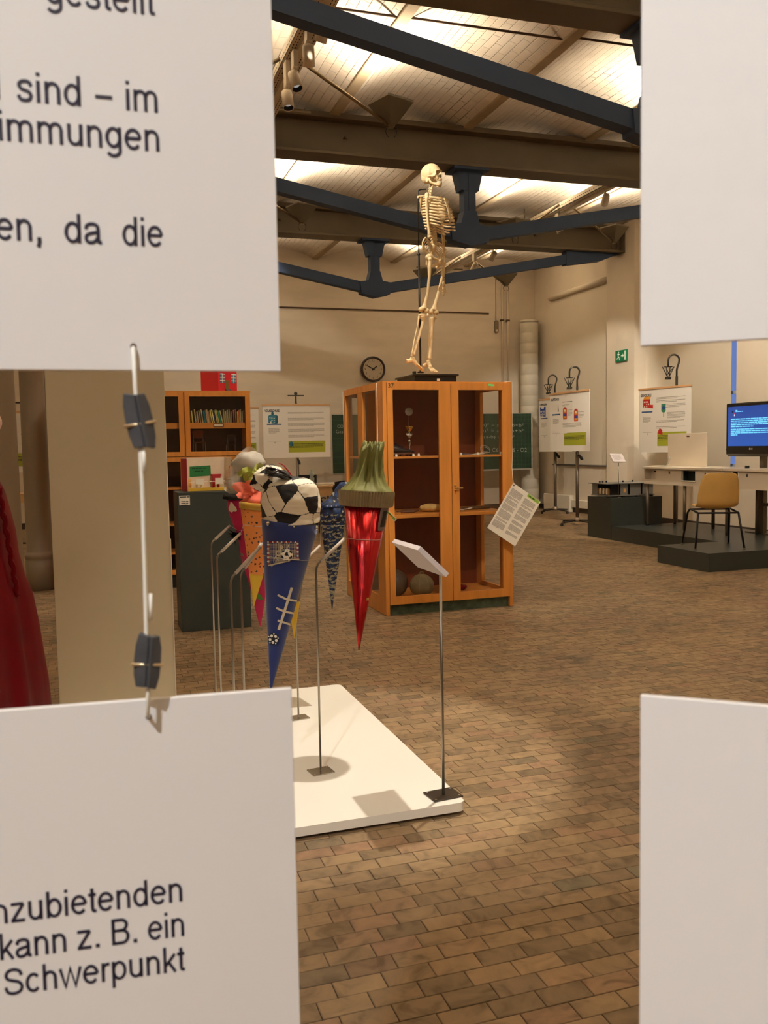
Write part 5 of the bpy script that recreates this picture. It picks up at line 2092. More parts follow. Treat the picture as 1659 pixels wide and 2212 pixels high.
def boot(x, y, z, rz, label, k=1.0):
    t = thing('football_boot', label, 'shoe', (x, y, z), rz)
    mb = MB()
    n = 14
    prev = None
    for i in range(n + 1):
        u = i / n
        xx = (-0.13 + 0.27 * u) * k
        w = (0.030 + 0.016 * math.sin(PI * min(1, u * 1.1)) - 0.016 * max(0, u - 0.75) * 4 * 0.6) * k
        h = (0.085 if u < 0.30 else 0.085 - 0.055 * min(1, (u - 0.30) / 0.45)) * k
        if u > 0.85:
            h *= 1 - 0.5 * (u - 0.85) / 0.15
        ring = []
        for j in range(12):
            a = 2 * PI * j / 12
            ring.append(mb.bm.verts.new((xx, w * math.cos(a), 0.028 * k + h * 0.5 + h * 0.5 * math.sin(a))))
        if prev:
            for j in range(12):
                f = mb.bm.faces.new([prev[j], prev[(j + 1) % 12], ring[(j + 1) % 12], ring[j]])
                f.smooth = True
        else:
            mb.bm.faces.new(ring)
        prev = ring
    mb.bm.faces.new(prev)
    mb.build('upper', M_LEATH, t)
    mb = MB()
    pts = [(-0.13, -0.026), (-0.03, -0.030), (0.06, -0.040), (0.12, -0.030), (0.142, 0.0), (0.12, 0.030), (0.06, 0.040), (-0.03, 0.030), (-0.13, 0.026)]
    mb.prism([(a * k, b * k, 0.018 * k) for a, b in pts], (0, 0, 0.014 * k))
    mb.build('sole', M_SOLE, t)
    mb = MB()
    for (a, b) in ((-0.10, -0.016), (-0.10, 0.016), (0.03, -0.022), (0.03, 0.022), (0.09, -0.02), (0.09, 0.02)):
        mb.lathe([(0.007 * k, 0), (0.009 * k, 0.019 * k)], 8, M=Matrix.Translation((a * k, b * k, 0)))
    mb.build('studs', M_SOLE, t)
    mb = MB()
    for i in range(5):
        u = -0.01 + 0.018 * i
        h = 0.108 - 0.42 * max(0, u + 0.02)
        mb.tube([(u * k, -0.024 * k, (h - 0.012) * k), (u * k, 0, h * k + 0.004), (u * k, 0.024 * k, (h - 0.012) * k)], 0.0022, 5)
    mb.tube([(-0.02 * k, 0, 0.11 * k), (-0.05 * k, -0.03, 0.13 * k), (-0.01, -0.05, 0.105 * k), (0.03, -0.04, 0.085 * k)], 0.002, 5)
    mb.build('laces', M_BLACK, t)
    return t


zs = 1.312
p_ = on_y(868, 972, 7.08)
boot(p_.x - 0.03, 7.10, zs, R(-8), 'black football boot with brown studded sole on the upper cabinet shelf')
boot(p_.x - 0.08, 7.30, zs, R(-4), 'second black football boot standing behind the first on the upper shelf')
# trophy
p_ = on_y(885, 980, 7.12)
t = thing('trophy_cup', 'slim silver trophy with small gold cup on a dark base', 'trophy', (p_.x, 7.12, zs))
mb = MB()
mb.box((-0.030, -0.028, 0), (0.030, 0.028, 0.030), bev=0.002)
mb.build('base', M_BASEB, t)
mb = MB()
mb.lathe([(0.022, 0.030), (0.020, 0.036), (0.010, 0.044), (0.006, 0.052), (0.009, 0.062), (0.005, 0.070), (0.004, 0.085), (0.007, 0.092), (0.012, 0.118), (0.013, 0.134), (0.006, 0.142), (0.004, 0.150)], 20)
mb.build('stem', M_SILV, t)
mb = MB()
for k in range(7):
    a = R(-66 + 22 * k)
    mb.tube([(0, 0, 0.150), (0.5 * 0.028 * math.sin(a), -0.004, 0.172), (0.036 * math.sin(a), 0, 0.182 + 0.022 * math.cos(a))], [0.003, 0.0065, 0.003], 8)
mb.lathe([(0.004, 0.15), (0.007, 0.18), (0.004, 0.205)], 12)
mb.build('shell_fan', M_SILV, t)
mb = MB()
mb.lathe([(0.004, 0.203), (0.008, 0.209), (0.018, 0.220), (0.030, 0.240), (0.036, 0.252), (0.033, 0.252), (0.020, 0.232)], 26, cap=False, f=lambda a, r, z: r * (1 + (0.06 * math.sin(9 * a) if z > 0.235 else 0)))
mb.build('cup', M_GOLD, t)
p2 = on_y(883, 889, 7.16)
t = thing('medal_disc', 'round pale grey medal disc mounted above the trophy', 'medal', tuple(p2))
mb = MB()
mb.lathe([(0.001, 0), (0.033, 0), (0.036, 0.003), (0.033, 0.006), (0.001, 0.006)], 30, M=Matrix.Translation((0, 0, 0)) @ Matrix.Rotation(R(90), 4, 'X'))
mb.build('disc', mat('pale_medal', (150, 142, 130), 0.4, 0.5), t)
mb = MB()
mb.tube([(0, 0.004, -0.03), (0, 0.02, -(p2.z - zs) + 0.002)], 0.0015, 6)
mb.lathe([(0.012, -(p2.z - zs) + 0.004), (0.012, -(p2.z - zs))], 10, M=Matrix.Translation((0, 0.02, 0)))
mb.build('wire_stand', M_ROD, t)
# little number tags
M_TAG = mat('white_tag', (236, 230, 215), 0.5)
TG = [(856, 982, 'one at the toe of the boots'), (893, 980, 'under the trophy base'), (904.5, 980, 'right of the trophy'), (996, 977, 'at the left end of the right upper shelf'), (1032, 976, 'between the papers in the right half'), (1082, 974, 'beside the wire ring')]
for k, (a, b, w_) in enumerate(TG):
    p_ = on_y(a, b, 6.965)
    tg = thing('number_tag', 'tiny white folded number tag ' + w_, 'tag', (p_.x, 6.965, zs), 0, 'white number tags in the cabinet')
    mb = MB()
    mb.prism([(-0.009, -0.008, 0), (0.009, -0.008, 0), (0.008, 0, 0.022), (-0.008, 0, 0.022)], (0, 0.0012, 0))
    mb.prism([(-0.009, 0.009, 0), (0.009, 0.009, 0), (0.008, 0.001, 0.022), (-0.008, 0.001, 0.022)], (0, 0.0012, 0))
    mb.build('card', M_TAG, tg)


def sheet(label, x, y, z, w, d, rz, m_, lift=0.0, name='paper_sheet', cat='paper'):
    t = thing(name, label, cat, (x, y, z), rz)
    mb = MB()
    n = 6
    prev = None
    for i in range(n + 1):
        u = -w / 2 + w * i / n
        zz = lift * (i / n) ** 2 + 0.0006
        row_ = [mb.bm.verts.new((u, -d / 2, zz)), mb.bm.verts.new((u, d / 2, zz)), mb.bm.verts.new((u, d / 2, zz + 0.0012)), mb.bm.verts.new((u, -d / 2, zz + 0.0012))]
        if prev:
            for j in range(4):
                mb.bm.faces.new([prev[j], row_[j], row_[(j + 1) % 4], prev[(j + 1) % 4]])
        else:
            mb.bm.faces.new(row_)
        prev = row_
    mb.bm.faces.new(prev)
    mb.build('page', m_, t)
    return t


M_PAPER = mat('cream_paper', (238, 226, 202), 0.6)
sheet('grey booklet lying flat near the left of the right upper shelf', 3.01, 7.12, zs, 0.14, 0.20, 0.2, mat('grey_cover', (108, 104, 110), 0.4), 0.012, 'booklet', 'booklet')
sheet('open cream booklet lying in the middle of the right upper shelf', 3.17, 7.10, zs, 0.17, 0.22, -0.1, M_PAPER, 0.018, 'booklet', 'booklet')
t = thing('wire_ring', 'thin coiled wire ring on the right upper shelf by the glass', 'wire', (3.27, 7.13, zs))
mb = MB()
mb.tube([(0.045 * math.cos(a) , 0.03 * math.sin(a), 0.033 + 0.03 * math.sin(a * 1.0) + 0.002 * a) for a in [2 * PI * k / 24 for k in range(44)]], 0.0018, 5)
mb.build('coil', M_WIRE, t)
# second shelf
zs2 = 0.832
p_ = on_y(930, 1098, 7.10)
t = thing('sand_bag', 'pale yellow loaf-shaped bag lying on the middle shelf', 'bag', (p_.x, 7.12, zs2))
mb = MB()
mb.ball((0, 0, 0.036), (0.115, 0.06, 0.036), 0, 28, 14, None, lambda p: p * (1 + 0.08 * mnoise.noise(p * 22)) * (1 - 0.20 * max(0, -p.x / 0.115)))
mb.build('cloth', mat('pale_yellow_cloth', (206, 172, 104), 0.85, var=0.12, scale=40), t)
t = thing('folded_belt', 'dark folded leather belt left of the yellow bag', 'belt', (p_.x - 0.19, 7.14, zs2))
mb = MB()
mb.tube([(-0.10, 0, 0.012), (-0.03, 0.02, 0.020), (0.04, 0.0, 0.022), (0.08, -0.03, 0.02), (0.03, -0.05, 0.012), (-0.08, -0.045, 0.012)], 0.012, 6, flat=0.4)
mb.build('strap', M_SOLE, t)
t = thing('cord_loop', 'looped white cord at the left of the right middle shelf', 'cord', (3.0, 7.05, zs2))
mb = MB()
mb.tube([(-0.06 + 0.012 * k + 0.02 * math.sin(k * 1.3), 0.03 * math.cos(k * 0.9), 0.006 + 0.010 * (1 + math.sin(k * 0.7))) for k in range(14)], 0.004, 6)
mb.build('cord', M_CORD, t)
t = thing('wooden_rod', 'mottled brown wooden rod on the right middle shelf', 'rod', (3.17, 7.14, zs2))
mb = MB()
mb.tube([(-0.13, 0, 0.016), (0.0, 0.0, 0.018), (0.15, 0.01, 0.017)], [0.012, 0.016, 0.012], 10)
mb.build('shaft', mat('mottled_brown', (96, 66, 36), 0.6, var=0.5, scale=40), t)
# bottom: medicine balls, photographs
zb = 0.11
p_ = on_y(871, 1255, 7.16)
t = thing('medicine_ball', 'dark brown leather medicine ball partly behind the cabinet stile', 'ball', (2.425, 7.17, zb))
mb = MB()
mb.ball((0, 0, 0.118), 0.118, 0, 30, 18)
mb.build('leather', mat('dark_ball_leather', (74, 56, 42), 0.5, var=0.3, scale=14, bump=0.1, bscale=90), t)
mb = MB()
for k in range(3):
    mb.tube([Matrix.Rotation(R(60 * k), 3, 'Z') @ Vector((0.1185 * math.sin(a), 0, 0.118 + 0.1185 * math.cos(a))) for a in [2 * PI * j / 28 for j in range(29)]], 0.0016, 4)
mb.build('seam', M_BLACK, t)
p_ = on_y(912, 1262, 7.06)
t = thing('medicine_ball', 'olive-grey segmented medicine ball with a strap loop on top', 'ball', (p_.x, 7.07, zb))
mb = MB()
mb.ball((0, 0, 0.098), (0.105, 0.105, 0.098), 0, 48, 20, None, lambda p: p * (1 - 0.03 * abs(math.cos(4 * math.atan2(p.y, p.x))) ** 12))
mb.build('leather', mat('olive_ball_leather', (122, 108, 76), 0.55, var=0.18, scale=18, bump=0.1, bscale=90), t)
mb = MB()
for k in range(4):
    mb.tube([Matrix.Rotation(R(45 * k + 12), 3, 'Z') @ Vector((0.104 * math.sin(a), 0, 0.098 + 0.098 * math.cos(a))) for a in [2 * PI * j / 28 for j in range(29)]], 0.0022, 5)
mb.build('seam', mat('pale_seam', (150, 132, 92), 0.7), t)
mb = MB()
mb.tube([(0.022 * math.cos(a) * 0.9, 0, 0.190 + 0.026 * math.sin(a)) for a in [PI * j / 10 for j in range(11)]], 0.006, 6)
mb.build('strap_loop', bpy.data.materials['olive_ball_leather'], t)
M_PHOTO = mat('dark_photo_print', (40, 40, 46), 0.25, var=0.9, scale=22)
t = sheet('glossy dark photograph with white border on the cabinet floor', 3.075, 7.04, zb, 0.22, 0.15, 0.05, M_PAPER, 0.012, 'photograph', 'photo')
mb = MB()
n_ = 6
for i in range(6):
    u0, u1 = -0.10 + 0.2 * i / 6, -0.10 + 0.2 * (i + 1) / 6
    f0, f1 = 0.012 * ((u0 + 0.11) / 0.22) ** 2 + 0.0026, 0.012 * ((u1 + 0.11) / 0.22) ** 2 + 0.0026
    mb.poly([(u0, -0.066, f0), (u1, -0.066, f1), (u1, 0.066, f1), (u0, 0.066, f0)])
mb.build('picture', M_PHOTO, t)
t = thing('yellow_wheel', 'small yellow toy wheel behind the photograph', 'toy', (2.965, 7.20, zb))
mb = MB()
mb.lathe([(0.002, -0.012), (0.026, -0.012), (0.030, -0.006), (0.030, 0.006), (0.026, 0.012), (0.002, 0.012)], 24, M=Matrix.Translation((0, 0, 0.030)) @ Matrix.Rotation(R(78), 4, 'X'))
mb.build('wheel', mat('toy_yellow', (226, 188, 40), 0.45), t)
t = thing('red_cloth', 'crumpled dark red cloth behind the photograph', 'cloth', (3.07, 7.26, zb))
mb = MB()
mb.ball((0, 0, 0.028), (0.07, 0.05, 0.028), 0, 22, 12, None, lambda p: p * (1 + 0.35 * mnoise.noise(p * 30)))
mb.build('fabric', M_RED, t)

# ---- hanging information sheets on strings
M_SHEET = mat('white_info_sheet', (238, 230, 214), 0.5)
M_GREENB = mat('lime_title_band', (150, 184, 70), 0.5)
M_GREYT = mat('grey_print', (148, 140, 130), 0.6)


def info_sheet(label, TLc, TRc, BLc, seed):
    """corner points: top-left, top-right, bottom-left of the page (its own reading orientation)."""
    t = thing('info_sheet', label, 'sheet', tuple(TLc))
    ex = (TRc - TLc)
    w = ex.length
    ey = (BLc - TLc)
    ey = ey - ex * (ey.dot(ex) / ex.length_squared)
    h = ey.length
    M = frame_m(TLc, ex, -ey)
    ey2 = M.to_3x3() @ Vector((0, 1, 0))
    mb = MB()
    mb.box((0, -h, -0.0015), (w, 0, 0), M=M)
    mb.build('page', M_SHEET, t, world=True)
    mb = MB()
    rect(mb, M, w * 0.55, -h * 0.065, w * 0.97, -h * 0.005, 0)
    mb.build('title_band', M_GREENB, t, world=True)
    mb = MB()
    word_lines(mb, M, w * 0.60, -h * 0.045, w * 0.30, 1, 0.01, h * 0.018, z=0.001)
    mb.build('title_print', mat('dark_green_print', (40, 60, 20), 0.6), t, world=True)
    mb = MB()
    lh = h * 0.0095
    for (x, y, n, l_) in ((0.05, -0.10, 9, 0.6), (0.05, -0.26, 3, 0.4), (0.05, -0.32, 5, 0.8), (0.05, -0.42, 7, 0.5), (0.05, -0.55, 9, 0.7), (0.05, -0.72, 3, 0.5), (0.05, -0.78, 8, 0.6),
                          (0.53, -0.12, 7, 0.6), (0.53, -0.25, 3, 0.5), (0.53, -0.32, 8, 0.8), (0.53, -0.47, 6, 0.4), (0.53, -0.60, 4, 0.6), (0.53, -0.69, 7, 0.4), (0.53, -0.84, 4, 0.3)):
        word_lines(mb, M, w * x, h * y, w * 0.40, n, h * 0.0165, lh, last=l_, seed=seed + int(-y * 100))
    mb.build('print', M_GREYT, t, world=True)
    mb = MB()
    shape(mb, M, disc_pts(w * 0.05, -h * 0.035, w * 0.022, 14), 0, 0.0012)
    mb.build('punch_hole', M_HOLE, t, world=True)
    return t, M


YI = CY0 - 0.10
t, Mi = info_sheet('white information sheet hanging askew at the right cabinet corner', on_y(1109, 1043, YI), on_y(1168, 1084, YI), on_y(1051, 1139, YI), 3)
mb = MB()
mb.tube([Mi @ Vector((0.012, -0.012, 0.001)), on_y(1108, 1036, YI), on_y(1106, 1010, CY0 - 0.02), Vector((CX1 + 0.004, CY0 - 0.004, 1.40)), Vector((CX1 + 0.004, CY0 + 0.0, CH)), Vector((CX1 - 0.02, CY0 + 0.02, CH + 0.003)), Vector((CX1 - 0.05, CY0 + 0.16, CH + 0.003))], 0.0018, 6)
mb.build('string', M_CORD, t, world=True)
XI = CX0 - 0.06
A1 = on_x(823, 1086, XI)
t, Mi = info_sheet('white information sheet hanging askew at the left cabinet corner, behind the red cone', on_y(806, 1070, 6.93), on_y(857, 1122, 6.852), on_y(772, 1138, 7.25), 9)
# string over the cabinet's top edge down to that sheet
mb = MB()
mb.tube([Mi @ Vector((0.012, -0.012, 0.001)), on_x(816, 955, CX0 - 0.012), on_x(814, 845, CX0 - 0.008), Vector((CX0 - 0.003, on_x(814, 835, CX0).y, CH - 0.01)), Vector((CX0 + 0.01, 7.03, CH + 0.003)), Vector((CX0 + 0.15, 7.2, CH + 0.003))], 0.0022, 6)
mb.build('string', M_CORD, t, world=True)
mb = MB()
mb.tube([Vector((CX0 - 0.008, 8.05, 1.05)), Vector((CX0 - 0.008, 8.06, CH - 0.02)), Vector((CX0 + 0.01, 8.05, CH + 0.003)), Vector((CX0 + 0.12, 8.0, CH + 0.003))], 0.0022, 6)
tag(mb.build('hanging_string', M_CORD), 'white string hanging over the rear corner of the cabinet side', 'string')

# ---- black stand box of the skeleton
YS = 7.34
M_BLKW = mat('black_painted_wood', (20, 18, 16), 0.35, var=0.2, scale=8)
M_BONE = mat('bone', (226, 200, 152), 0.5, var=0.08, scale=18, bump=0.08, bscale=120)
nb = M_BONE.node_tree.nodes['Principled BSDF']
bz = 2.032
bc = on_z(892, 807, bz)
xr = on_y(992, 809, bc.y).x
t = thing('skeleton_box', 'low black wooden box on top of the cabinet under the skeleton', 'box', ((bc.x + xr) / 2, bc.y + 0.2, CH))
BX0, BX1, BY0, BY1 = bc.x, xr, bc.y, bc.y + 0.50
mb = MB()
mb.box((BX0 + 0.02, BY0 + 0.02, CH), (BX1 - 0.02, BY1 - 0.02, bz - 0.018))
mb.build('body', M_BLKW, t, world=True)
mb = MB()
mb.box((BX0, BY0, bz - 0.018), (BX1, BY1, bz), bev=0.006)
mb.build('lid', M_BLKW, t, world=True)
p_ = on_y(947, 820.5, BY0 + 0.018)
mb = MB()
mb.box((p_.x - 0.014, BY0 + 0.016, p_.z - 0.010), (p_.x + 0.014, BY0 + 0.020, p_.z + 0.012), bev=0.001)
mb.build('label', M_PAPER, t, world=True)
p_ = on_z(898, 804, bz)
mb = MB()
mb.box((BX0 + 0.03, BY0 + 0.06, bz), (BX0 + 0.055, BY0 + 0.10, bz + 0.026), bev=0.002)
mb.build('foot_block', M_BLKW, t, world=True)
PXP = on_y(908.5, 804, YS).x
t = thing('skeleton_pole', 'tall thin black pole behind the skeleton with a hook at shoulder height', 'stand', (PXP, YS, bz))
SK = lambda a, b, dy=0.0: on_y(a, b, YS + dy)
mb = MB()
mb.tube([Vector((PXP, YS, bz)), Vector((PXP, YS, SK(908, 552).z))], 0.009, 10)
mb.build('lower_pole', M_BLKW, t, world=True)
mb = MB()
ptop = SK(910.5, 418)
mb.tube([Vector((PXP, YS, SK(908, 552).z)), Vector((PXP, YS, ptop.z)), Vector((PXP + 0.006, YS, ptop.z + 0.022)), Vector((PXP + 0.025, YS, ptop.z + 0.032)), SK(920, 409, 0.0)], 0.0055, 8)
mb.build('upper_pole', M_BLKW, t, world=True)
mb = MB()
mb.ball((PXP, YS, SK(908, 550).z), (0.014, 0.014, 0.012))
mb.lathe([(0.03, bz), (0.026, bz + 0.012), (0.012, bz + 0.016)], 16, M=Matrix.Translation((PXP, YS, 0)))
mb.build('collar', M_BLKW, t, world=True)


def fuse(mb, voxel, cutters=None, smooth=2):
    me = bpy.data.meshes.new('tmp')
    bmesh.ops.recalc_face_normals(mb.bm, faces=mb.bm.faces)
    mb.bm.to_mesh(me)
    mb.bm.free()
    o = bpy.data.objects.new('tmp', me)
    COL.objects.link(o)
    m_ = o.modifiers.new('r', 'REMESH')
    m_.mode = 'VOXEL'
    m_.voxel_size = voxel
    co = None
    if cutters is not None:
        cm = bpy.data.meshes.new('tmpc')
        bmesh.ops.recalc_face_normals(cutters.bm, faces=cutters.bm.faces)
        cutters.bm.to_mesh(cm)
        cutters.bm.free()
        co = bpy.data.objects.new('tmpc', cm)
        COL.objects.link(co)
        b_ = o.modifiers.new('b', 'BOOLEAN')
        b_.operation = 'DIFFERENCE'
        b_.object = co
        b_.solver = 'EXACT'
        b_.use_self = True
    s_ = o.modifiers.new('s', 'SMOOTH')
    s_.iterations = smooth
    s_.factor = 0.5
    dg = bpy.context.evaluated_depsgraph_get()
    dg.update()
    em = bpy.data.meshes.new_from_object(o.evaluated_get(dg))
    bpy.data.objects.remove(o)
    if co:
        bpy.data.objects.remove(co)
    for p in em.polygons:
        p.use_smooth = True
    return em


def mesh_part(name, me, m_, parent, label=None):
    me.materials.clear()
    me.materials.append(m_)
    o = bpy.data.objects.new(name, me)
    COL.objects.link(o)
    o.parent = parent
    return o


base_p = SK(925, 804)
t = thing('skeleton', 'life-size yellowish human skeleton hanging from the pole on the cabinet', 'skeleton', (base_p.x, YS, bz))
Tinv = Matrix.Translation((-base_p.x, -YS, -bz))
TH = R(38)
HR = Vector((math.cos(_y), -math.sin(_y), 0))
HA = Vector((math.sin(_y), math.cos(_y), 0))
Fw = HR * math.cos(TH) - HA * math.sin(TH)        # the way the chest faces
Lf = HR * math.sin(TH) + HA * math.cos(TH)        # its left
Zu = Vector((0, 0, 1))
# skull
hf = R(30)
Hf = HR * math.cos(hf) - HA * math.sin(hf)
Hl = HR * math.sin(hf) + HA * math.cos(hf)
hc = SK(933, 376)
Mh = Matrix(((Hf.x, Hl.x, 0, hc.x), (Hf.y, Hl.y, 0, hc.y), (Hf.z, Hl.z, 1, hc.z), (0, 0, 0, 1)))
mb = MB()


def cran(p):
    if p.z < -0.02:
        p = Vector((p.x * (1 - 0.8 * (-0.02 - p.z)), p.y, p.z))
    if p.x > 0.03 and abs(p.y) > 0.03:
        p = Vector((p.x, p.y * 0.90, p.z))
    return p


mb.ball((-0.012, 0, 0.008), (0.090, 0.070, 0.080), 0, 32, 20, Mh, cran)
mb.ball((-0.048, 0, -0.025), (0.050, 0.056, 0.050), 0, 20, 12, Mh)
mb.ball((0.045, 0, -0.025), (0.040, 0.052, 0.042), 0, 20, 12, Mh)
mb.tube([Mh @ Vector(p) for p in ((0.060, -0.048, 0.010), (0.080, -0.022, 0.016), (0.082, 0, 0.013), (0.080, 0.022, 0.016), (0.060, 0.048, 0.010))], 0.009, 8)
mb.tube([Mh @ Vector(p) for p in ((0.070, 0, 0.015), (0.088, 0, -0.006), (0.094, 0, -0.018))], [0.010, 0.007, 0.005], 8)
for s in (-1, 1):
    mb.tube([Mh @ Vector(p) for p in ((0.058, s * 0.050, 0.008), (0.062, s * 0.054, -0.018), (0.056, s * 0.054, -0.034), (0.020, s * 0.066, -0.036), (-0.012, s * 0.064, -0.034))], [0.007, 0.008, 0.009, 0.0055, 0.005], 8)
    mb.ball((-0.022, s * 0.052, -0.060), (0.014, 0.010, 0.020), 0, 12, 8, Mh)
    mb.tube([Mh @ Vector(p) for p in ((0.058, s * 0.044, -0.034), (0.070, s * 0.026, -0.056))], [0.011, 0.012], 8)
mb.ball((0.068, 0, -0.060), (0.026, 0.030, 0.018), 0, 18, 12, Mh)
cut = MB()
for s in (-1, 1):
    cut.ball((0.080, s * 0.031, -0.006), (0.052, 0.0195, 0.0185), 0, 18, 12, Mh)
    cut.ball((0.035, s * 0.060, -0.020), (0.022, 0.010, 0.014), 0, 14, 10, Mh)
cut.ball((0.096, 0, -0.034), (0.036, 0.012, 0.017), 0, 14, 10, Mh)
me = fuse(mb, 0.0032, cut)
me.transform(Tinv)
sk = mesh_part('skull', me, M_BONE, t)
mb = MB()
mb.tube([Mh @ Vector(p) for p in ((-0.005, -0.050, -0.030), (0.000, -0.051, -0.060), (0.012, -0.047, -0.083), (0.045, -0.034, -0.101), (0.073, -0.018, -0.110), (0.080, 0, -0.111), (0.073, 0.018, -0.110), (0.045, 0.034, -0.101), (0.012, 0.047, -0.083), (0.000, 0.051, -0.060), (-0.005, 0.050, -0.030))], [0.008, 0.012, 0.014, 0.012, 0.013, 0.014, 0.013, 0.012, 0.014, 0.012, 0.008], 10, flat=0.7)
mb.tube([Mh @ Vector(p) for p in ((0.018, -0.044, -0.088), (0.050, -0.032, -0.094), (0.080, -0.016, -0.098), (0.086, 0, -0.098), (0.080, 0.016, -0.098), (0.050, 0.032, -0.094), (0.018, 0.044, -0.088))], 0.0085, 8)
me = fuse(mb, 0.003)
me.transform(Tinv)
mesh_part('jaw', me, M_BONE, t)
M_TEETH = mat('teeth', (236, 222, 190), 0.3)
for row_, zc in (('upper', -0.080), ('lower', -0.0895)):
    mb = MB()
    for k in range(12):
        a = R(-70 + 140 * k / 11)
        mb.box((-0.0034, -0.0026, -0.0045), (0.0034, 0.0026, 0.0045), bev=0.001, M=Mh @ Matrix.Translation((0.054 + 0.036 * math.cos(a), 0.031 * math.sin(a), zc)) @ Matrix.Rotation(a + PI / 2, 4, 'Z'))
    o = mb.build('teeth', M_TEETH, t, world=True)
    o['kind'] = 'stuff'
# spine
spine_px = [(934.5, 397), (933, 404), (931.5, 412), (929, 424), (927.5, 440), (928, 458), (931, 476), (935.5, 492), (939, 506), (939.5, 518), (937.5, 530)]
sp = [SK(a, b, 0.012) for a, b in spine_px]


def along(P, n):
    L = [0]
    for k in range(1, len(P)):
        L.append(L[-1] + (P[k] - P[k - 1]).length)
    out = []
    for i in range(n):
        d = L[-1] * i / (n - 1)
        k = max(j for j in range(len(L)) if L[j] <= d + 1e-9)
        k = min(k, len(P) - 2)
        u = (d - L[k]) / (L[k + 1] - L[k])
        out.append(P[k].lerp(P[k + 1], u))
    return out


vt = along([Vector((p.x, p.y, p.z)) for p in [Vector(q) for q in sp]], 24)
for k in range(24):
    c = vt[k]
    d = (vt[min(k + 1, 23)] - vt[max(k - 1, 0)]).normalized()
    gap = (vt[1] - vt[0]).length
    r = 0.011 + 0.012 * (k / 23)
    mb = MB()
    h = gap * 0.40
    mb.tube([c - d * h, c - d * h * 0.6, c, c + d * h * 0.6, c + d * h], [r, r * 0.95, r * 0.82, r * 0.95, r], 12)
    mb.tube([c, c - Fw * (r + 0.016) - Zu * 0.008, c - Fw * (r + 0.024) - Zu * 0.016], [0.006, 0.005, 0.003], 6)
    for s in (-1, 1):
        mb.tube([c - Fw * r * 0.6, c - Fw * (r + 0.004) + Lf * s * (0.022 + 0.008 * (k > 7))], [0.005, 0.0035], 6)
    mb.build('vertebra', M_BONE, t, world=True)
# ribs
ns_ = 18
stern = []
for i in range(12):
    c = vt[6 + i if i < 12 else 17].copy()
    frac = i / 11
    d = 0.085 + 0.115 * math.sin(PI * min(1, 0.22 + 0.52 * frac)) ** 0.9
    w = 0.060 + 0.085 * math.sin(PI * (0.16 + 0.48 * frac))
    drop = 0.045 + 0.055 * frac
    end = 1.0 if i < 7 else (0.90 - 0.055 * (i - 7) if i < 10 else 0.50 - 0.10 * (i - 10))
    for s in (-1, 1):
        pts, rr_ = [], []
        for k in range(ns_ + 1):
            ph = PI * end * k / ns_
            xf = d * (1 - math.cos(ph)) / 2 * (1.06 if i < 10 else 1) - 0.020 * math.sin(ph) * (1 if ph < PI / 2 else 0.3)
            xl = s * (w * math.sin(ph) ** 0.8 + 0.012)
            z = -drop * (ph / PI) ** 1.25 * (1.0 if ph < 2.4 or i < 3 else 1 - 0.25 * (ph - 2.4))
            pts.append(c + Fw * (xf - 0.012) + Lf * xl + Zu * (z + 0.004))
            rr_.append(0.0066 + 0.0016 * math.sin(PI * k / ns_))
        mb = MB()
        mb.tube(pts, rr_, 8)
        mb.build('rib', M_BONE, t, world=True)
        if s == 1 and i < 7:
            stern.append(pts[-1] - Lf * 0.012)
mb = MB()
sp_ = [stern[0] + Zu * 0.022] + stern + [stern[-1] - Zu * 0.035 - Fw * 0.004]
for k in range(len(sp_) - 1):
    a, b = sp_[k], sp_[k + 1]
    ww = 0.022 if k == 0 else (0.015 if k < len(sp_) - 2 else 0.007)
    mb.prism([a - Lf * ww, a + Lf * ww, b + Lf * ww * (0.8 if k == 0 else 1), b - Lf * ww * (0.8 if k == 0 else 1)], Fw * 0.009)
mb.build('sternum', M_BONE, t, world=True)
# shoulder girdle and arms
sh = vt[7]
for s in (-1, 1):
    mb = MB()
    o_ = sh + Lf * s * 0.15 - Fw * 0.01 + Zu * 0.012
    mb.tube([stern[0] + Zu * 0.016, stern[0].lerp(o_, 0.35) + Fw * 0.02 + Zu * 0.02, stern[0].lerp(o_, 0.75) + Zu * 0.020, o_ + Zu * 0.01], [0.008, 0.006, 0.006, 0.008], 8, flat=0.7)
    mb.build('clavicle', M_BONE, t, world=True)
    mb = MB()
    b_ = sh - Fw * 0.022 + Lf * s * 0.080
    A_, B_, C2 = b_ + Lf * s * 0.055 + Zu * 0.01 + Fw * 0.02, b_ - Lf * s * 0.04 + Zu * 0.025, b_ - Lf * s * 0.01 - Zu * 0.125
    mb.prism([A_, B_, B_ - Zu * 0.05 - Fw * 0.006, C2, C2 + Lf * s * 0.02 + Zu * 0.03, A_ - Zu * 0.035], -Fw * 0.006)
    mb.tube([B_ - Zu * 0.012 - Fw * 0.008, A_ - Fw * 0.012 + Zu * 0.012, o_ + Zu * 0.006 - Fw * 0.006], [0.004, 0.007, 0.010], 8)
    mb.build('scapula', M_BONE, t, world=True)


def long_bone(name, pts, r0, rm, r1, n=10, parent=None, flat=1.0):
    P = [Vector(p) for p in pts]
    P = along(P, 12)
    rr_ = []
    for k in range(12):
        u = k / 11
        e0 = max(0, 1 - u / 0.14) ** 1.0
        e1 = max(0, 1 - (1 - u) / 0.14) ** 1.0
        rr_.append(rm + (r0 - rm) * e0 + (r1 - rm) * e1)
    mb = MB()
    mb.tube(P, rr_, n, flat=flat)
    mb.ball(P[0], r0 * 1.02, 0, 12, 8)
    mb.ball(P[-1], r1 * 1.02, 0, 12, 8)
    return mb


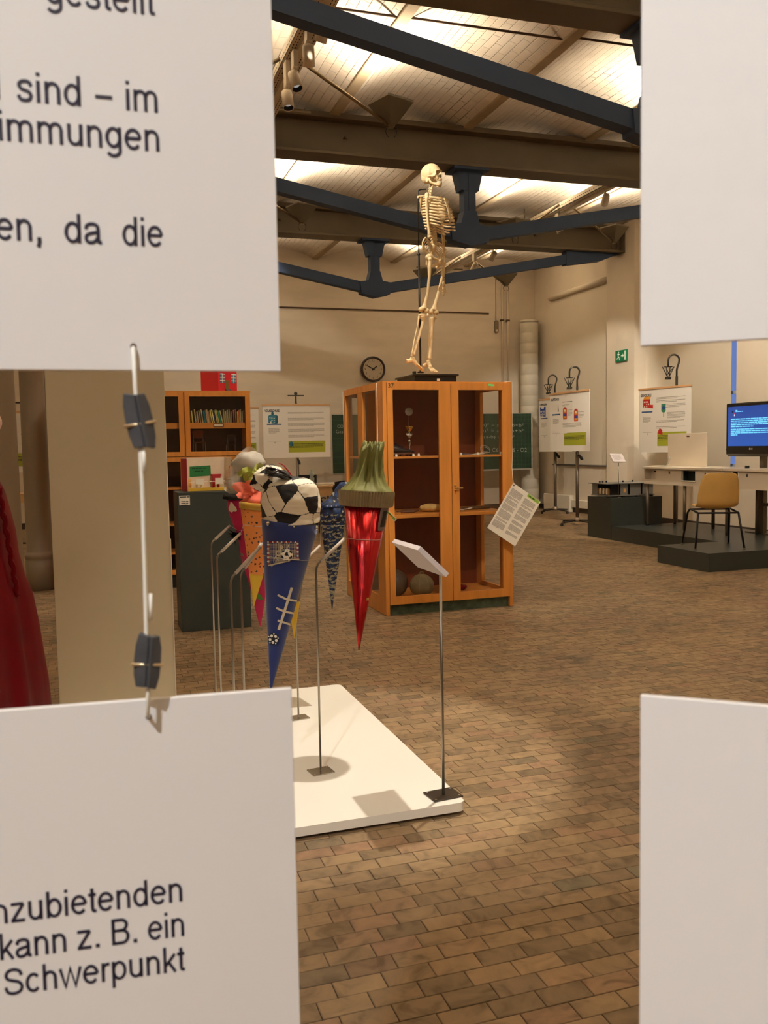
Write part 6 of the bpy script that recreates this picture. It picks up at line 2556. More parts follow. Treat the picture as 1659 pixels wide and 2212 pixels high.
ya = -0.16
hum = [SK(922.5, 421, ya), SK(921, 440, ya), SK(924, 478, ya), SK(928, 511, ya)]
long_bone('humerus', hum, 0.020, 0.0105, 0.0185).build('humerus', M_BONE, t, world=True)
yl = 0.15
hl = [SK(950, 428, yl), SK(955, 462, yl), SK(957, 509, yl)]
long_bone('humerus', hl, 0.020, 0.0105, 0.0185).build('humerus', M_BONE, t, world=True)
for dx in (0, 3.2):
    long_bone('forearm', [SK(955.5 + dx, 508, yl), SK(956.5 + dx, 530, yl), SK(957.5 + dx, 560, yl), SK(957 + dx * 0.6, 597, yl)], 0.009, 0.0058, 0.008).build('forearm_bone', M_BONE, t, world=True)
mb = MB()
for k in range(6):
    mb.ball(SK(956 + 1.6 * (k % 3), 602 + 3 * (k // 3), yl), 0.008, 0, 8, 6)
mb.build('wrist_bones', M_BONE, t, world=True)['kind'] = 'stuff'
for f_ in range(5):
    a0 = 955 + 1.3 * f_
    Ls = ((608, 619), (620, 627), (628, 632.5), (633.5, 637 + (f_ == 2) * 2 - (f_ == 4) * 3)) if f_ else ((606, 613), (614, 619), (620, 624))
    for (y0, y1) in Ls:
        mb = MB()
        off = (-1.8 if f_ == 0 else 0)
        bow = lambda y: a0 + off + (y - 606) * 0.05 * (f_ - 1.2)
        mb.tube([SK(bow(y0), y0, yl - 0.01 * f_), SK(bow((y0 + y1) / 2), (y0 + y1) / 2, yl - 0.01 * f_), SK(bow(y1), y1, yl - 0.01 * f_)], [0.0042, 0.003, 0.004], 6)
        mb.build('finger_bone', M_BONE, t, world=True)
# pelvis
hipR, hipL = SK(927, 556, -0.06), SK(951, 563, 0.075)
sac = vt[-1]
mb = MB()
mb.tube([sac + Zu * 0.01, sac - Zu * 0.035 - Fw * 0.018, sac - Zu * 0.075 - Fw * 0.028, sac - Zu * 0.105 - Fw * 0.015], [0.030, 0.030, 0.018, 0.008], 12)
pub = (hipR + hipL) / 2 + Fw * 0.045 - Zu * 0.022
for s, hip in ((-1, hipR), (1, hipL)):
    if s < 0:
        crest = [SK(932, 531, 0.0), SK(925, 519, -0.035), SK(918.5, 513, -0.07), SK(912.5, 524, -0.105), SK(912.5, 541, -0.09)]
        inr = [SK(931, 541, 0.0), SK(927, 550, -0.04), hip + Zu * 0.01]
    else:
        crest = [SK(940, 529, 0.02), SK(946, 523.5, 0.05), SK(957, 530, 0.11), SK(964, 542, 0.12), SK(959, 553, 0.09)]
        inr = [SK(937, 543, 0.02), SK(944, 551, 0.04), hip + Zu * 0.01]
    cr = along(crest, 12)
    inner = along(inr, 12)
    for k in range(11):
        mb.tube([cr[k], cr[k + 1]], 0.0078, 8)
        a, b, c, d = cr[k], cr[k + 1], inner[min(k + 1, 11)], inner[k]
        for j in range(7):
            u0 = j / 6
            mb.ball(a.lerp(d, u0), 0.0060, 0, 8, 6)
            mb.ball(a.lerp(b, 0.5).lerp(c.lerp(d, 0.5), u0), 0.0060, 0, 8, 6)
    mb.ball(hip, (0.030, 0.030, 0.032), 0, 14, 10)
    isc = hip - Zu * 0.062 - Fw * 0.028 - Lf * s * 0.012
    mb.tube([hip - Zu * 0.01 - Fw * 0.012, isc], [0.018, 0.017], 10)
    mb.tube([isc, isc.lerp(pub, 0.5) - Zu * 0.022, pub - Zu * 0.012 + Lf * s * 0.008], [0.014, 0.008, 0.012], 8)
    mb.tube([hip + Fw * 0.012, pub + Zu * 0.006 + Lf * s * 0.010], [0.014, 0.011], 8)
cut = MB()
for s, hip in ((-1, hipR), (1, hipL)):
    cut.ball(hip + Lf * s * 0.034, 0.020, 0, 14, 10)
me = fuse(mb, 0.0042, cut, 3)
me.transform(Tinv)
mesh_part('pelvis', me, M_BONE, t)
# legs
femR = [hipR + Lf * -0.02, SK(929, 562, -0.09), SK(928, 575, -0.09), SK(927.5, 597, -0.09), SK(924, 633, -0.08), SK(916, 667, -0.07)]
femL = [hipL + Lf * 0.012, SK(959, 572, 0.10), SK(957.5, 585, 0.10), SK(955, 600, 0.09), SK(947.6, 630, 0.08), SK(936.5, 671, 0.05)]


def leg_bone(nm, P, radii, n=12):
    mb = MB()
    mb.tube(P, radii, n)
    return mb


for P, cA, cB in ((femR, (909.5, 668.5), (921.5, 671.5)), (femL, (930.5, 674), (941.5, 675))):
    mb = MB()
    mb.tube(P[:3], [0.019, 0.014, 0.018], 12)
    mb.ball(P[0], 0.023, 0, 16, 12)
    PP_ = P[2:] + [P[-1]]
    PP_[3] = P[-2].lerp(P[-1], 0.72)
    mb.tube(PP_, [0.019, 0.0135, 0.0135, 0.018, 0.030], 12)
    dy = -0.07 if P is femR else 0.05
    mb.ball(P[1] + Zu * 0.006, 0.020, 0, 12, 8)
    mb.ball(SK(*cA, dy), (0.025, 0.030, 0.023), 0, 14, 10)
    mb.ball(SK(*cB, dy), (0.025, 0.030, 0.023), 0, 14, 10)
    me = fuse(mb, 0.004, None, 3)
    me.transform(Tinv)
    mesh_part('femur', me, M_BONE, t)
for (a, b, dy) in ((924, 681, -0.10), (939, 683, -0.02)):
    mb = MB()
    mb.ball(SK(a, b, dy), (0.010, 0.012, 0.016), 0, 12, 8)
    mb.build('patella', M_BONE, t, world=True)
for (top, pts, radii, dy) in (((910, 681), [(913, 684), (914, 695), (904, 731), (894, 764)], [0.030, 0.016, 0.0125, 0.015], -0.06), ((934, 687), [(934, 688), (933.5, 705), (931, 743), (928, 773)], [0.028, 0.0155, 0.0125, 0.016], 0.05)):
    mb = MB()
    mb.tube([SK(a, b, dy) for a, b in pts], radii, 12)
    mb.ball(SK(top[0] + 2, top[1], dy), (0.040 if top[0] < 920 else 0.034, 0.028, 0.013), 0, 16, 10)
    mb.ball(SK(*pts[-1], dy), (0.018, 0.018, 0.016), 0, 12, 8)
    me = fuse(mb, 0.004, None, 3)
    me.transform(Tinv)
    mesh_part('tibia', me, M_BONE, t)
for (pts, dy) in (([(905, 684), (903, 700), (895, 735), (889.5, 768)], -0.075), ([(928, 689), (927.5, 720), (925.5, 750), (923.5, 779)], 0.075)):
    long_bone('fibula', [SK(a, b, dy) for a, b in pts], 0.0095, 0.0058, 0.0105).build('fibula', M_BONE, t, world=True)
for (ank, heel, mid, toe, dy, nm) in (((891, 774), (878, 781), (900, 787), (915.5, 803), -0.06, 'r'), ((925.5, 781), (917, 790), (929, 794), (940, 805), 0.05, 'l')):
    mb = MB()
    A_, H_, M_, T_ = SK(*ank, dy), SK(*heel, dy), SK(*mid, dy), SK(*toe, dy)
    if nm == 'l':
        for q in (H_, A_):
            pass
        T_ = SK(941, 805, -0.06)
        M_ = SK(930, 795, 0.0)
        H_ = SK(917, 790, 0.09)
    mb.ball(A_, (0.022, 0.022, 0.017), 0, 14, 10)
    mb.tube([H_, H_.lerp(A_, 0.55) - Zu * 0.008, A_ - Zu * 0.014], [0.022, 0.017, 0.018], 10)
    mb.tube([A_ - Zu * 0.010, M_], [0.019, 0.018], 10)
    me = fuse(mb, 0.004, None, 2)
    me.transform(Tinv)
    mesh_part('foot_root', me, M_BONE, t)
    d = (T_ - M_).normalized()
    sd = d.cross(Zu).normalized()
    for k in range(5):
        o_ = (k - 2) * 0.013
        a_ = M_ + sd * o_ * 0.8
        b_ = M_.lerp(T_, 0.68) + sd * o_ * 1.25
        c_ = T_ + sd * o_ * 1.3 - d * 0.010 * abs(k - 1)
        c_.z = max(c_.z, bz + 0.006)
        b_.z = max(b_.z, bz + 0.008)
        mb = MB()
        mb.tube([a_, a_.lerp(b_, 0.5) + Zu * 0.003, b_], [0.0075, 0.0045, 0.0065], 8)
        mb.build('metatarsal', M_BONE, t, world=True)
        mb = MB()
        mb.tube([b_ + d * 0.004, b_.lerp(c_, 0.5) + Zu * 0.002, c_], [0.0058, 0.004, 0.005], 8)
        mb.build('toe_bone', M_BONE, t, world=True)

# ================================================================== bookcase, pedestal and models on the left
M_DARKIN = wood_mat('dark_cabinet_back', (72, 52, 36), 'Z', 0.5, 0.12)
KX0, KX1, KY0, KY1, KH = -0.30, 1.575, 9.20, 9.65, 1.995
t = thing('book_cabinet', 'honey wood glazed cabinet with a row of exercise books, red model house on top', 'cabinet', ((KX0 + KX1) / 2, (KY0 + KY1) / 2, 0))
for (nm, lo, hi, m_) in (('side_panel', (KX1 - 0.022, KY0, 0.0), (KX1, KY1, KH - 0.02), M_HONEY), ('side_panel', (KX0, KY0, 0.0), (KX0 + 0.022, KY1, KH - 0.02), M_HONEY), ('top_panel', (KX0 - 0.004, KY0 - 0.006, KH - 0.02), (KX1 + 0.004, KY1, KH), M_HONEYX),
                         ('bottom_panel', (KX0 + 0.022, KY0 + 0.01, 0.13), (KX1 - 0.022, KY1, 0.15), M_HONEYX), ('plinth', (KX0 + 0.03, KY0 + 0.03, 0.0), (KX1 - 0.022, KY0 + 0.05, 0.13), M_INK),
                         ('centre_panel', (0.895, KY0 + 0.012, 0.15), (0.915, KY1 - 0.02, KH - 0.02), M_HONEY), ('back_panel', (KX0 + 0.022, KY1 - 0.012, 0.13), (KX1 - 0.022, KY1, KH - 0.02), M_DARKIN)):
    mb = MB()
    mb.box(lo, hi, bev=0.0015)
    mb.build(nm, m_, t, world=True)
for (a, b) in ((0.915, KX1 - 0.022), (KX0 + 0.022, 0.895)):
    for z_ in (1.672, 1.02, 0.65, 0.36):
        mb = MB()
        mb.box((a, KY0 + 0.03, z_ - 0.02), (b, KY1 - 0.014, z_))
        if z_ == 1.672:
            mb.box((a, KY0 + 0.025, z_ - 0.058), (b, KY0 + 0.032, z_))
        mb.build('shelf', M_HONEYX, t, world=True)


def kdoor(x0, x1, z0, z1, cross=None):
    d = MB()
    d.ring((x0, z0, x1, z1), (x0 + 0.048, z0 + 0.045, x1 - 0.048, z1 - 0.045), KY0 - 0.010, KY0 + 0.010)
    o = d.build('door', M_HONEY, t, world=True)
    d = MB()
    d.box((x0 + 0.045, KY0 - 0.002, z0 + 0.04), (x1 - 0.045, KY0 + 0.002, z1 - 0.04))
    d.build('pane', M_GLASS, o, world=True)


for (a, b) in ((0.912, KX1 - 0.004), (0.30, 0.899), (KX0 + 0.004, 0.296)):
    kdoor(a, b, 1.335, 1.982)
    kdoor(a, b, 0.14, 1.328)
mb = MB()
lh = on_y(472, 918.5, KY0 + 0.022)
for (x0, z0, x1, z1) in ((-0.052, -0.018, 0.052, -0.012), (-0.052, 0.012, 0.052, 0.018), (-0.052, -0.018, -0.044, 0.018), (0.044, -0.018, 0.052, 0.018)):
    mb.box((lh.x + x0, KY0 + 0.020, lh.z + z0), (lh.x + x1, KY0 + 0.026, lh.z + z1))
mb.build('label_holder', M_DPLATE, t, world=True)
mb = MB()
mb.box((lh.x - 0.044, KY0 + 0.022, lh.z - 0.012), (lh.x + 0.044, KY0 + 0.025, lh.z + 0.012))
mb.build('label_card', M_PAPER, t, world=True)
mb = MB()
mb.box((KX1 - 0.001, KY0 + 0.04, 1.84), (KX1 + 0.006, KY0 + 0.06, 1.90))
mb.build('hinge', M_DPLATE, t, world=True)
# the row of thin books
BK = [(414, 'yellow', (214, 204, 110)), (421, 'buff', (186, 168, 118)), (426, 'tan', (176, 150, 112)), (431, 'brown-grey', (150, 130, 96)), (436, 'buff', (178, 160, 118)), (441.5, 'teal', (36, 112, 120)), (446, 'tan', (172, 144, 104)), (449, 'light tan', (196, 168, 122)), (452, 'rust-tan', (160, 120, 84)),
      (456, 'yellow', (206, 194, 92)), (460, 'pale yellow', (214, 202, 128)), (463, 'dark blue', (34, 60, 92)), (467, 'buff', (184, 166, 110)), (470, 'yellow-green', (176, 176, 84)), (474, 'green', (20, 128, 92)), (478.5, 'buff', (190, 172, 120)), (482, 'olive', (150, 146, 92)),
      (486, 'grey-tan', (160, 146, 112)), (490, 'olive-grey', (148, 138, 96)), (494, 'olive', (140, 132, 84)), (498, 'pinkish brown', (150, 96, 78)), (503, 'brown', (130, 84, 66)), (507, 'mauve-brown', (136, 92, 80)), (511.5, 'bright yellow', (222, 190, 60)), (514.5, 'orange-red', (206, 96, 46)),
      (517.5, 'buff', (176, 156, 106)), (521, 'grey-buff', (160, 144, 104)), (525, 'dark tan', (140, 116, 82))]
zb_ = 1.672
for k, (px_, cn_, rgb) in enumerate(BK):
    x_ = on_y(px_ + 1.5, 900, KY0 + 0.10).x
    hgt = 0.126 + 0.014 * math.sin(k * 2.1) + (0.010 if k in (5, 11, 14) else 0)
    lean = R((5 + 0.5 * k) if k < 16 else (2 if k < 23 else 1))
    th_ = 0.012 if cn_ not in ('teal', 'green') else 0.020
    o = thing('exercise_book', cn_ + ' thin book, ' + ('leftmost of the row in the book cabinet' if k == 0 else 'number %s from the left in the book cabinet row' % ['two', 'three', 'four', 'five', 'six', 'seven', 'eight', 'nine', 'ten', 'eleven', 'twelve', 'thirteen', 'fourteen', 'fifteen', 'sixteen', 'seventeen', 'eighteen', 'nineteen', 'twenty', 'twenty-one', 'twenty-two', 'twenty-three', 'twenty-four', 'twenty-five', 'twenty-six', 'twenty-seven', 'twenty-eight'][k - 1]), 'book', (x_, KY0 + 0.07, zb_), 0, 'thin books on the upper cabinet shelf')
    mb = MB()
    M_ = Matrix.Rotation(-lean, 4, 'Y')
    mb.box((-th_ / 2, 0, 0.0005), (th_ / 2, 0.17, hgt), bev=0.001, M=M_)
    mb.build('cover', mat('book_cover', rgb, 0.6, var=0.08, scale=60), o)
    mb = MB()
    mb.box((-th_ / 2 + 0.002, 0.004, hgt - 0.0002), (th_ / 2 - 0.002, 0.168, hgt + 0.0008), M=M_)
    mb.build('pages', M_PAPER, o)
t = thing('glass_knob', 'small round silver knob in front of the books', 'knob', (on_y(424, 912, KY0 + 0.05).x, KY0 + 0.05, zb_))
mb = MB()
mb.ball((0, 0, 0.013), 0.013, 0, 12, 8)
mb.build('knob', M_BELL, t)
# miniature chairs on the lower shelf behind glass
M_PLY = mat('brown_plywood', (138, 74, 40), 0.4)


def mini_chair(x, y, z, rz, k, label, m_seat):
    t = thing('model_chair', label, 'chair model', (x, y, z), rz)
    mb = MB()
    mb.box((-0.09 * k, -0.08 * k, 0.19 * k), (0.09 * k, 0.08 * k, 0.20 * k), bev=0.003)
    mb.build('seat', m_seat, t)
    mb = MB()
    mb.prism([(-0.085 * k, 0.075 * k, 0.28 * k), (-0.10 * k, 0.075 * k, 0.38 * k), (-0.06 * k, 0.075 * k, 0.40 * k), (0.06 * k, 0.075 * k, 0.40 * k), (0.10 * k, 0.075 * k, 0.38 * k), (0.085 * k, 0.075 * k, 0.28 * k), (0.04 * k, 0.075 * k, 0.26 * k), (-0.04 * k, 0.075 * k, 0.26 * k)], (0, 0.008, 0))
    mb.build('backrest', m_seat, t)
    for sx in (-1, 1):
        mb = MB()
        mb.tube([(sx * 0.085 * k, -0.07 * k, 0.004), (sx * 0.08 * k, -0.06 * k, 0.19 * k)], 0.005, 6)
        mb.build('leg', M_CHROME, t)
        mb = MB()
        mb.tube([(sx * 0.085 * k, 0.09 * k, 0.004), (sx * 0.08 * k, 0.07 * k, 0.19 * k), (sx * 0.08 * k, 0.085 * k, 0.36 * k)], 0.005, 6)
        mb.build('leg', M_CHROME, t)


mini_chair(1.07, KY0 + 0.20, 1.355, R(8), 0.62, 'small brown plywood model chair in the cabinet below the books', M_PLY)
mini_chair(1.40, KY0 + 0.24, 1.355, R(-20), 0.50, 'small dark model chair at the right of the cabinet below the books', M_DARKIN)
mb = MB()
mb.box((0.915, KY0 + 0.03, 1.335), (KX1 - 0.022, KY1 - 0.014, 1.352))
mb.build('shelf', M_HONEYX, bpy.data.objects['book_cabinet'], world=True)
t = thing('document_box', 'white card box half seen in the lower part of the book cabinet', 'box', (1.28, KY0 + 0.2, 1.02))
mb = MB()
mb.box((1.19, KY0 + 0.10, 1.02), (1.40, KY0 + 0.34, 1.22), bev=0.003)
mb.build('card', M_PAPER, t, world=True)

# red model house on the cabinet
M_HRED = mat('model_house_red', (206, 34, 44), 0.5)
M_HBLUE = mat('model_window_blue', (96, 140, 170), 0.4)
dx = 1.265
t = thing('model_house', 'red cardboard model house with white-barred windows on the book cabinet', 'model house', (dx, KY0 + 0.06, KH), 0)
HM = Matrix.Translation((dx, KY0 + 0.07, KH)) @ Matrix.Rotation(R(24), 4, 'Z')
mb = MB()
mb.box((0, 0, 0), (0.225, 0.34, 0.42), M=HM)
mb.prism([(0, 0, 0.42), (0.225, 0, 0.42), (0.1125, 0, 0.52)], (0, 0.34, 0), M=HM)
mb.build('walls', M_HRED, t, world=True)
for (wx, wz) in ((0.03, 0.13), (0.165, 0.13), (0.03, 0.29), (0.165, 0.29)):
    mb = MB()
    mb.box((wx - 0.006, -0.004, wz - 0.045), (wx + 0.042, 0.0, wz + 0.055), M=HM)
    w = mb.build('window', M_HBLUE, t, world=True)
    mb = MB()
    for zz in (-0.02, 0.012, 0.046):
        mb.box((wx - 0.010, -0.010, wz + zz - 0.005), (wx + 0.046, -0.003, wz + zz + 0.003), M=HM)
    mb.box((wx + 0.015, -0.008, wz - 0.045), (wx + 0.021, -0.003, wz + 0.055), M=HM)
    mb.build('window_bars', M_WHITE, w, world=True)
mb = MB()
mb.box((0.082, -0.006, 0.02), (0.122, 0.0, 0.115), bev=0.002, M=HM)
mb.build('door', mat('model_door_brown', (118, 96, 44), 0.6), t, world=True)
mb = MB()
for k in range(3):
    mb.box((0.078, -0.05 + 0.015 * k, 0.008 * k), (0.135, 0.0, 0.008 * (k + 1)), M=HM)
mb.build('steps', M_METALG, t, world=True)

# dark pedestal with the classroom model
M_PED = mat('dark_green_grey_plinth_paint', (52, 58, 54), 0.5, var=0.03, scale=2)
ZP = 1.078
t = thing('tall_pedestal', 'tall dark green-grey pedestal carrying the small classroom model', 'pedestal', (0.87, 7.08, 0))
mb = MB()
mb.box((0.607, 6.915, 0), (1.145, 7.26, ZP), bev=0.003)
mb.build('box', M_PED, t, world=True)
mb = MB()
mb.box((0.607, 6.9142, ZP - 0.018), (1.145, 6.9148, ZP - 0.0155))
mb.build('seam', M_INK, t, world=True)
q0, q1 = on_y(385.5, 1070, 6.913), on_y(410.5, 1091, 6.913)
mb = MB()
mb.box((q0.x + 0.004, 6.911, q1.z), (q1.x, 6.9145, q0.z - 0.004))
lb = mb.build('label', M_SHEET, t, world=True)
mb = MB()
Ml_ = frame_m((q0.x + 0.01, 6.9108, q0.z - 0.018), (1, 0, 0), (0, 0, 1))
word_lines(mb, Ml_, 0.0, 0.0, 0.072, 1, 0.012, 0.007, last=1.0, seed=2)
word_lines(mb, Ml_, 0.008, -0.034, 0.055, 3, 0.014, 0.006, last=0.9, seed=5)
mb.build('print', M_INK, lb, world=True)
t = thing('classroom_model', 'open box model of a classroom with green board and paper desks', 'model', (0.86, 7.08, ZP))
DM = Matrix.Translation((0.700, 7.00, ZP + 0.002)) @ Matrix.Rotation(R(9), 4, 'Z')
M_CWALL = mat('model_card_white', (226, 208, 184), 0.7, var=0.04, scale=20)
M_CRED = mat('model_card_red', (176, 40, 48), 0.6)
M_CYEL = mat('model_floor_yellow', (220, 178, 56), 0.5)
W_, D_, H_ = 0.345, 0.17, 0.258
for (nm, lo, hi, m_) in (('back_wall', (0.0, D_ - 0.004, 0.0), (W_, D_, H_), M_CWALL), ('side_wall', (-0.004, 0, 0), (0.0, D_, H_), M_CWALL), ('side_wall', (W_, 0, 0), (W_ + 0.004, D_, H_), M_CWALL),
                         ('outer_cover', (-0.008, 0.0, 0.0), (-0.0042, D_, H_ - 0.008), M_CRED), ('model_floor', (0.0, -0.004, 0.0), (W_, D_ - 0.004, 0.020), M_CYEL)):
    mb = MB()
    mb.box(lo, hi, M=DM)
    mb.build(nm, m_, t, world=True)
mb = MB()
mb.prism([(0.058, D_ - 0.007, 0.105), (0.060, D_ - 0.007, 0.188), (0.228, D_ - 0.007, 0.194), (0.230, D_ - 0.007, 0.112)], (0, 0.003, 0), M=DM)
mb.build('green_board', mat('model_board_green', (34, 118, 64), 0.6), t, world=True)
mb = MB()
Mx = DM @ frame_m((0.07, D_ - 0.0075, 0.168), (1, 0, 0), (0, 0, 1))
word_lines(mb, Mx, 0.008, 0.0, 0.11, 1, 0.01, 0.008, last=1.0, seed=4)
word_lines(mb, Mx, 0.028, -0.022, 0.07, 1, 0.01, 0.008, last=1.0, seed=6)
mb.build('chalk_print', mat('board_dark_print', (14, 60, 30), 0.6), t, world=True)
for (x_, y_) in ((0.10, 0.045), (0.255, 0.045)):
    mb = MB()
    mb.box((x_ - 0.032, y_ - 0.02, 0.048), (x_ + 0.032, y_ - 0.017, 0.095), M=DM)
    mb.prism([(x_ - 0.075, y_, 0.066), (x_ + 0.075, y_, 0.068), (x_ + 0.055, y_ + 0.03, 0.071), (x_ - 0.055, y_ + 0.03, 0.069)], (0, 0, 0.002), M=DM)
    for sx in (-1, 1):
        mb.box((x_ + sx * 0.018 - 0.007, y_ + 0.006, 0.020), (x_ + sx * 0.018 + 0.007, y_ + 0.012, 0.068), M=DM)
    mb.build('paper_desk', M_SHEET, t, world=True)
mb = MB()
mb.box((0.012, 0.09, 0.020), (0.050, 0.13, 0.090), M=DM)
mb.build('little_cupboard', mat('pale_orange_card', (226, 178, 110), 0.6), t, world=True)
mb = MB()
mb.box((0.225, 0.10, 0.020), (0.290, 0.14, 0.108), M=DM)
mb.box((0.222, 0.095, 0.108), (0.296, 0.145, 0.124), M=DM)
mb.build('red_shelf', M_CRED, t, world=True)
mb = MB()
mb.box((W_ - 0.001, 0.02, 0.11), (W_ + 0.0, 0.05, 0.19), M=DM)
mb.box((W_ - 0.003, 0.02, 0.105), (W_ - 0.0005, 0.045, 0.175), M=DM)
mb.build('orange_note', mat('orange_note', (222, 128, 36), 0.6), t, world=True)

# ================================================================== posters on stands
M_POST = mat('poster_paper', (240, 233, 220), 0.55)
M_BAR = mat('pale_wood_bar', (206, 160, 112), 0.5)
M_LIME = mat('poster_lime', (168, 172, 48), 0.55)
M_TITLE = mat('poster_title', (32, 28, 30), 0.6)
M_LINE = mat('poster_blue_line', (58, 88, 136), 0.55)
M_PTXT = mat('poster_text', (132, 122, 110), 0.6)
M_TEAL = mat('poster_teal', (52, 122, 142), 0.6)
M_TEALD = mat('poster_teal_dark', (34, 92, 112), 0.6)
M_COB = mat('poster_cobalt', (40, 72, 150), 0.6)
M_PRED = mat('poster_red', (190, 40, 36), 0.6)
M_PORA = mat('poster_orange', (226, 150, 50), 0.6)
M_PGRN = mat('poster_green', (60, 130, 96), 0.6)
PMATS = [M_TITLE, M_LINE, M_PTXT, M_TEAL, M_TEALD, M_COB, M_PRED, M_PORA, M_PGRN, M_SHEET, M_LIME]


def poster(label, TL, ex, w, h, title, kind):
    """TL: top-left corner; ex: horizontal direction of the page; readable side towards the viewer's side."""
    t = thing('school_poster', label, 'poster', tuple(TL), 0, 'white school posters on stands')
    M = frame_m(TL, ex, (0, 0, 1))
    mb = MB()
    mb.box((0, -h, -0.004), (w, 0, 0), M=M)
    mb.build('page', M_POST, t, world=True)
    mb = MB()
    mb.box((-0.01, 0.0, -0.012), (w + 0.01, 0.030, 0.010), bev=0.002, M=M)
    mb.build('hanging_bar', M_BAR, t, world=True)
    if title:
        lettering(title, 0.058, M_TITLE, t, Matrix.Translation(-Vector(TL)) @ M @ Matrix.Translation((0.035, -0.105, 0.0008)), 'LEFT', bold=0.0022, width=0.27 * w / 1.25)
    mb = MB()
    sx, sy = w / 1.25, h / 1.0
    rect(mb, M, 0.07 * sx, -0.365 * sy, 0.34 * sx, -0.342 * sy, 1)
    word_lines(mb, M, 0.10 * sx, -0.44 * sy, 0.20 * sx, 6, 0.016 * sy, 0.006, 2, seed=len(label))
    rect(mb, M, 0.09 * sx, -0.682 * sy, 0.33 * sx, -0.679 * sy, 2)
    rect(mb, M, 0.205 * sx, -0.72 * sy, 0.215 * sx, -0.69 * sy, 2)
    X0, X1 = 0.46 * sx, 1.15 * sx
    rect(mb, M, X0, -0.90 * sy, X1, -0.68 * sy, 10, 0.0004)
    word_lines(mb, M, X0 + 0.015, -0.74 * sy, X1 - X0 - 0.04, 4, 0.022 * sy, 0.008, 0, seed=3, z=0.0010)
    if kind == 'volk':
        for (y, n) in ((-0.13, 2), (-0.24, 3), (-0.335, 4), (-0.455, 4), (-0.57, 3)):
            word_lines(mb, M, X0, y * sy, X1 - X0, n, 0.017 * sy, 0.006, 2, seed=n + 7)
        shape(mb, M, [(0.10 * sx, -0.30), (0.10 * sx, -0.175), (0.13 * sx, -0.155), (0.235 * sx, -0.155), (0.235 * sx, -0.315)], 3)
        shape(mb, M, [(0.235 * sx, -0.315), (0.235 * sx, -0.155), (0.275 * sx, -0.175), (0.275 * sx, -0.305)], 4)
        shape(mb, M, [(0.155 * sx, -0.155), (0.155 * sx, -0.12), (0.178 * sx, -0.095), (0.20 * sx, -0.12), (0.20 * sx, -0.155)], 4, 0.0008)
        for (x, y) in ((0.12, -0.205), (0.155, -0.21), (0.195, -0.215), (0.155, -0.25), (0.195, -0.255), (0.195, -0.29)):
            rect(mb, M, x * sx, y - 0.010, (x + 0.022) * sx, y + 0.006, 9, 0.001)
        rect(mb, M, 0.135 * sx, -0.305, 0.155 * sx, -0.27, 9, 0.001)
        shape(mb, M, [(0.475 * sx, -0.70), (0.475 * sx, -0.65), (0.51 * sx, -0.62), (0.55 * sx, -0.65), (0.55 * sx, -0.705), (0.52 * sx, -0.715)], 3, 0.001)
        shape(mb, M, [(0.515 * sx, -0.715), (0.52 * sx, -0.65), (0.55 * sx, -0.65), (0.55 * sx, -0.705)], 4, 0.0012)
    elif kind == 'haupt':
        word_lines(mb, M, 0.42 * sx, -0.15 * sy, 0.45 * sx, 1, 0.02, 0.009, 0, seed=8)
        word_lines(mb, M, 0.42 * sx, -0.20 * sy, 0.22 * sx, 2, 0.016, 0.006, 2, seed=9)
        word_lines(mb, M, 0.42 * sx, -0.52 * sy, 0.60 * sx, 4, 0.020, 0.006, 2, seed=10)
        for (x, y) in ((0.43, -0.24), (0.78, -0.285)):
            shape(mb, M, [(x + 0.01, y - 0.20), (x, y - 0.17), (x, y - 0.03), (x + 0.02, y), (x + 0.11, y), (x + 0.13, y - 0.03), (x + 0.13, y - 0.17), (x + 0.12, y - 0.20)], 6, 0.0006)
            rect(mb, M, x + 0.016, y - 0.085, x + 0.114, y - 0.02, 7, 0.0009)
            rect(mb, M, x + 0.016, y - 0.18, x + 0.114, y - 0.145, 7, 0.0009)
            rect(mb, M, x + 0.022, y - 0.145, x + 0.108, y - 0.105, 5, 0.0010)
            shape(mb, M, disc_pts(x + 0.065, y - 0.05, 0.02, 10), 9, 0.0012)
            rect(mb, M, x + 0.045, y, x + 0.085, y + 0.012, 6, 0.0009)
            word_lines(mb, M, x + 0.16, y - 0.05, 0.14, 5, 0.022, 0.006, 2, seed=int(x * 50))
        shape(mb, M, [(0.06, -0.28), (0.06, -0.17), (0.27, -0.17), (0.27, -0.275)], 9, 0.0006)
        shape(mb, M, [(0.26, -0.30), (0.27, -0.16), (0.275, -0.16), (0.30, -0.30)], 2, 0.0008)
        rect(mb, M, 0.42 * sx, -0.69 * sy, 0.56 * sx, -0.63 * sy, 9, 0.0010)
    elif kind == 'gym':
        shape(mb, M, [(0.05, -0.31), (0.045, -0.13), (0.10, -0.13), (0.10, -0.165), (0.20, -0.165), (0.20, -0.13), (0.27, -0.13), (0.27, -0.33)], 5)
        for y in (-0.225, -0.285):
            for x in (0.065, 0.09, 0.115, 0.17, 0.195, 0.22):
                rect(mb, M, x, y - 0.018, x + 0.014, y + 0.018, 9, 0.001)
        rect(mb, M, 0.140, -0.325, 0.158, -0.25, 9, 0.001)
        shape(mb, M, disc_pts(0.149, -0.215, 0.012, 8), 9, 0.001)
    elif kind == 'grund':
        for (y, n) in ((-0.14, 2), (-0.19, 2), (-0.60, 2)):
            word_lines(mb, M, X0 - 0.02, y * sy, X1 - X0, n, 0.02 * sy, 0.007, 2, seed=n + 2)
        word_lines(mb, M, X0 - 0.02, -0.505 * sy, X1 - X0, 2, 0.02 * sy, 0.007, 2, seed=15)
        word_lines(mb, M, X0 + 0.16, -0.25 * sy, X1 - X0 - 0.18, 3, 0.022 * sy, 0.006, 2, seed=16)
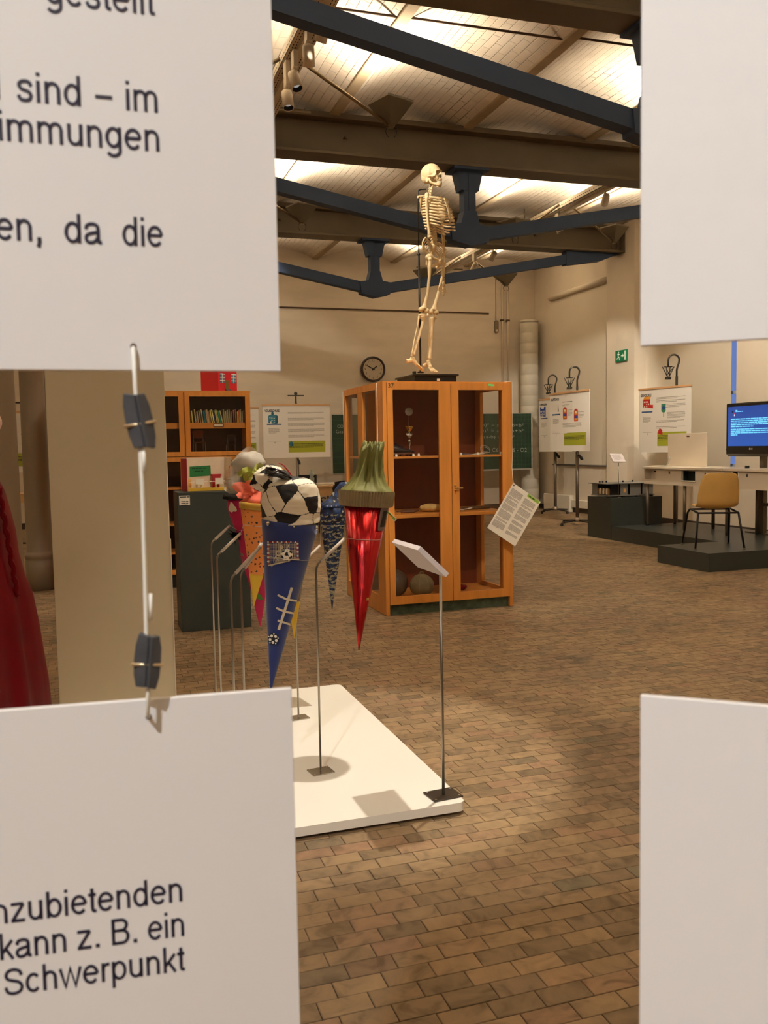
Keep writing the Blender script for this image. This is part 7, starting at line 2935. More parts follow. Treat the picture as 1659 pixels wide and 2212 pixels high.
        word_lines(mb, M, X0 + 0.20, -0.38 * sy, 0.36, 6, 0.017 * sy, 0.006, 2, seed=17)
        shape(mb, M, [(0.09, -0.27), (0.09, -0.15), (0.24, -0.15), (0.24, -0.235), (0.30, -0.24), (0.30, -0.295)], 6)
        shape(mb, M, [(0.09, -0.15), (0.12, -0.105), (0.25, -0.105), (0.24, -0.15)], 7, 0.0008)
        for (x, y) in ((0.105, -0.19), (0.14, -0.19), (0.175, -0.19), (0.155, -0.225), (0.195, -0.225), (0.155, -0.26), (0.11, -0.262)):
            rect(mb, M, x, y - 0.010, x + 0.022, y + 0.010, 9, 0.001)
        shape(mb, M, [(0.47, -0.35), (0.47, -0.235), (0.56, -0.235), (0.56, -0.35), (0.535, -0.37), (0.50, -0.37)], 8, 0.0008)
        shape(mb, M, disc_pts(0.515, -0.30, 0.03, 10), 5, 0.001)
        rect(mb, M, 0.508, -0.44, 0.524, -0.37, 7, 0.0009)
        shape(mb, M, [(0.41, -0.70), (0.41, -0.65), (0.44, -0.61), (0.49, -0.64), (0.50, -0.72)], 6, 0.001)
    mb.build('print', PMATS, t, world=True)
    return t


def crook_stand(label, x, y, z0, h, top='crook', knob=None, side=(-0.95, 0.31, 0)):
    """rolling stand: cross foot, pole, and a curved hook with a clamp (or a small cross bar)."""
    t = thing('poster_stand', label, 'stand', (x, y, z0), 0, 'steel stands that carry the posters')
    mb = MB()
    mb.tube([(x, y, z0 + 0.07), (x, y, z0 + 1.25)], 0.030, 12)
    mb.build('lower_pole', mat('stand_pole', (110, 96, 80), 0.4, 0.5) if 'stand_pole' not in bpy.data.materials else bpy.data.materials['stand_pole'], t, world=True)
    mb = MB()
    mb.tube([(x, y, z0 + 1.25), (x, y, z0 + h - 0.2)], 0.020, 12)
    mb.build('upper_pole', M_DPLATE, t, world=True)
    mb = MB()
    mb.lathe([(0.045, 0.05), (0.06, 0.06), (0.062, 0.10), (0.045, 0.125), (0.03, 0.13)], 16, M=Matrix.Translation((x, y, z0)))
    mb.build('hub', mat('hub_metal', (150, 136, 116), 0.4, 0.6) if 'hub_metal' not in bpy.data.materials else bpy.data.materials['hub_metal'], t, world=True)
    for k in range(4):
        a = R(12 + 90 * k)
        mb = MB()
        e = Vector((x + 0.33 * math.cos(a), y + 0.33 * math.sin(a), z0 + 0.055))
        mb.tube([(x, y, z0 + 0.08), e, e + Vector((0.03 * math.cos(a), 0.03 * math.sin(a), -0.015))], 0.014, 8)
        mb.build('leg', M_DPLATE, t, world=True)
        mb = MB()
        mb.lathe([(0.022, 0.0), (0.026, 0.01), (0.024, 0.035), (0.012, 0.045)], 10, M=Matrix.Translation((e.x + 0.02 * math.cos(a), e.y + 0.02 * math.sin(a), z0)))
        mb.build('foot', M_BLACK, t, world=True)
    mb = MB()
    kz = z0 + 1.19
    mb.tube([(x, y - 0.03, kz), (x, y - 0.07, kz)], 0.016, 8)
    mb.prism([(x - 0.012, y - 0.075, kz + 0.01), (x + 0.0, y - 0.15, kz - 0.045), (x + 0.0, y - 0.16, kz - 0.085), (x - 0.012, y - 0.13, kz - 0.085), (x - 0.012, y - 0.07, kz - 0.03)], (0.024, 0, 0))
    mb.build('wing_screw', M_BLACK, t, world=True)
    zt_ = z0 + h - 0.2
    S = Vector(side)
    P = Vector((x, y, zt_))
    if top == 'crook':
        pts = [P, P + Zu * 0.10, P + Zu * 0.15 - S * 0.012, P + Zu * 0.20 - S * 0.03]
        c = P + Zu * 0.25 + S * 0.045
        for k in range(9):
            a = R(-20 + 25 * k)
            pts.append(c + (-S * math.cos(a) + Zu * math.sin(a)) * 0.085)
        pts.append(pts[-1] - Zu * 0.10)
        mb = MB()
        mb.tube(pts, 0.015, 10)
        mb.build('crook', M_DPLATE, t, world=True)
        q = pts[-1]
        mb = MB()
        r_ = 0.0075
        for s in (-1, 1):
            for kx in (-1, 1):
                mb.tube([q + S * s * 0.060 + HR * kx * 0.03, q + S * s * 0.012 - Zu * 0.155], r_, 6)
            mb.tube([q + S * s * 0.045 + HR * 0.02 - Zu * 0.03, q - S * s * 0.015 - Zu * 0.12], r_ * 0.8, 6)
        mb.tube([q + S * 0.062, q - S * 0.062], r_ * 1.2, 6)
        mb.tube([q + S * 0.062 + Zu * 0.0, q + HR * 0.04, q - S * 0.062], r_, 6)
        mb.tube([q + S * 0.045 - Zu * 0.165, q - S * 0.045 - Zu * 0.165], 0.014, 8)
        mb.tube([q + S * 0.050 - Zu * 0.185, q - S * 0.040 - Zu * 0.185], 0.011, 8)
        mb.build('clamp_head', M_DPLATE, t, world=True)
    else:
        mb = MB()
        mb.tube([P, P + Zu * 0.14], 0.015, 8)
        mb.tube([P + Zu * 0.13 - Vector((0.145, 0, 0)), P + Zu * 0.13 + Vector((0.145, 0, 0))], 0.011, 8)
        mb.build('cross_bar', M_DPLATE, t, world=True)
        mb = MB()
        mb.ball(P + Zu * 0.165, (0.032, 0.02, 0.032), 0, 12, 8)
        mb.tube([P + Zu * 0.17 - Vector((0.02, 0.03, 0)), P + Zu * 0.17 + Vector((0.0, 0.03, 0))], 0.012, 8)
        mb.build('knob', M_DPLATE, t, world=True)
    return t


YV = 15.55
a = on_y(567, 877, YV)
b = on_y(712, 876.7, YV)
c = on_y(569, 990, YV)
poster('white VOLKSSCHULE poster with a teal schoolhouse, between the book cabinet and the blackboard', a, (1, 0, 0), b.x - a.x, a.z - c.z, 'VOLKSSCHULE', 'volk')
pm = on_y(640, 900, YV + 0.05)
tp = on_y(638, 857, YV + 0.05)
crook_stand('stand with a small cross bar behind the VOLKSSCHULE poster', pm.x, YV + 0.05, 0.0, tp.z + 0.09, 'bar')
a2 = on_y(475, 883, 16.2)
b2 = on_y(558, 882, 16.2)
c2 = on_y(558, 991, 16.2)
poster('white poster mostly hidden behind the book cabinet, its right edge showing', a2, (1, 0, 0), b2.x - a2.x, a2.z - c2.z, None, 'volk')
crook_stand('stand behind the half-hidden poster at the book cabinet', (a2.x + b2.x) / 2, 16.25, 0.0, 2.3, 'bar')
a3 = on_y(-20, 893, 14.0)
b3 = on_y(66, 893, 14.0)
c3 = on_y(60, 1020, 14.0)
t = poster('white poster seen as a strip between the two iron columns', a3, (1, 0, 0), b3.x - a3.x, a3.z - c3.z, None, None)
M3 = frame_m(a3, (1, 0, 0), (0, 0, 1))
mb = MB()
xx = on_y(47, 910, 14.0).x - a3.x
for k in range(3):
    mb.tube([M3 @ Vector((xx, -0.10 - 0.035 * k, 0.002)), M3 @ Vector((xx + 0.13, -0.085 - 0.04 * k, 0.002))], 0.004, 5)
mb.tube([M3 @ Vector((xx + 0.05, -0.06, 0.002)), M3 @ Vector((xx + 0.05, -0.22, 0.002))], 0.004, 5)
mb.tube([M3 @ Vector((xx, -0.05, 0.002)), M3 @ Vector((xx + 0.13, -0.02, 0.002))], 0.006, 5)
rect(mb, M3, xx - 0.02, -0.31, xx + 0.16, -0.295, 0, 0.002)
mb.build('black_drawing', M_TITLE, t, world=True)
crook_stand('stand behind the poster between the iron columns', (a3.x + b3.x) / 2, 14.05, 0.0, 2.2, 'bar')

s2 = on_z(1243, 1130, 0.05)
s1 = on_z(1212, 1104, 0.05)
SY = (0, 1, 0)
poster('white HAUPTSCHULE poster with two orange bus pictures, left of the window wall', on_y(1188, 854, 14.1), (0.03, -1, 0), 1.25, 0.985, 'HAUPTSCHULE', 'haupt')
crook_stand('stand with hooked clamp head behind the HAUPTSCHULE poster', 7.86, 13.40, 0.0, 2.55, 'crook', side=(-0.95, 0.31, 0))
poster('white GYMNASIUM poster with a cobalt school building, half behind the HAUPTSCHULE one', on_y(1164, 866, 16.3), (0.03, -1, 0), 1.25, 1.03, 'GYMNASIUM', 'gym')
crook_stand('stand with hooked clamp head behind the GYMNASIUM poster', 8.84, 15.93, 0.0, 2.62, 'crook', side=(-0.95, 0.31, 0))
poster('white GRUNDSCHULE poster with a red school building, above the white desk', on_y(1380.5, 844, 12.40), (0.20, -1, 0), 1.06, 0.99, 'GRUNDSCHULE', 'grund')
gp = on_y(1447, 836, 11.75)
crook_stand('stand with hooked clamp head behind the GRUNDSCHULE poster', gp.x + 0.10, 11.72, 0.0, gp.z + 0.36, 'crook', side=(-0.95, 0.31, 0))

# blackboard on the rear wall
M_BBG = bpy.data.materials.new('green_chalkboard')
nt_ = NT(M_BBG)
tcn = nt_.n('ShaderNodeTexCoord')
n3 = nt_.n('ShaderNodeTexNoise', i_Scale=3.0, i_Detail=5.0)
nt_.l(tcn.outputs['Object'], n3.inputs['Vector'])
nt_.l(nt_.ramp(n3.outputs['Fac'], [(0.35, lin((26, 48, 32))), (0.65, lin((40, 66, 46)))]), nt_.b.inputs['Base Color'])
nt_.b.inputs['Roughness'].default_value = 0.6
M_ALU = mat('aluminium_edge', (190, 184, 170), 0.4, 0.5)
M_CHALK = mat('chalk', (176, 178, 164), 0.9)
M_GRIDL = mat('board_grid_line', (66, 100, 66), 0.8)
YBB = 16.90
bx0, bx1, bz0, bz1 = 4.49, 8.82, 0.885, 2.03
t = thing('chalkboard', 'long green folding chalkboard with white formulas behind the cabinet', 'blackboard', ((bx0 + bx1) / 2, YBB, bz0))
wid = (bx1 - bx0) / 4
cuts = [bx0, bx0 + wid, bx0 + 3 * wid, bx1]
for k in range(3):
    mb = MB()
    mb.box((cuts[k] + 0.004, YBB, bz0), (cuts[k + 1] - 0.004, YBB + 0.03, bz1))
    pn_ = mb.build('board_leaf', M_BBG, t, world=True)
    mb = MB()
    mb.box((cuts[k], YBB - 0.01, bz0 - 0.03), (cuts[k + 1], YBB + 0.03, bz0))
    mb.box((cuts[k], YBB - 0.004, bz1), (cuts[k + 1], YBB + 0.03, bz1 + 0.015))
    mb.build('edge_rail', M_ALU, pn_, world=True)
    mb = MB()
    Mg = frame_m((cuts[k], YBB - 0.0008, bz0), (1, 0, 0), (0, 0, 1))
    w_ = cuts[k + 1] - cuts[k]
    if k != 1:
        q = 0.08
        while q < bz1 - bz0:
            rect(mb, Mg, 0.01, q, w_ - 0.01, q + 0.004, 0, 0)
            q += 0.085 if k == 2 else 0.12
    if k == 2:
        q = 0.08
        while q < w_:
            rect(mb, Mg, q, 0.01, q + 0.004, bz1 - bz0 - 0.01, 0, 0)
            q += 0.085
    if k != 1:
        o = mb.build('ruled_lines', M_GRIDL, pn_, world=True)
        o['kind'] = 'stuff'
    else:
        mb.bm.free()
for k in (0, 1):
    for yb in (0.0,):
        mb = MB()
        xk = bx0 + 0.5 + k * 3.3
        mb.box((xk - 0.03, YBB + 0.03, 0), (xk + 0.03, YBB + 0.08, 2.0))
        mb.box((xk - 0.03, YBB - 0.25, 0), (xk + 0.03, YBB + 0.35, 0.05))
        mb.build('support_leg', M_METALG, t, world=True)


def chalk(s_, px_, py_, size, width=None, align='LEFT'):
    p_ = on_y(px_, py_, YBB)
    M_ = Matrix.Translation(-t.location) @ frame_m((p_.x, YBB - 0.0016, p_.z), (1, 0, 0), (0, 0, 1))
    lettering(s_, size, M_CHALK, t, M_ @ Matrix.Rotation(R(-1.0), 4, 'Z'), align, width=width, name='chalk_writing', bold=-0.0012)


chalk('(a+b)\u00b2 = a\u00b2+2ab+b\u00b2', 1131, 922, 0.10, 1.15, 'RIGHT')
chalk('(a-b)\u00b2 = a\u00b2-2ab+b\u00b2', 1131, 934, 0.10, 1.15, 'RIGHT')
chalk('(a+b)(a-b) = a\u00b2-b\u00b2', 1111, 947, 0.10, 1.0, 'RIGHT')
chalk('C6H12O6 - O2', 1138, 976, 0.12, 0.80, 'RIGHT')
chalk('CO2', 728, 924, 0.085)
chalk('Gas', 725, 936, 0.10)

# table, laptop, bottle and chairs at the rear left
M_TBL = wood_mat('pale_table_wood', (214, 172, 120), 'X', 0.4, 0.08)
TY0, TY1, TZ = 14.75, 15.40, 0.745
tx0, tx1 = on_y(560, 1050, TY0).x, 5.3
t = thing('rear_table', 'long pale wooden table behind the cones with white items on it', 'table', ((tx0 + tx1) / 2, (TY0 + TY1) / 2, 0))
mb = MB()
mb.box((tx0, TY0, TZ - 0.03), (tx1, TY1, TZ), bev=0.004)
mb.build('table_top', M_TBL, t, world=True)
mb = MB()
mb.box((tx0 + 0.04, TY0 + 0.02, TZ - 0.17), (tx1 - 0.04, TY0 + 0.04, TZ - 0.03))
mb.build('apron', M_TBL, t, world=True)
for (x_, y_) in ((tx0 + 0.08, TY0 + 0.06), (tx1 - 0.08, TY0 + 0.06), (tx0 + 0.08, TY1 - 0.06), (tx1 - 0.08, TY1 - 0.06), ((tx0 + tx1) / 2, TY1 - 0.06)):
    mb = MB()
    mb.tube([(x_, y_, 0), (x_, y_, TZ - 0.03)], 0.022, 10)
    mb.build('leg', M_CHROME, t, world=True)
t2x = on_y(55, 1066, 15.4).x
t = thing('rear_table', 'pale wooden table seen between the iron columns', 'table', (t2x, 15.6, 0))
mb = MB()
mb.box((t2x - 0.9, 15.4, TZ - 0.03), (t2x + 0.55, 16.0, TZ), bev=0.004)
mb.build('table_top', M_TBL, t, world=True)
mb = MB()
mb.box((t2x - 0.86, 15.42, TZ - 0.15), (t2x + 0.5, 15.44, TZ - 0.03))
mb.build('apron', M_TBL, t, world=True)
for (x_, y_) in ((t2x - 0.85, 15.45), (t2x + 0.5, 15.45), (t2x - 0.85, 15.95), (t2x + 0.5, 15.95)):
    mb = MB()
    mb.tube([(x_, y_, 0), (x_, y_, TZ - 0.03)], 0.022, 10)
    mb.build('leg', M_CHROME, t, world=True)
p_ = on_y(674, 1046, TY0 + 0.12)
t = thing('water_bottle', 'clear plastic water bottle with pale green cap on the rear table', 'bottle', (p_.x, TY0 + 0.12, TZ))
M_PET = tulle('clear_plastic', (214, 224, 214), 0.42)
mb = MB()
mb.lathe([(0.040, 0.0), (0.044, 0.01), (0.044, 0.07), (0.038, 0.085), (0.040, 0.10), (0.044, 0.12), (0.040, 0.145), (0.026, 0.160), (0.038, 0.178), (0.043, 0.20), (0.038, 0.225), (0.022, 0.245), (0.014, 0.252), (0.014, 0.262)], 20)
mb.build('bottle_body', M_PET, t)
mb = MB()
mb.lathe([(0.0165, 0.258), (0.0165, 0.282), (0.010, 0.284)], 14)
mb.build('cap', mat('mint_cap', (140, 204, 170), 0.5), t)
mb = MB()
mb.lathe([(0.0446, 0.03), (0.0446, 0.065)], 20, cap=False)
mb.build('label', M_SHEET, t)
p_ = on_y(662, 1038, TY0 + 0.3)
t = thing('laptop', 'black open laptop seen from behind on the rear table', 'laptop', (p_.x, TY0 + 0.25, TZ))
mb = MB()
mb.box((-0.16, -0.02, 0), (0.16, 0.22, 0.018), bev=0.003)
mb.build('keyboard_base', M_BLACK, t)
mb = MB()
mb.box((-0.16, -0.045, 0.018), (0.16, -0.035, 0.19), bev=0.003)
mb.build('screen_lid', M_BLACK, t)
t = thing('white_tube', 'long rolled white paper on the rear table', 'paper roll', (on_y(715, 1046, TY0 + 0.2).x, TY0 + 0.25, TZ))
mb = MB()
mb.tube([(-0.27, 0, 0.022), (0.30, 0.02, 0.026)], 0.021, 14)
mb.build('roll', M_SHEET, t)
sheet('small stack of papers at the front edge of the rear table', on_y(696, 1050, TY0 + 0.08).x, TY0 + 0.08, TZ, 0.25, 0.12, 0.1, M_PAPER, 0.006, 'paper_stack')


def tube_chair(label, x, y, rz, m_back):
    t = thing('stacking_chair', label, 'chair', (x, y, 0), rz)
    mb = MB()
    mb.box((-0.20, -0.20, 0.435), (0.20, 0.20, 0.455), bev=0.008)
    mb.build('seat', m_back, t)
    mb = MB()
    pts = [(-0.19, 0.20, 0.62), (-0.21, 0.205, 0.74), (-0.17, 0.21, 0.84), (0, 0.22, 0.86), (0.17, 0.21, 0.84), (0.21, 0.205, 0.74), (0.19, 0.20, 0.62), (0, 0.205, 0.60)]
    mb.prism(pts, (0, 0.014, 0))
    mb.build('backrest', m_back, t)
    for s in (-1, 1):
        mb = MB()
        mb.tube([(s * 0.21, -0.20, 0.0), (s * 0.19, -0.17, 0.43)], 0.011, 8)
        mb.build('leg', M_CHROME, t)
        mb = MB()
        mb.tube([(s * 0.21, 0.24, 0.0), (s * 0.19, 0.17, 0.43), (s * 0.18, 0.215, 0.82)], 0.011, 8)
        mb.build('leg', M_CHROME, t)
    return t


tube_chair('black chair pushed to the rear table, its rounded back behind the crane-print cone', on_y(733, 1090, 13.9).x, 14.10, R(200), M_BLACK)
tube_chair('chair with thin steel legs under the rear table, seen behind the football cone', on_y(676, 1150, 14.2).x - 0.08, 14.45, R(175), M_DARKIN)
p_ = on_y(697, 1090, 13.5)
t = thing('walking_stick', 'dark stick with curved handle in front of the rear table', 'stick', (p_.x, 13.5, 0))
zh = on_y(694, 1076, 13.5).z
mb = MB()
mb.tube([(0.03, 0, 0.0), (0.0, 0, zh - 0.08), (-0.025, 0, zh - 0.02), (-0.015, 0, zh), (0.02, 0, zh + 0.005), (0.055, 0, zh - 0.005)], 0.012, 8)
mb.build('shaft', M_BASEB, t)

# ================================================================== window side: platforms, desk, screen, chair
M_PLAT = mat('dark_green_grey_platform', (54, 58, 54), 0.34, var=0.05, scale=2)
ZL = 0.20
pts = [(6.19, 7.86), (8.35, 7.86), (8.35, 11.06), (7.04, 11.06), (7.04, 8.76), (6.19, 8.76)]
t = thing('low_platform', 'low dark L-shaped platform under the desk and the yellow chair', 'platform', (7.3, 9.4, 0))
mb = MB()
mb.prism([(x, y, 0) for x, y in pts], (0, 0, ZL))
mb.build('deck', M_PLAT, t, world=True)
ZB = 0.602
t = thing('low_pedestal', 'dark green-grey low pedestal under the opened apparatus', 'pedestal', (7.46, 11.38, 0))
mb = MB()
mb.box((7.035, 11.063, 0), (7.89, 11.70, ZB), bev=0.003)
mb.build('box', M_PLAT, t, world=True)
# apparatus
M_GREYM = mat('apparatus_grey', (132, 130, 124), 0.4, 0.4)
t = thing('opened_apparatus', 'opened grey electronic apparatus with plates on the low pedestal', 'apparatus', (7.42, 11.36, ZB))
ax0, ax1, ay0, ay1, az0, az1 = 7.04, 7.80, 11.14, 11.58, ZB + 0.02, ZB + 0.205
for (nm, lo, hi, m_) in (('top_plate', (ax0 - 0.05, ay0 - 0.03, az1 - 0.012), (ax1 + 0.05, ay1 + 0.03, az1), M_GREYM), ('base_plate', (ax0 - 0.01, ay0 - 0.01, az0), (ax1 + 0.01, ay1 + 0.01, az0 + 0.012), M_GREYM),
                         ('front_panel', (7.24, ay0, az0 + 0.012), (7.36, ay0 + 0.008, az1 - 0.012), M_GREYM), ('front_panel', (7.40, ay0, az0 + 0.012), (7.58, ay0 + 0.008, az1 - 0.012), M_GREYM), ('front_panel', (7.61, ay0, az0 + 0.012), (7.79, ay0 + 0.008, az1 - 0.012), M_GREYM),
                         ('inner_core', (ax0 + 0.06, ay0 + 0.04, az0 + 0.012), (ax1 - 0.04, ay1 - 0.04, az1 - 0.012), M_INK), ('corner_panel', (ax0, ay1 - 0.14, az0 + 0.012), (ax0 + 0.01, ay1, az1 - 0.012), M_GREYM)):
    mb = MB()
    mb.box(lo, hi, bev=0.001)
    mb.build(nm, m_, t, world=True)
rn = random.Random(2)
M_COPP = mat('coil_copper', (150, 110, 60), 0.5, 0.3)
for k in range(7):
    mb = MB()
    px_ = ax0 + 0.03
    yy = ay0 + 0.04 + 0.045 * k
    mb.lathe([(0.014, 0), (0.016, 0.004), (0.016, 0.05 + 0.03 * rn.random()), (0.01, 0.09)], 10, M=Matrix.Translation((px_, yy, az0 + 0.02)))
    mb.build('coil', [M_COPP, M_PAPER][k % 2], t, world=True)
for k in range(4):
    mb = MB()
    mb.box((7.02 + 0.24 * k, ay0 - 0.03, ZB), (7.05 + 0.24 * k, ay0 + 0.02, az0), bev=0.002)
    mb.build('rubber_foot', M_BLACK, t, world=True)
for k, (x_, y_) in enumerate(((7.12, 11.5), (7.17, 11.5), (7.22, 11.48), (7.45, 11.4), (7.65, 11.45))):
    mb = MB()
    mb.lathe([(0.012, 0), (0.014, 0.02), (0.008, 0.026)], 10, M=Matrix.Translation((x_, y_, az1)))
    mb.build('button', M_BLACK, t, world=True)
mb = MB()
mb.box((7.29, ay0 - 0.001, az0 + 0.05), (7.33, ay0, az0 + 0.10))
mb.build('sticker', mat('orange_sticker', (206, 150, 80), 0.5), t, world=True)
# sign on a thin rod
t = thing('label_stand', 'small white tilted label on a thin rod in front of the opened apparatus', 'sign stand', (7.27, 11.09, ZB))
zt_ = on_y(1336, 1000, 11.09).z
xr_ = on_y(1336, 1040, 11.09).x
mb = MB()
mb.tube([(xr_, 11.09, ZB), (xr_, 11.09, zt_)], 0.005, 8)
mb.lathe([(0.03, 0), (0.03, 0.005), (0.005, 0.006)], 14, M=Matrix.Translation((xr_, 11.09, ZB)))
mb.build('rod', M_CHROME, t, world=True)
A = on_y(1325, 997, 11.05)
B = on_y(1352, 997.5, 11.05)
C_ = on_y(1339, 980.5, 11.20)
Mp = frame_m(A, B - A, (C_ - A) - (B - A).normalized() * (C_ - A).dot((B - A).normalized()))
mb = MB()
sh_ = (C_ - A).dot((B - A).normalized())
mb.prism([(0, 0, -0.014), ((B - A).length, 0, -0.014), ((B - A).length + 0.03, 0.19, -0.014), (0.03, 0.19, -0.014)], (0, 0, 0.014), M=Mp)
mb.build('label_plate', M_LABELP, t, world=True)
mb = MB()
word_lines(mb, Mp, 0.04, 0.14, 0.14, 5, 0.022, 0.007, seed=12)
mb.build('print', M_PTXT, t, world=True)

# the white laboratory desk
M_DESK = mat('white_desk_laminate', (222, 208, 186), 0.35)
M_DLEG = mat('desk_leg_metal', (112, 100, 84), 0.4, 0.5)
DZ = 1.046
t = thing('laboratory_desk', 'long white teaching desk with panel recesses and grey tube legs', 'desk', (7.78, 9.6, ZL))
for (y0, y1) in ((9.262, 10.95), (7.70, 9.248)):
    mb = MB()
    mb.box((7.47, y0, DZ - 0.03), (8.03, y1, DZ), bev=0.003)
    mb.build('desk_top', M_DESK, t, world=True)
    mb = MB()
    zz0, zz1 = 0.80, DZ - 0.031
    holes = [(10.93 - 0.28, 10.93)] if y0 > 9 else []
    holes = ([(10.66, 10.92, 0.87, 1.01), (9.79, 10.08, 0.865, 1.01)] if y0 > 9 else [(8.98, 9.10, 0.865, 1.01)])
    ys_ = y1
    segs = []
    cur = y0 + 0.005
    for (h0, h1, a_, b_) in sorted(holes):
        mb.box((7.50, cur, zz0), (7.52, h0, zz1))
        mb.box((7.50, h0, zz0), (7.52, h1, a_))
        mb.box((7.50, h0, b_), (7.52, h1, zz1))
        cur = h1
    mb.box((7.50, cur, zz0), (7.52, y1 - 0.005, zz1))
    mb.box((7.52, y1 - 0.025, zz0), (8.01, y1 - 0.005, zz1))
    mb.build('front_panel', M_DESK, t, world=True)
    for (h0, h1, a_, b_) in holes:
        mb = MB()
        mb.box((7.60, h0 - 0.01, a_ - 0.01), (7.61, h1 + 0.01, b_ + 0.01))
        mb.box((7.52, h0 - 0.01, a_ - 0.01), (7.60, h1 + 0.01, a_))
        mb.box((7.52, h0 - 0.012, a_), (7.60, h0, b_))
        mb.box((7.52, h1, a_), (7.60, h1 + 0.012, b_))
        mb.build('recess', M_PED if h0 < 10.5 else M_DESK, t, world=True)
        mb = MB()
        mb.tube([(7.598, h0 + 0.07, b_ - 0.035), (7.585, h0 + 0.07, b_ - 0.035)], 0.012, 10)
        mb.tube([(7.598, h0 + 0.15, b_ - 0.035), (7.585, h0 + 0.15, b_ - 0.035)], 0.012, 10)
        mb.build('socket', M_INK, t, world=True)
        if h0 < 10:
            mb = MB()
            for q in range(1):
                mb.tube([(7.497, h0, a_), (7.497, h0, b_), (7.497, h1, b_), (7.497, h1, a_), (7.497, h0, a_)], 0.009, 6)
            mb.build('recess_rim', M_SHEET, t, world=True)
for (x_, y_) in ((7.53, 10.90), (7.99, 10.90), (7.53, 10.06), (7.99, 10.06), (7.53, 9.22), (7.99, 9.22), (7.53, 7.80), (7.99, 7.80)):
    z0_ = ZL if y_ > 7.86 else ZL
    mb = MB()
    mb.tube([(x_, max(y_, 7.93), ZL + 0.02), (x_, max(y_, 7.93), 0.83)], 0.023, 10)
    mb.build('leg', M_DLEG, t, world=True)
    mb = MB()
    mb.lathe([(0.018, 0), (0.020, 0.02)], 10, M=Matrix.Translation((x_, max(y_, 7.93), ZL)))
    mb.build('foot_cap', M_BLACK, t, world=True)
mb = MB()
for y_ in (10.35, 9.60, 8.83):
    mb.box((7.494, y_ - 0.014, 0.952), (7.500, y_ + 0.014, 0.988), bev=0.002)
    mb.box((7.492, y_ - 0.005, 0.958), (7.495, y_ + 0.005, 0.98), mi=1)
mb.build('lock', [M_METALG, M_INK], t, world=True)
mb = MB()
mb.box((7.88, 10.07, DZ + 0.004), (7.90, 10.92, 1.505), bev=0.003)
lid = mb.build('raised_lid', M_DESK, t, world=True)
mb = MB()
mb.prism([Vector((7.879, 10.46 + 0.035 * math.cos(a), 1.463 + 0.008 * math.sin(a))) for a in [2 * PI * k / 14 for k in range(14)]], (-0.002, 0, 0))
mb.build('finger_slot', M_INK, lid, world=True)
mb = MB()
mb.tube([(7.70, 10.72, DZ), (7.72, 10.69, DZ + 0.05), (7.72, 10.64, DZ + 0.13)], [0.02, 0.012, 0.014], 8)
mb.build('tap', M_ALU, t, world=True)
mb = MB()
mb.box((7.56, 10.60, DZ), (7.72, 10.90, DZ + 0.012), bev=0.002)
mb.build('inset_tray', M_ALU, t, world=True)
mb = MB()
for y_ in (8.40, 9.05, 9.09):
    mb.lathe([(0.012, 0), (0.014, 0.03), (0.006, 0.035)], 8, M=Matrix.Translation((7.7, y_, DZ)))
mb.build('small_knob', M_INK, t, world=True)

# flat screen on its pole
t = thing('flat_screen', 'black flat television on a grey pole showing white text on blue', 'television', (7.98, 9.25, ZL))
TM = frame_m((7.955, 9.78, 1.185), (0, -1, 0), (0, 0, 1))
TW, THh = 0.98, 0.69
mb = MB()
mb.box((0, 0.02, -0.09), (TW, THh, 0.0), bev=0.012, M=TM)
mb.prism([(0.0, 0.10, -0.001), (0.02, 0.0, -0.02), (TW - 0.02, 0.0, -0.02), (TW, 0.10, -0.001)], (0, 0, -0.06), M=TM)
mb.build('casing', mat('glossy_black_casing', (12, 11, 12), 0.18, coat=0.5), t, world=True)
m = bpy.data.materials.new('lit_blue_screen')
nt_ = NT(m)
tcn = nt_.n('ShaderNodeTexCoord')
sx_ = nt_.n('ShaderNodeSeparateXYZ')
nt_.l(tcn.outputs['Object'], sx_.inputs[0])
mr = nt_.n('ShaderNodeMapRange')
mr.inputs['From Min'].default_value = 1.05
mr.inputs['From Max'].default_value = 1.65
nt_.l(sx_.outputs[2], mr.inputs['Value'])
col_ = nt_.ramp(mr.outputs[0], [(0.0, lin((44, 92, 180))), (1.0, lin((34, 70, 150)))])
nt_.b.inputs['Base Color'].default_value = (0.01, 0.01, 0.02, 1)
nt_.b.inputs['Roughness'].default_value = 0.3
nt_.l(col_, nt_.b.inputs['Emission Color'])
nt_.b.inputs['Emission Strength'].default_value = 1.0
mb = MB()
mb.box((0.045, 0.135, 0.0), (TW - 0.045, THh - 0.045, 0.002), M=TM)
mb.build('display', m, t, world=True)
M_SCT = mat('screen_text_light', (20, 40, 60), 0.5, emit=((120, 215, 255), 1.1))
M_SCW = mat('screen_mark_white', (60, 60, 60), 0.5, emit=((235, 235, 240), 1.0))
M_SCR = mat('screen_mark_red', (60, 10, 20), 0.5, emit=((200, 60, 90), 1.0))
mb = MB()
Ms_ = TM @ Matrix.Translation((0, 0, 0.0022))
for (y, n) in ((0.475, 5), (0.345, 4)):
    word_lines(mb, Ms_, 0.10, y, 0.84, n, 0.024, 0.014, 0, last=0.5 if n == 5 else 0.15, seed=n, z=0.0006)
word_lines(mb, Ms_, 0.185, 0.590, 0.04, 1, 0.02, 0.010, 0, last=1, seed=3, z=0.0006)
word_lines(mb, Ms_, 0.185, 0.574, 0.14, 1, 0.02, 0.010, 0, last=1, seed=4, z=0.0006)
rect(mb, Ms_, 0.158, 0.545, 0.172, 0.565, 2, 0.0007)
rect(mb, Ms_, 0.158, 0.522, 0.172, 0.545, 1, 0.0007)
shape(mb, Ms_, [(0.115, 0.578), (0.13, 0.590), (0.15, 0.578), (0.13, 0.566)], 3, 0.0007)
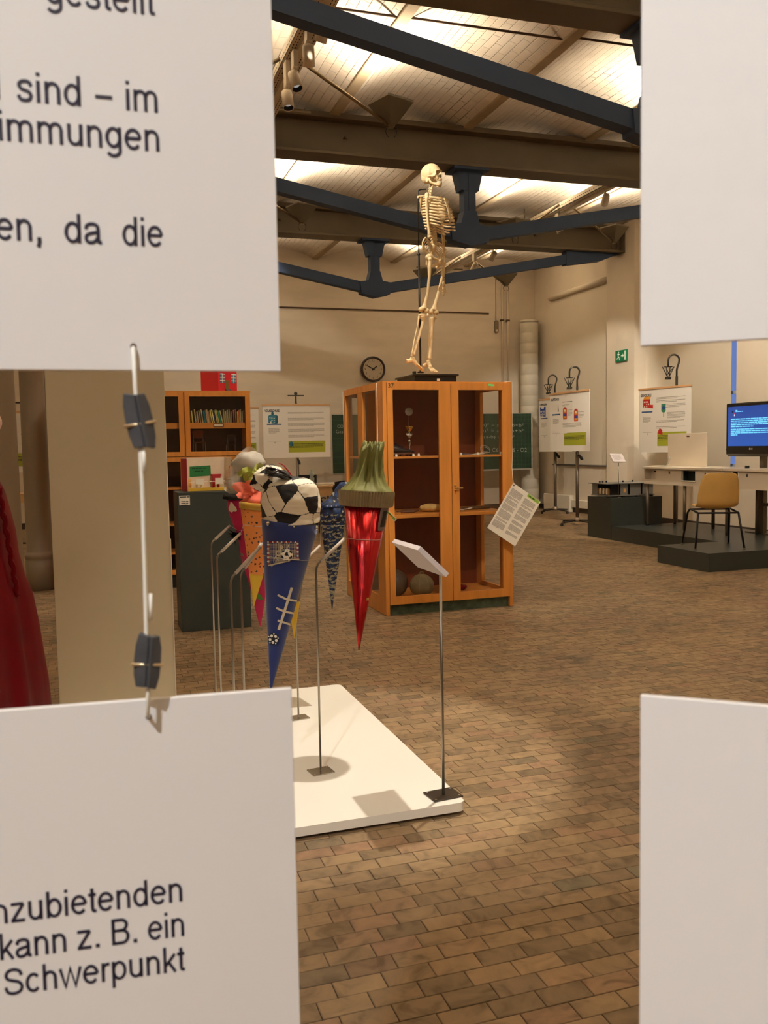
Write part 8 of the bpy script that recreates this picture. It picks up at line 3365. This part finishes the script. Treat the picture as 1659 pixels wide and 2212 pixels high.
mb.build('screen_print', [M_SCT, M_SCW, M_SCR, M_INK], t, world=True)
M_LOGO = mat('casing_logo', (190, 188, 186), 0.4)
mb = MB()
shape(mb, TM, disc_pts(0.452, 0.098, 0.013, 18), 0, 0.0016)
mb.build('round_logo', M_LOGO, t, world=True)
lettering('LG', 0.030, M_LOGO, t, Matrix.Translation(-t.location) @ TM @ Matrix.Translation((0.470, 0.088, 0.0016)), bold=0.0006)
mb = MB()
mb.box((8.04, 9.17, ZL), (8.10, 9.25, 1.7), bev=0.003)
mb.build('pole', M_DLEG, t, world=True)
mb = MB()
mb.box((8.04, 9.0, ZL), (8.3, 9.5, ZL + 0.015), bev=0.003)
mb.build('foot_plate', M_DLEG, t, world=True)
mb = MB()
mb.box((8.04, 8.6, 0.56), (8.10, 9.17, 0.60), bev=0.003)
mb.build('shelf_arm', M_DLEG, t, world=True)

# yellow shell chair
M_SHELL = mat('mustard_plastic', (214, 172, 98), 0.42, var=0.06, scale=6)
M_BLKT = mat('black_tube', (34, 28, 26), 0.4, 0.4)
A_, B_ = Vector((6.276, 8.193, 0)), Vector((6.762, 7.993, 0))
mid = (A_ + B_) / 2
cr_ = (B_ - A_).normalized()
fw_ = Vector((-cr_.y, cr_.x, 0))
CM = Matrix(((cr_.x, fw_.x, 0, mid.x), (cr_.y, fw_.y, 0, mid.y), (0, 0, 1, ZL), (0, 0, 0, 1)))
t = thing('shell_chair', 'mustard plastic shell chair with black tube legs on the low platform', 'chair', (mid.x, mid.y, ZL))
prof = [(0.44, 0.475, 0.19, 0.0), (0.30, 0.445, 0.215, 0.012), (0.16, 0.435, 0.22, 0.02), (0.08, 0.455, 0.225, 0.03), (0.04, 0.50, 0.225, 0.035), (0.015, 0.58, 0.222, 0.035), (-0.01, 0.68, 0.212, 0.03), (-0.03, 0.78, 0.190, 0.022), (-0.038, 0.825, 0.165, 0.016), (-0.040, 0.845, 0.120, 0.010)]
prof = [Vector(p) for p in [(a, b, c) for a, b, c, d in prof]], [d for a, b, c, d in prof]
P_, cv = prof
P2 = []
mb = MB()
rows = []
NR = 28
for i in range(NR + 1):
    s_ = i / NR * (len(P_) - 1)
    k = min(int(s_), len(P_) - 2)
    u = s_ - k
    p0_, p1_, p2_, p3_ = P_[max(k - 1, 0)], P_[k], P_[k + 1], P_[min(k + 2, len(P_) - 1)]
    q = 0.5 * (2 * p1_ + (p2_ - p0_) * u + (2 * p0_ - 5 * p1_ + 4 * p2_ - p3_) * u * u + (3 * p1_ - p0_ - 3 * p2_ + p3_) * u ** 3)
    c_ = cv[k] * (1 - u) + cv[k + 1] * u
    tan = (p2_ - p1_)
    nrm = Vector((tan.y, -tan.x)).normalized() if False else None
    rows.append((q.x, q.y, q.z, c_))
for off in (0.0, 0.006):
    rr_ = []
    for i, (y_, z_, w_, c_) in enumerate(rows):
        y2, z2 = rows[min(i + 1, NR)][0], rows[min(i + 1, NR)][1]
        y1, z1 = rows[max(i - 1, 0)][0], rows[max(i - 1, 0)][1]
        d_ = Vector((y2 - y1, z2 - z1)).normalized()
        n_ = Vector((-d_.y, d_.x)) * -1
        rr_.append([CM @ Vector((w_ * x, y_ + n_.x * (c_ * x * x * 1.6 * 1.0 + off), z_ + n_.y * (c_ * x * x * 1.6 + off))) for x in [-1 + 2 * j / 12 for j in range(13)]])
    vv = [[mb.bm.verts.new(p) for p in r_] for r_ in rr_]
    for i in range(NR):
        for j in range(12):
            f = mb.bm.faces.new([vv[i][j], vv[i][j + 1], vv[i + 1][j + 1], vv[i + 1][j]])
            f.smooth = True
    if off == 0.0:
        first = vv
ed = [(0, j) for j in range(13)] + [(i, 12) for i in range(1, NR + 1)] + [(NR, j) for j in range(11, -1, -1)] + [(i, 0) for i in range(NR - 1, 0, -1)]
for k in range(len(ed)):
    a_, b_ = ed[k], ed[(k + 1) % len(ed)]
    try:
        mb.bm.faces.new([first[a_[0]][a_[1]], first[b_[0]][b_[1]], vv[b_[0]][b_[1]], vv[a_[0]][a_[1]]])
    except ValueError:
        pass
mb.build('seat_shell', M_SHELL, t, world=True)
wd = (B_ - A_).length / 2
for s in (-1, 1):
    mb = MB()
    mb.tube([CM @ Vector(p) for p in ((s * wd, 0.0, 0.012), (s * (wd - 0.045), 0.07, 0.40))], 0.0115, 8)
    mb.build('leg', M_BLKT, t, world=True)
    mb = MB()
    mb.tube([CM @ Vector(p) for p in ((s * wd, 0.56, 0.012), (s * (wd - 0.03), 0.44, 0.38), (s * (wd - 0.045), 0.41, 0.42), (s * (wd - 0.045), 0.36, 0.425), (s * (wd - 0.045), 0.07, 0.40))], 0.0115, 8)
    mb.build('leg', M_BLKT, t, world=True)
    for y_ in (0.0, 0.56):
        mb = MB()
        mb.lathe([(0.012, 0), (0.015, 0.002), (0.014, 0.016)], 10, M=CM @ Matrix.Translation((s * wd, y_, 0)))
        mb.build('foot_cap', M_METALG, t, world=True)
for y_, z_ in ((0.07, 0.40), (0.38, 0.422)):
    mb = MB()
    mb.tube([CM @ Vector((-(wd - 0.045), y_, z_)), CM @ Vector((wd - 0.045, y_, z_))], 0.0105, 8)
    mb.build('cross_tube', M_BLKT, t, world=True)
